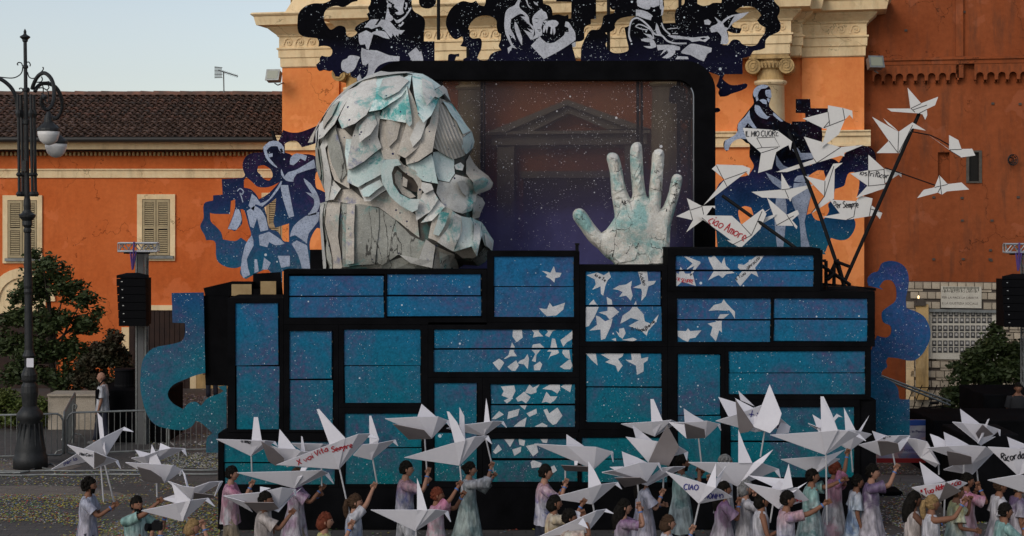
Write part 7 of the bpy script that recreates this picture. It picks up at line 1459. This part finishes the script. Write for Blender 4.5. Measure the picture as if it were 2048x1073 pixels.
# ================================================================ people
def person(label, u, v, cloth, hands=(), H=1.70, hair='black', skin=0, style='short', yaw=0.0, form='shirt', trousers='dark', lean=0.0, D=None, beard=False, legs_apart=.2, extra=None, group='people carrying paper birds past the float', sleeves=.55):
    D = D or (6-H)*F/(v-400.0); s = H/1.75; base = Vector((PX(u, D), D, 0)); rz = Matrix.Rotation(yaw, 3, 'Z')
    r_ = root('person', label, 'person', base, group)
    def L(x, y, z): return base+rz @ Vector(((x+lean*(z-.9))*s, y*s, z*s))
    # joints
    pel, spi, che, nek, hdb = L(0,0,.95), L(0,0,1.15), L(-.01,0,1.34), L(0,0,1.48), L(.02,0,1.58)
    pts = [pel, spi, che, nek, hdb]; rad = [.135, .12, .135, .058, .055]; ed = [(0,1),(1,2),(2,3),(3,4)]
    def addj(p, r, par): pts.append(p); rad.append(r); ed.append((par, len(pts)-1)); return len(pts)-1
    la = legs_apart
    for sd_, fx in ((-1, la), (1, -la)):
        h_ = addj(L(0, .095*sd_, .88), .088, 0); k_ = addj(L(fx*.55+.03, .1*sd_, .49), .058, h_); a_ = addj(L(fx, .1*sd_, .09), .04, k_); addj(L(fx+.16, .11*sd_, .035), .035, a_)
    hpos = []
    tg = list(hands)[:2]
    for idx, sd_ in enumerate((-1, 1)):
        sh = L(0, .185*sd_, 1.40); j = addj(L(0, .11*sd_, 1.40), .07, 2); j = addj(sh, .056, j)
        if idx < len(tg):
            tu, tv = tg[idx][:2]; dd = tg[idx][2] if len(tg[idx]) > 2 else (-.1 if sd_ < 0 else .1); T_ = P(tu, tv, D+dd)
            v_ = T_-sh; mx_ = .60*s; l_ = min(v_.length, mx_*.985)
            if v_.length > mx_*.985: T_ = sh+v_.normalized()*l_
            a1, a2 = .31*s, .29*s; cosA = max(-1, min(1, (a1*a1+l_*l_-a2*a2)/(2*a1*l_))); d_ = v_.normalized(); dn_ = Vector((0, .35*sd_, -1)); dn_ = (dn_-d_*dn_.dot(d_)).normalized()
            el = sh+d_*(a1*cosA)+dn_*(a1*math.sqrt(1-cosA*cosA))
        else:
            el = L(-.03, .23*sd_, 1.11); T_ = L(.05, .22*sd_, .85)
        j = addj(el, .042, j); j = addj(T_-(T_-el).normalized()*.04, .028, j); j = addj(T_+(T_-el).normalized()*.02, .032, j); hpos.append((sh, el, T_))
    me = bpy.data.meshes.new('body'); me.from_pydata([p-base for p in pts], ed, []); o = bpy.data.objects.new('tmp', me); col.objects.link(o)
    sk = o.modifiers.new('s', 'SKIN'); sk.use_smooth_shade = True
    lay = me.skin_vertices[0].data
    for i, q in enumerate(rad): lay[i].radius = (q*s, q*s*(1.12 if i in (0,1,2) else 1)); lay[i].use_root = (i == 0)
    sb = o.modifiers.new('d', 'SUBSURF'); sb.levels = 1; sb.render_levels = 1
    dg = bpy.context.evaluated_depsgraph_get(); em = bpy.data.meshes.new_from_object(o.evaluated_get(dg)); bpy.data.objects.remove(o)
    b = MB(); b.add([v_.co+base for v_ in em.vertices], [tuple(p.vertices) for p in em.polygons], 0); bpy.data.meshes.remove(em)
    # hands : palm, four fingers closing round the stick, thumb
    for sh, el, T_ in hpos:
        fd = (T_-el).normalized(); sd3 = fd.cross(Vector((0,1,0))); sd3 = sd3.normalized() if sd3.length > .1 else Vector((0,0,1)); fw = sd3.cross(fd).normalized()
        for k in range(4):
            o_ = T_+fd*.035+sd3*(.027-.018*k); b.tube([o_-fd*.03, o_+fd*(.035-.004*abs(k-1)), o_+fd*.045-fw*.03, o_+fd*.015-fw*.045], [.011,.010,.009,.008], 5, 0)
        b.tube([T_-fd*.01+sd3*.03, T_+fd*.015+sd3*.05-fw*.015, T_+fd*.03+sd3*.035-fw*.035], [.012,.011,.009], 5, 0)
    # head
    hc = L(.03, 0, 1.64); V = []; Fs = []; n, m_ = 16, 12
    for i in range(m_+1):
        a = -math.pi/2+math.pi*i/m_
        for k in range(n):
            q = 2*math.pi*k/n; x, y, z = math.cos(a)*math.cos(q)*.098, math.cos(a)*math.sin(q)*.074, math.sin(a)*.118
            if z < -.02: x = x*(1-.25*(-z-.02)/.1)+.018*(-z)/.1; y *= 1-.32*(-z-.02)/.1
            if x > 0.03 and abs(y) < .03:
                if -.045 < z < .005: x += .022*(1-abs(y)/.03)*(1-abs(z+.022)/.03 if abs(z+.022) < .03 else 0)
                if .005 < z < .03: x -= .006
                if z < -.085: x += .012
            V.append(hc+rz @ Vector((x*s, y*s, z*s)))
    for i in range(m_):
        for k in range(n): k2 = (k+1) % n; Fs.append((i*n+k, i*n+k2, (i+1)*n+k2, (i+1)*n+k))
    b.add(V, Fs, 0)
    def hl(x, y, z): return hc+rz @ Vector((x*s, y*s, z*s))
    b.add([hl(.095,-.006,.01), hl(.095,.006,.01), hl(.122,.0,-.028), hl(.09,-.018,-.035), hl(.09,.018,-.035)], [(0,1,2),(0,2,3),(1,4,2),(2,4,3)], 0)
    for sd_ in (-1, 1):
        b.ell(hl(.082, .03*sd_, .012), .010*s, .013*s, .007*s, 8, 5, 1); b.ell(hl(-.005, .075*sd_, -.012), .017*s, .010*s, .03*s, 8, 5, 0)
    b.ell(hl(.087, 0, -.058), .011*s, .024*s, .006*s, 8, 5, 2)
    o = b.ob('body', [M['skin'][skin], M['eye'], M['lip']], r_, smooth=True)
    # hair
    if style != 'bald':
        V = []; Fs = []; nn, mm = 18, 10; rh = random.Random(int(u*7+v))
        for i in range(mm+1):
            a = math.pi/2-math.pi*.92*i/mm
            for k in range(nn):
                q = 2*math.pi*k/nn; fr = math.cos(q)     # fr>0 is the face side
                cut = .028 if fr > .35 else (-.03 if fr > -.1 else -.085)
                if style in ('long','pony','bob'): cut = .028 if fr > .45 else (-.09 if fr > 0 else -.11)
                z = max(math.sin(a)*.13, cut); cc_r = math.cos(a) if math.sin(a)*.13 > cut else math.sqrt(max(0.02, 1-(cut/.13)**2))*(.9 if math.sin(a)*.13 < cut-.02 else 1)
                jx = 1+rh.uniform(-.03,.05)*(2.2 if style == 'curly' else 1)
                V.append(hl(-.008+cc_r*math.cos(q)*.104*jx, cc_r*math.sin(q)*.083*jx, z*jx*.97+.006))
        for i in range(mm):
            for k in range(nn): k2 = (k+1) % nn; Fs.append((i*nn+k, (i+1)*nn+k, (i+1)*nn+k2, i*nn+k2))
        hb = MB(); hb.add(V, Fs)
        if style == 'long': hb.tube([hl(-.05,0,.02), hl(-.085,0,-.08), hl(-.10,0,-.2), hl(-.10,0,-.33), hl(-.09,0,-.42)], [.075,.095,.105,.09,.03], 12)
        if style == 'bob': hb.tube([hl(-.05,0,.02), hl(-.06,0,-.08), hl(-.06,0,-.14)], [.08,.09,.05], 12)
        if style == 'pony': hb.tube([hl(-.09,0,.04), hl(-.14,0,.02), hl(-.16,0,-.08), hl(-.15,0,-.2), hl(-.14,0,-.27)], [.025,.035,.045,.04,.01], 10)
        if style == 'curly':
            for _ in range(46):
                a, e = rh.uniform(1.1, 5.2), rh.uniform(-.6, 1.4); hb.ell(hl(-.015+math.cos(a)*math.cos(e)*.11, math.sin(a)*math.cos(e)*.09, math.sin(e)*.12), .028, .028, .026, 6, 4)
        if style != 'curly':
            for _ in range(60):
                a, e = rh.uniform(1.75, 4.53), rh.uniform(-.55, 1.5); a = rh.uniform(.4, 5.9) if e > .75 else a; q_ = hl(-.010+math.cos(a)*math.cos(e)*.098, math.sin(a)*math.cos(e)*.078, math.sin(e)*.122); hb.ell(q_, .024*s, .018*s, rh.uniform(.012,.022)*s, 6, 4)
        if style == 'bun': hb.ell(hl(-.12,0,.03), .04, .04, .04, 10, 7)
        hb.ob('hair', M['hair'][{'black':0,'brown':1,'auburn':2,'blond':3,'grey':4}[hair]], r_, smooth=True)
    if beard:
        bb_ = MB(); V = []; Fs = []; nn = 9
        for i in range(5):
            zz_ = -.052-.019*i
            for k in range(nn):
                q = -1.35+2.7*k/(nn-1); e_ = 1-(-zz_-.02)*2.2; V.append(hl(.016+math.cos(q)*.078*e_, math.sin(q)*.078*e_, zz_))
        for i in range(4):
            for k in range(nn-1): Fs.append((i*nn+k, (i+1)*nn+k, (i+1)*nn+k+1, i*nn+k+1))
        bb_.add(V, Fs); bo = bb_.ob('beard', M['hair'][0], r_, smooth=True); bo.modifiers.new('s','SOLIDIFY').thickness = .012
    # clothes : one garment shell with sleeves
    cl = M['dye'][cloth]; g_ = MB(); rc_ = random.Random(int(u)); hem = {'shirt':.82,'long':.55,'dress':.12,'vest':.88}[form]; flare = {'shirt':.165,'long':.235,'dress':.36,'vest':.15}[form]
    rows_ = [(1.475,.062,.07),(1.455,.085,.12),(1.42,.10,.165),(1.36,.122,.19),(1.25,.135,.185),(1.1,.135,.168)]
    k_ = 6
    for i in range(1, k_+1):
        t = i/k_; z = 1.1+(hem-1.1)*t; rx = .135+(flare*1.0-.135)*t; rows_.append((z, rx, rx*1.28 if form != 'dress' else rx*1.1))
    V = []; Fs = []; nn = 22; ph = rc_.uniform(0, 6)
    for ri, (z, rx, ry_) in enumerate(rows_):
        for k in range(nn):
            q = 2*math.pi*k/nn; fo = 1+(.08*math.sin(q*6+ph+z*2)+.06*math.sin(q*9+ph*2+z*5))*max(0, min(1, (1.35-z)/.5))+rc_.uniform(-.01,.01)
            V.append(L(rx*math.cos(q)*fo-.005-(.03*(1.1-z) if z < 1.1 and form in ('long','dress') else 0), ry_*math.sin(q)*fo, z+(rc_.uniform(-.012,.012) if ri == len(rows_)-1 else 0)))
    for i in range(len(rows_)-1):
        for k in range(nn): k2 = (k+1) % nn; Fs.append((i*nn+k, (i+1)*nn+k, (i+1)*nn+k2, i*nn+k2))
    g_.add(V, Fs)
    if form != 'vest':
        for sh, el, T_ in hpos:
            top = sh+(che-sh)*.35+Vector((0,0,.01)); pts_ = [top, sh, sh.lerp(el, .35), sh.lerp(el, min(1, sleeves*1.35))]; rr_ = [.07*s,.078*s,.078*s,.082*s*(1.0 if form == 'shirt' else 1.3)]
            if sleeves > .8: pts_.append(el.lerp(T_, .35)); rr_.append(.075*s)
            g_.tube(pts_, rr_, 12, caps=False)
    go = g_.ob('garment', cl, r_, smooth=True)
    # trousers
    if form != 'dress':
        tr = MB(); tr.lathe(L(0,0,.80), [(.13*s,0),(.15*s,.06*s),(.145*s,.16*s),(.13*s,.2*s)], 14)
        for sd_, fx in ((-1, la), (1, -la)): tr.tube([L(0,.09*sd_,.9), L(fx*.25+.01,.1*sd_,.7), L(fx*.55+.03,.1*sd_,.49), L(fx*.8,.1*sd_,.27), L(fx,.1*sd_,.12)], [.105*s,.1*s,.078*s,.072*s,.07*s], 12)
        tr.ob('trousers', M['dye'][trousers], r_, smooth=True)
    for sd_, fx in ((-1, la), (1, -la)):
        sb_ = MB(); sb_.ell(L(fx+.06,.1*sd_,.05), .14*s, .05*s, .055*s, 12, 7); sb_.ob('shoe', M['shoe'], r_, smooth=True)
    # wrist bands
    for i, (sh, el, T_) in enumerate(hpos[:len(tg)]):
        if rc_.random() < .75:
            wb = MB(); d_ = (T_-el).normalized(); wb.tube([T_-d_*.075, T_-d_*.055], .036*s, 10); wb.ob('wristband', M['band'], r_)
    return r_
M['shoe'] = mat('shoe', (.12,.12,.12)); M['band'] = mat('blue_wristband', (.06,.14,.35), rough=.5)
person('bearded man with dark curly hair in a pale lilac tee, far left', 176, 957, 'lilac', [(228,1012),(222,1018)], hair='black', style='curly', beard=True, skin=1, sleeves=.5)
person('short bearded man in a green and white shirt, turned to the camera', 272, 987, 'teal', [(338,992,-.15),(330,1030)], hair='black', beard=True, skin=1, yaw=R(-45), D=22.3)
pp = person('photographer holding up a camera at the bottom edge', 296, 1096, 'black', [(322,1052,-.05),(305,1062)], D=19.0, skin=0, yaw=R(60), group='photographers')
person('blond child low at the bottom edge under the broad winged bird', 383, 1040, 'pink', [(407,1052)], H=1.55, hair='blond', style='bob', skin=0)
person('young man in a pink and white poncho and beige trousers, left of the float', 461, 934, 'pink', [(503,970),(498,985)], hair='black', skin=0, form='shirt', trousers='beige')
person('man in a cream poncho whose head is hidden by a paper bird', 528, 985, 'cream', [(582,1028),(545,1062)], hair='black', skin=1, form='long')
person('tall person in a white and violet poncho behind the long flat bird', 592, 938, 'purple', [(643,978),(640,990)], hair='brown', skin=1, form='long', trousers='beige')
person('red haired woman looking right at the bottom edge', 648, 1027, 'yellow', [(702,1052)], H=1.65, hair='auburn', style='bob', skin=0)
person('woman with a pony tail in a blue and white tee reaching high', 708, 990, 'blue', [(752,968,.1),(702,1056,-.2)], H=1.66, hair='brown', style='pony', skin=0)
person('tall dark haired man in a pale shirt with teal hem, before the float', 810, 924, 'bluered', [(856,946),(857,962)], H=1.78, hair='black', skin=0, form='shirt', trousers='shirt')
person('girl with red hair and pink painted face in a white and pink dress', 872, 977, 'pink', [(921,968,.1),(926,990)], H=1.62, hair='auburn', style='short', skin=1, form='dress')
person('woman with dark gathered hair in a long pale green dress', 937, 926, 'green', [(983,934),(988,952)], H=1.68, hair='black', style='bun', skin=0, form='dress', sleeves=.9)
person('dark haired man in a white shirt with red collar and blue hem', 1088, 931, 'bluered', [(1131,968),(1128,976)], H=1.76, hair='black', skin=0, form='shirt')
person('woman with short black hair in an orange and yellow top', 1107, 992, 'fire', [(1165,1008)], H=1.62, hair='black', style='bob', skin=1)
person('man with black hair peeping over the lowest tilted bird', 1136, 1020, 'fire', [(1168,1032)], H=1.68, hair='black', skin=1)
person('woman with long black hair in a purple and blue tee, near the bottom edge', 1246, 1000, 'purple', [(1279,1016),(1282,1022)], H=1.62, hair='black', style='long', skin=0)
person('person in a grey lilac poncho behind the brown winged bird', 1288, 940, 'lilac', [(1324,988),(1328,1010)], H=1.72, hair='black', skin=0, form='long', style='long')
person('tall bearded man in a long white, blue and green poncho', 1362, 912, 'teal', [(1398,942),(1404,946)], H=1.80, hair='black', skin=1, form='long', beard=True)
person('brown haired child at the bottom edge under the man in the long poncho', 1334, 1032, 'white', [(1384,1062)], H=1.55, hair='brown', style='bob', skin=0)
person('person with curly grey hair just showing behind a long bird', 1449, 912, 'white', [(1420,960)], H=1.78, hair='grey', style='curly', skin=0)
person('woman with long blue black hair and purple shoulders', 1446, 965, 'purple', [(1478,1006),(1476,1016)], H=1.66, hair='black', style='long', skin=1, form='dress')
person('person in a white hooded robe behind the long Jonni bird', 1490, 962, 'white', [(1512,990)], H=1.66, hair='grey', style='bob', skin=0, form='dress', sleeves=.9)
person('woman with black hair in a sleeveless white top, right of the hooded robe', 1522, 986, 'white', [(1562,1060)], H=1.64, hair='black', style='bob', skin=1, form='vest')
person('man in a white tee with a blue patch, head behind a bird', 1572, 984, 'bluered', [(1654,1006,-.2),(1562,1056)], H=1.74, hair='black', skin=1)
person('dark haired person in a white and teal poncho with one arm forward', 1622, 938, 'teal', [(1630,990),(1706,955,-.1)], H=1.74, hair='black', skin=1, form='long')
person('person in a pink and red top reaching straight up', 1668, 925, 'pink', [(1697,902,.1),(1668,946)], H=1.72, hair='auburn', style='short', skin=1, form='long', trousers='beige')
person('person in a white robe with a violet chest, one arm raised, beside the banner', 1742, 930, 'violet', [(1792,938,-.1)], H=1.78, hair='black', skin=0, form='dress', yaw=R(-20))
person('short person in a blue and white veil between the poncho and the robe', 1712, 995, 'blue', [], H=1.60, hair='black', skin=1, form='long', D=24.6)
person('woman with long curly black hair in a sleeveless cream top', 1826, 985, 'cream', [(1888,1044,-.1)], H=1.66, hair='black', style='long', skin=2, form='vest')
person('woman with blond hair tied with yellow in a sleeveless white top', 1862, 992, 'white', [(1928,1004,-.15)], H=1.66, hair='blond', style='pony', skin=1, form='vest')
person('person in a yellow shouldered green veil behind the lettered bird', 1912, 970, 'yellow', [(1952,1062,-.2),(1940,1000)], H=1.66, hair='brown', skin=1, form='long')
person('person in a rose poncho holding two sticks near the black crate', 1932, 948, 'pink', [(1958,974),(1952,985)], H=1.68, hair='black', skin=1, form='dress')
person('dark haired boy in a pale teal shirt at the lower right', 2008, 1008, 'teal', [(2050,1050)], H=1.62, hair='black', skin=1)
person('person in a white robe under the lowest right bird, farther from the edge', 1998, 958, 'white', [], H=1.66, hair='brown', skin=1, form='dress')
person('person in a violet chested robe at the right edge', 2036, 960, 'violet', [], H=1.66, hair='brown', skin=1, form='dress')
person('bald man in a white shirt with a dark shoulder bag beside the black box', 205, 743, 'shirt', [], H=1.78, style='bald', skin=0, D=37.6, yaw=R(180), group='bystanders', sleeves=.6)
person('bystander in dark shorts seen through the curl of the teal wave', 424, 679, 'black', [], H=1.76, hair='black', skin=1, D=46.0, legs_apart=.05, yaw=R(-90), group='bystanders')
person('dark haired man dressed in black standing behind the right desk', 2036, 824, 'black', [], H=1.76, hair='black', skin=1, D=36.2-.55, yaw=R(-100), group='bystanders')
# camera in the photographer's hands, bag of the bald man
cr = root('photo_camera', 'black photo camera with a lens held up at the bottom edge', 'camera', P(316,1055,18.7))
b = MB(); b.pbox(303, 1046, 322, 1062, 18.62, 18.72); b.pbox(307, 1042, 317, 1046, 18.64, 18.7); b.ob('camera_body', M['black2'], cr)
b = MB(); b.tube([P(302,1055,18.66), P(292,1055,18.62)], [.045,.05], 12); b.ob('lens', M['speaker'], cr)
bg_ = root('shoulder_bag', 'dark shoulder bag hanging at the back of the bald man', 'bag', P(197,800,37.4))
b = MB(); b.pbox(192, 779, 199, 800, 37.3, 37.5); ba = b.ob('bag', M['black'], bg_); ba.modifiers.new('b','BEVEL').width = .03
b = MB(); b.tube([P(198,772,37.35), P(205,763,37.33), P(214,757,37.45), P(214,757,37.7)], .02, 6); b.ob('strap', M['black2'], bg_)
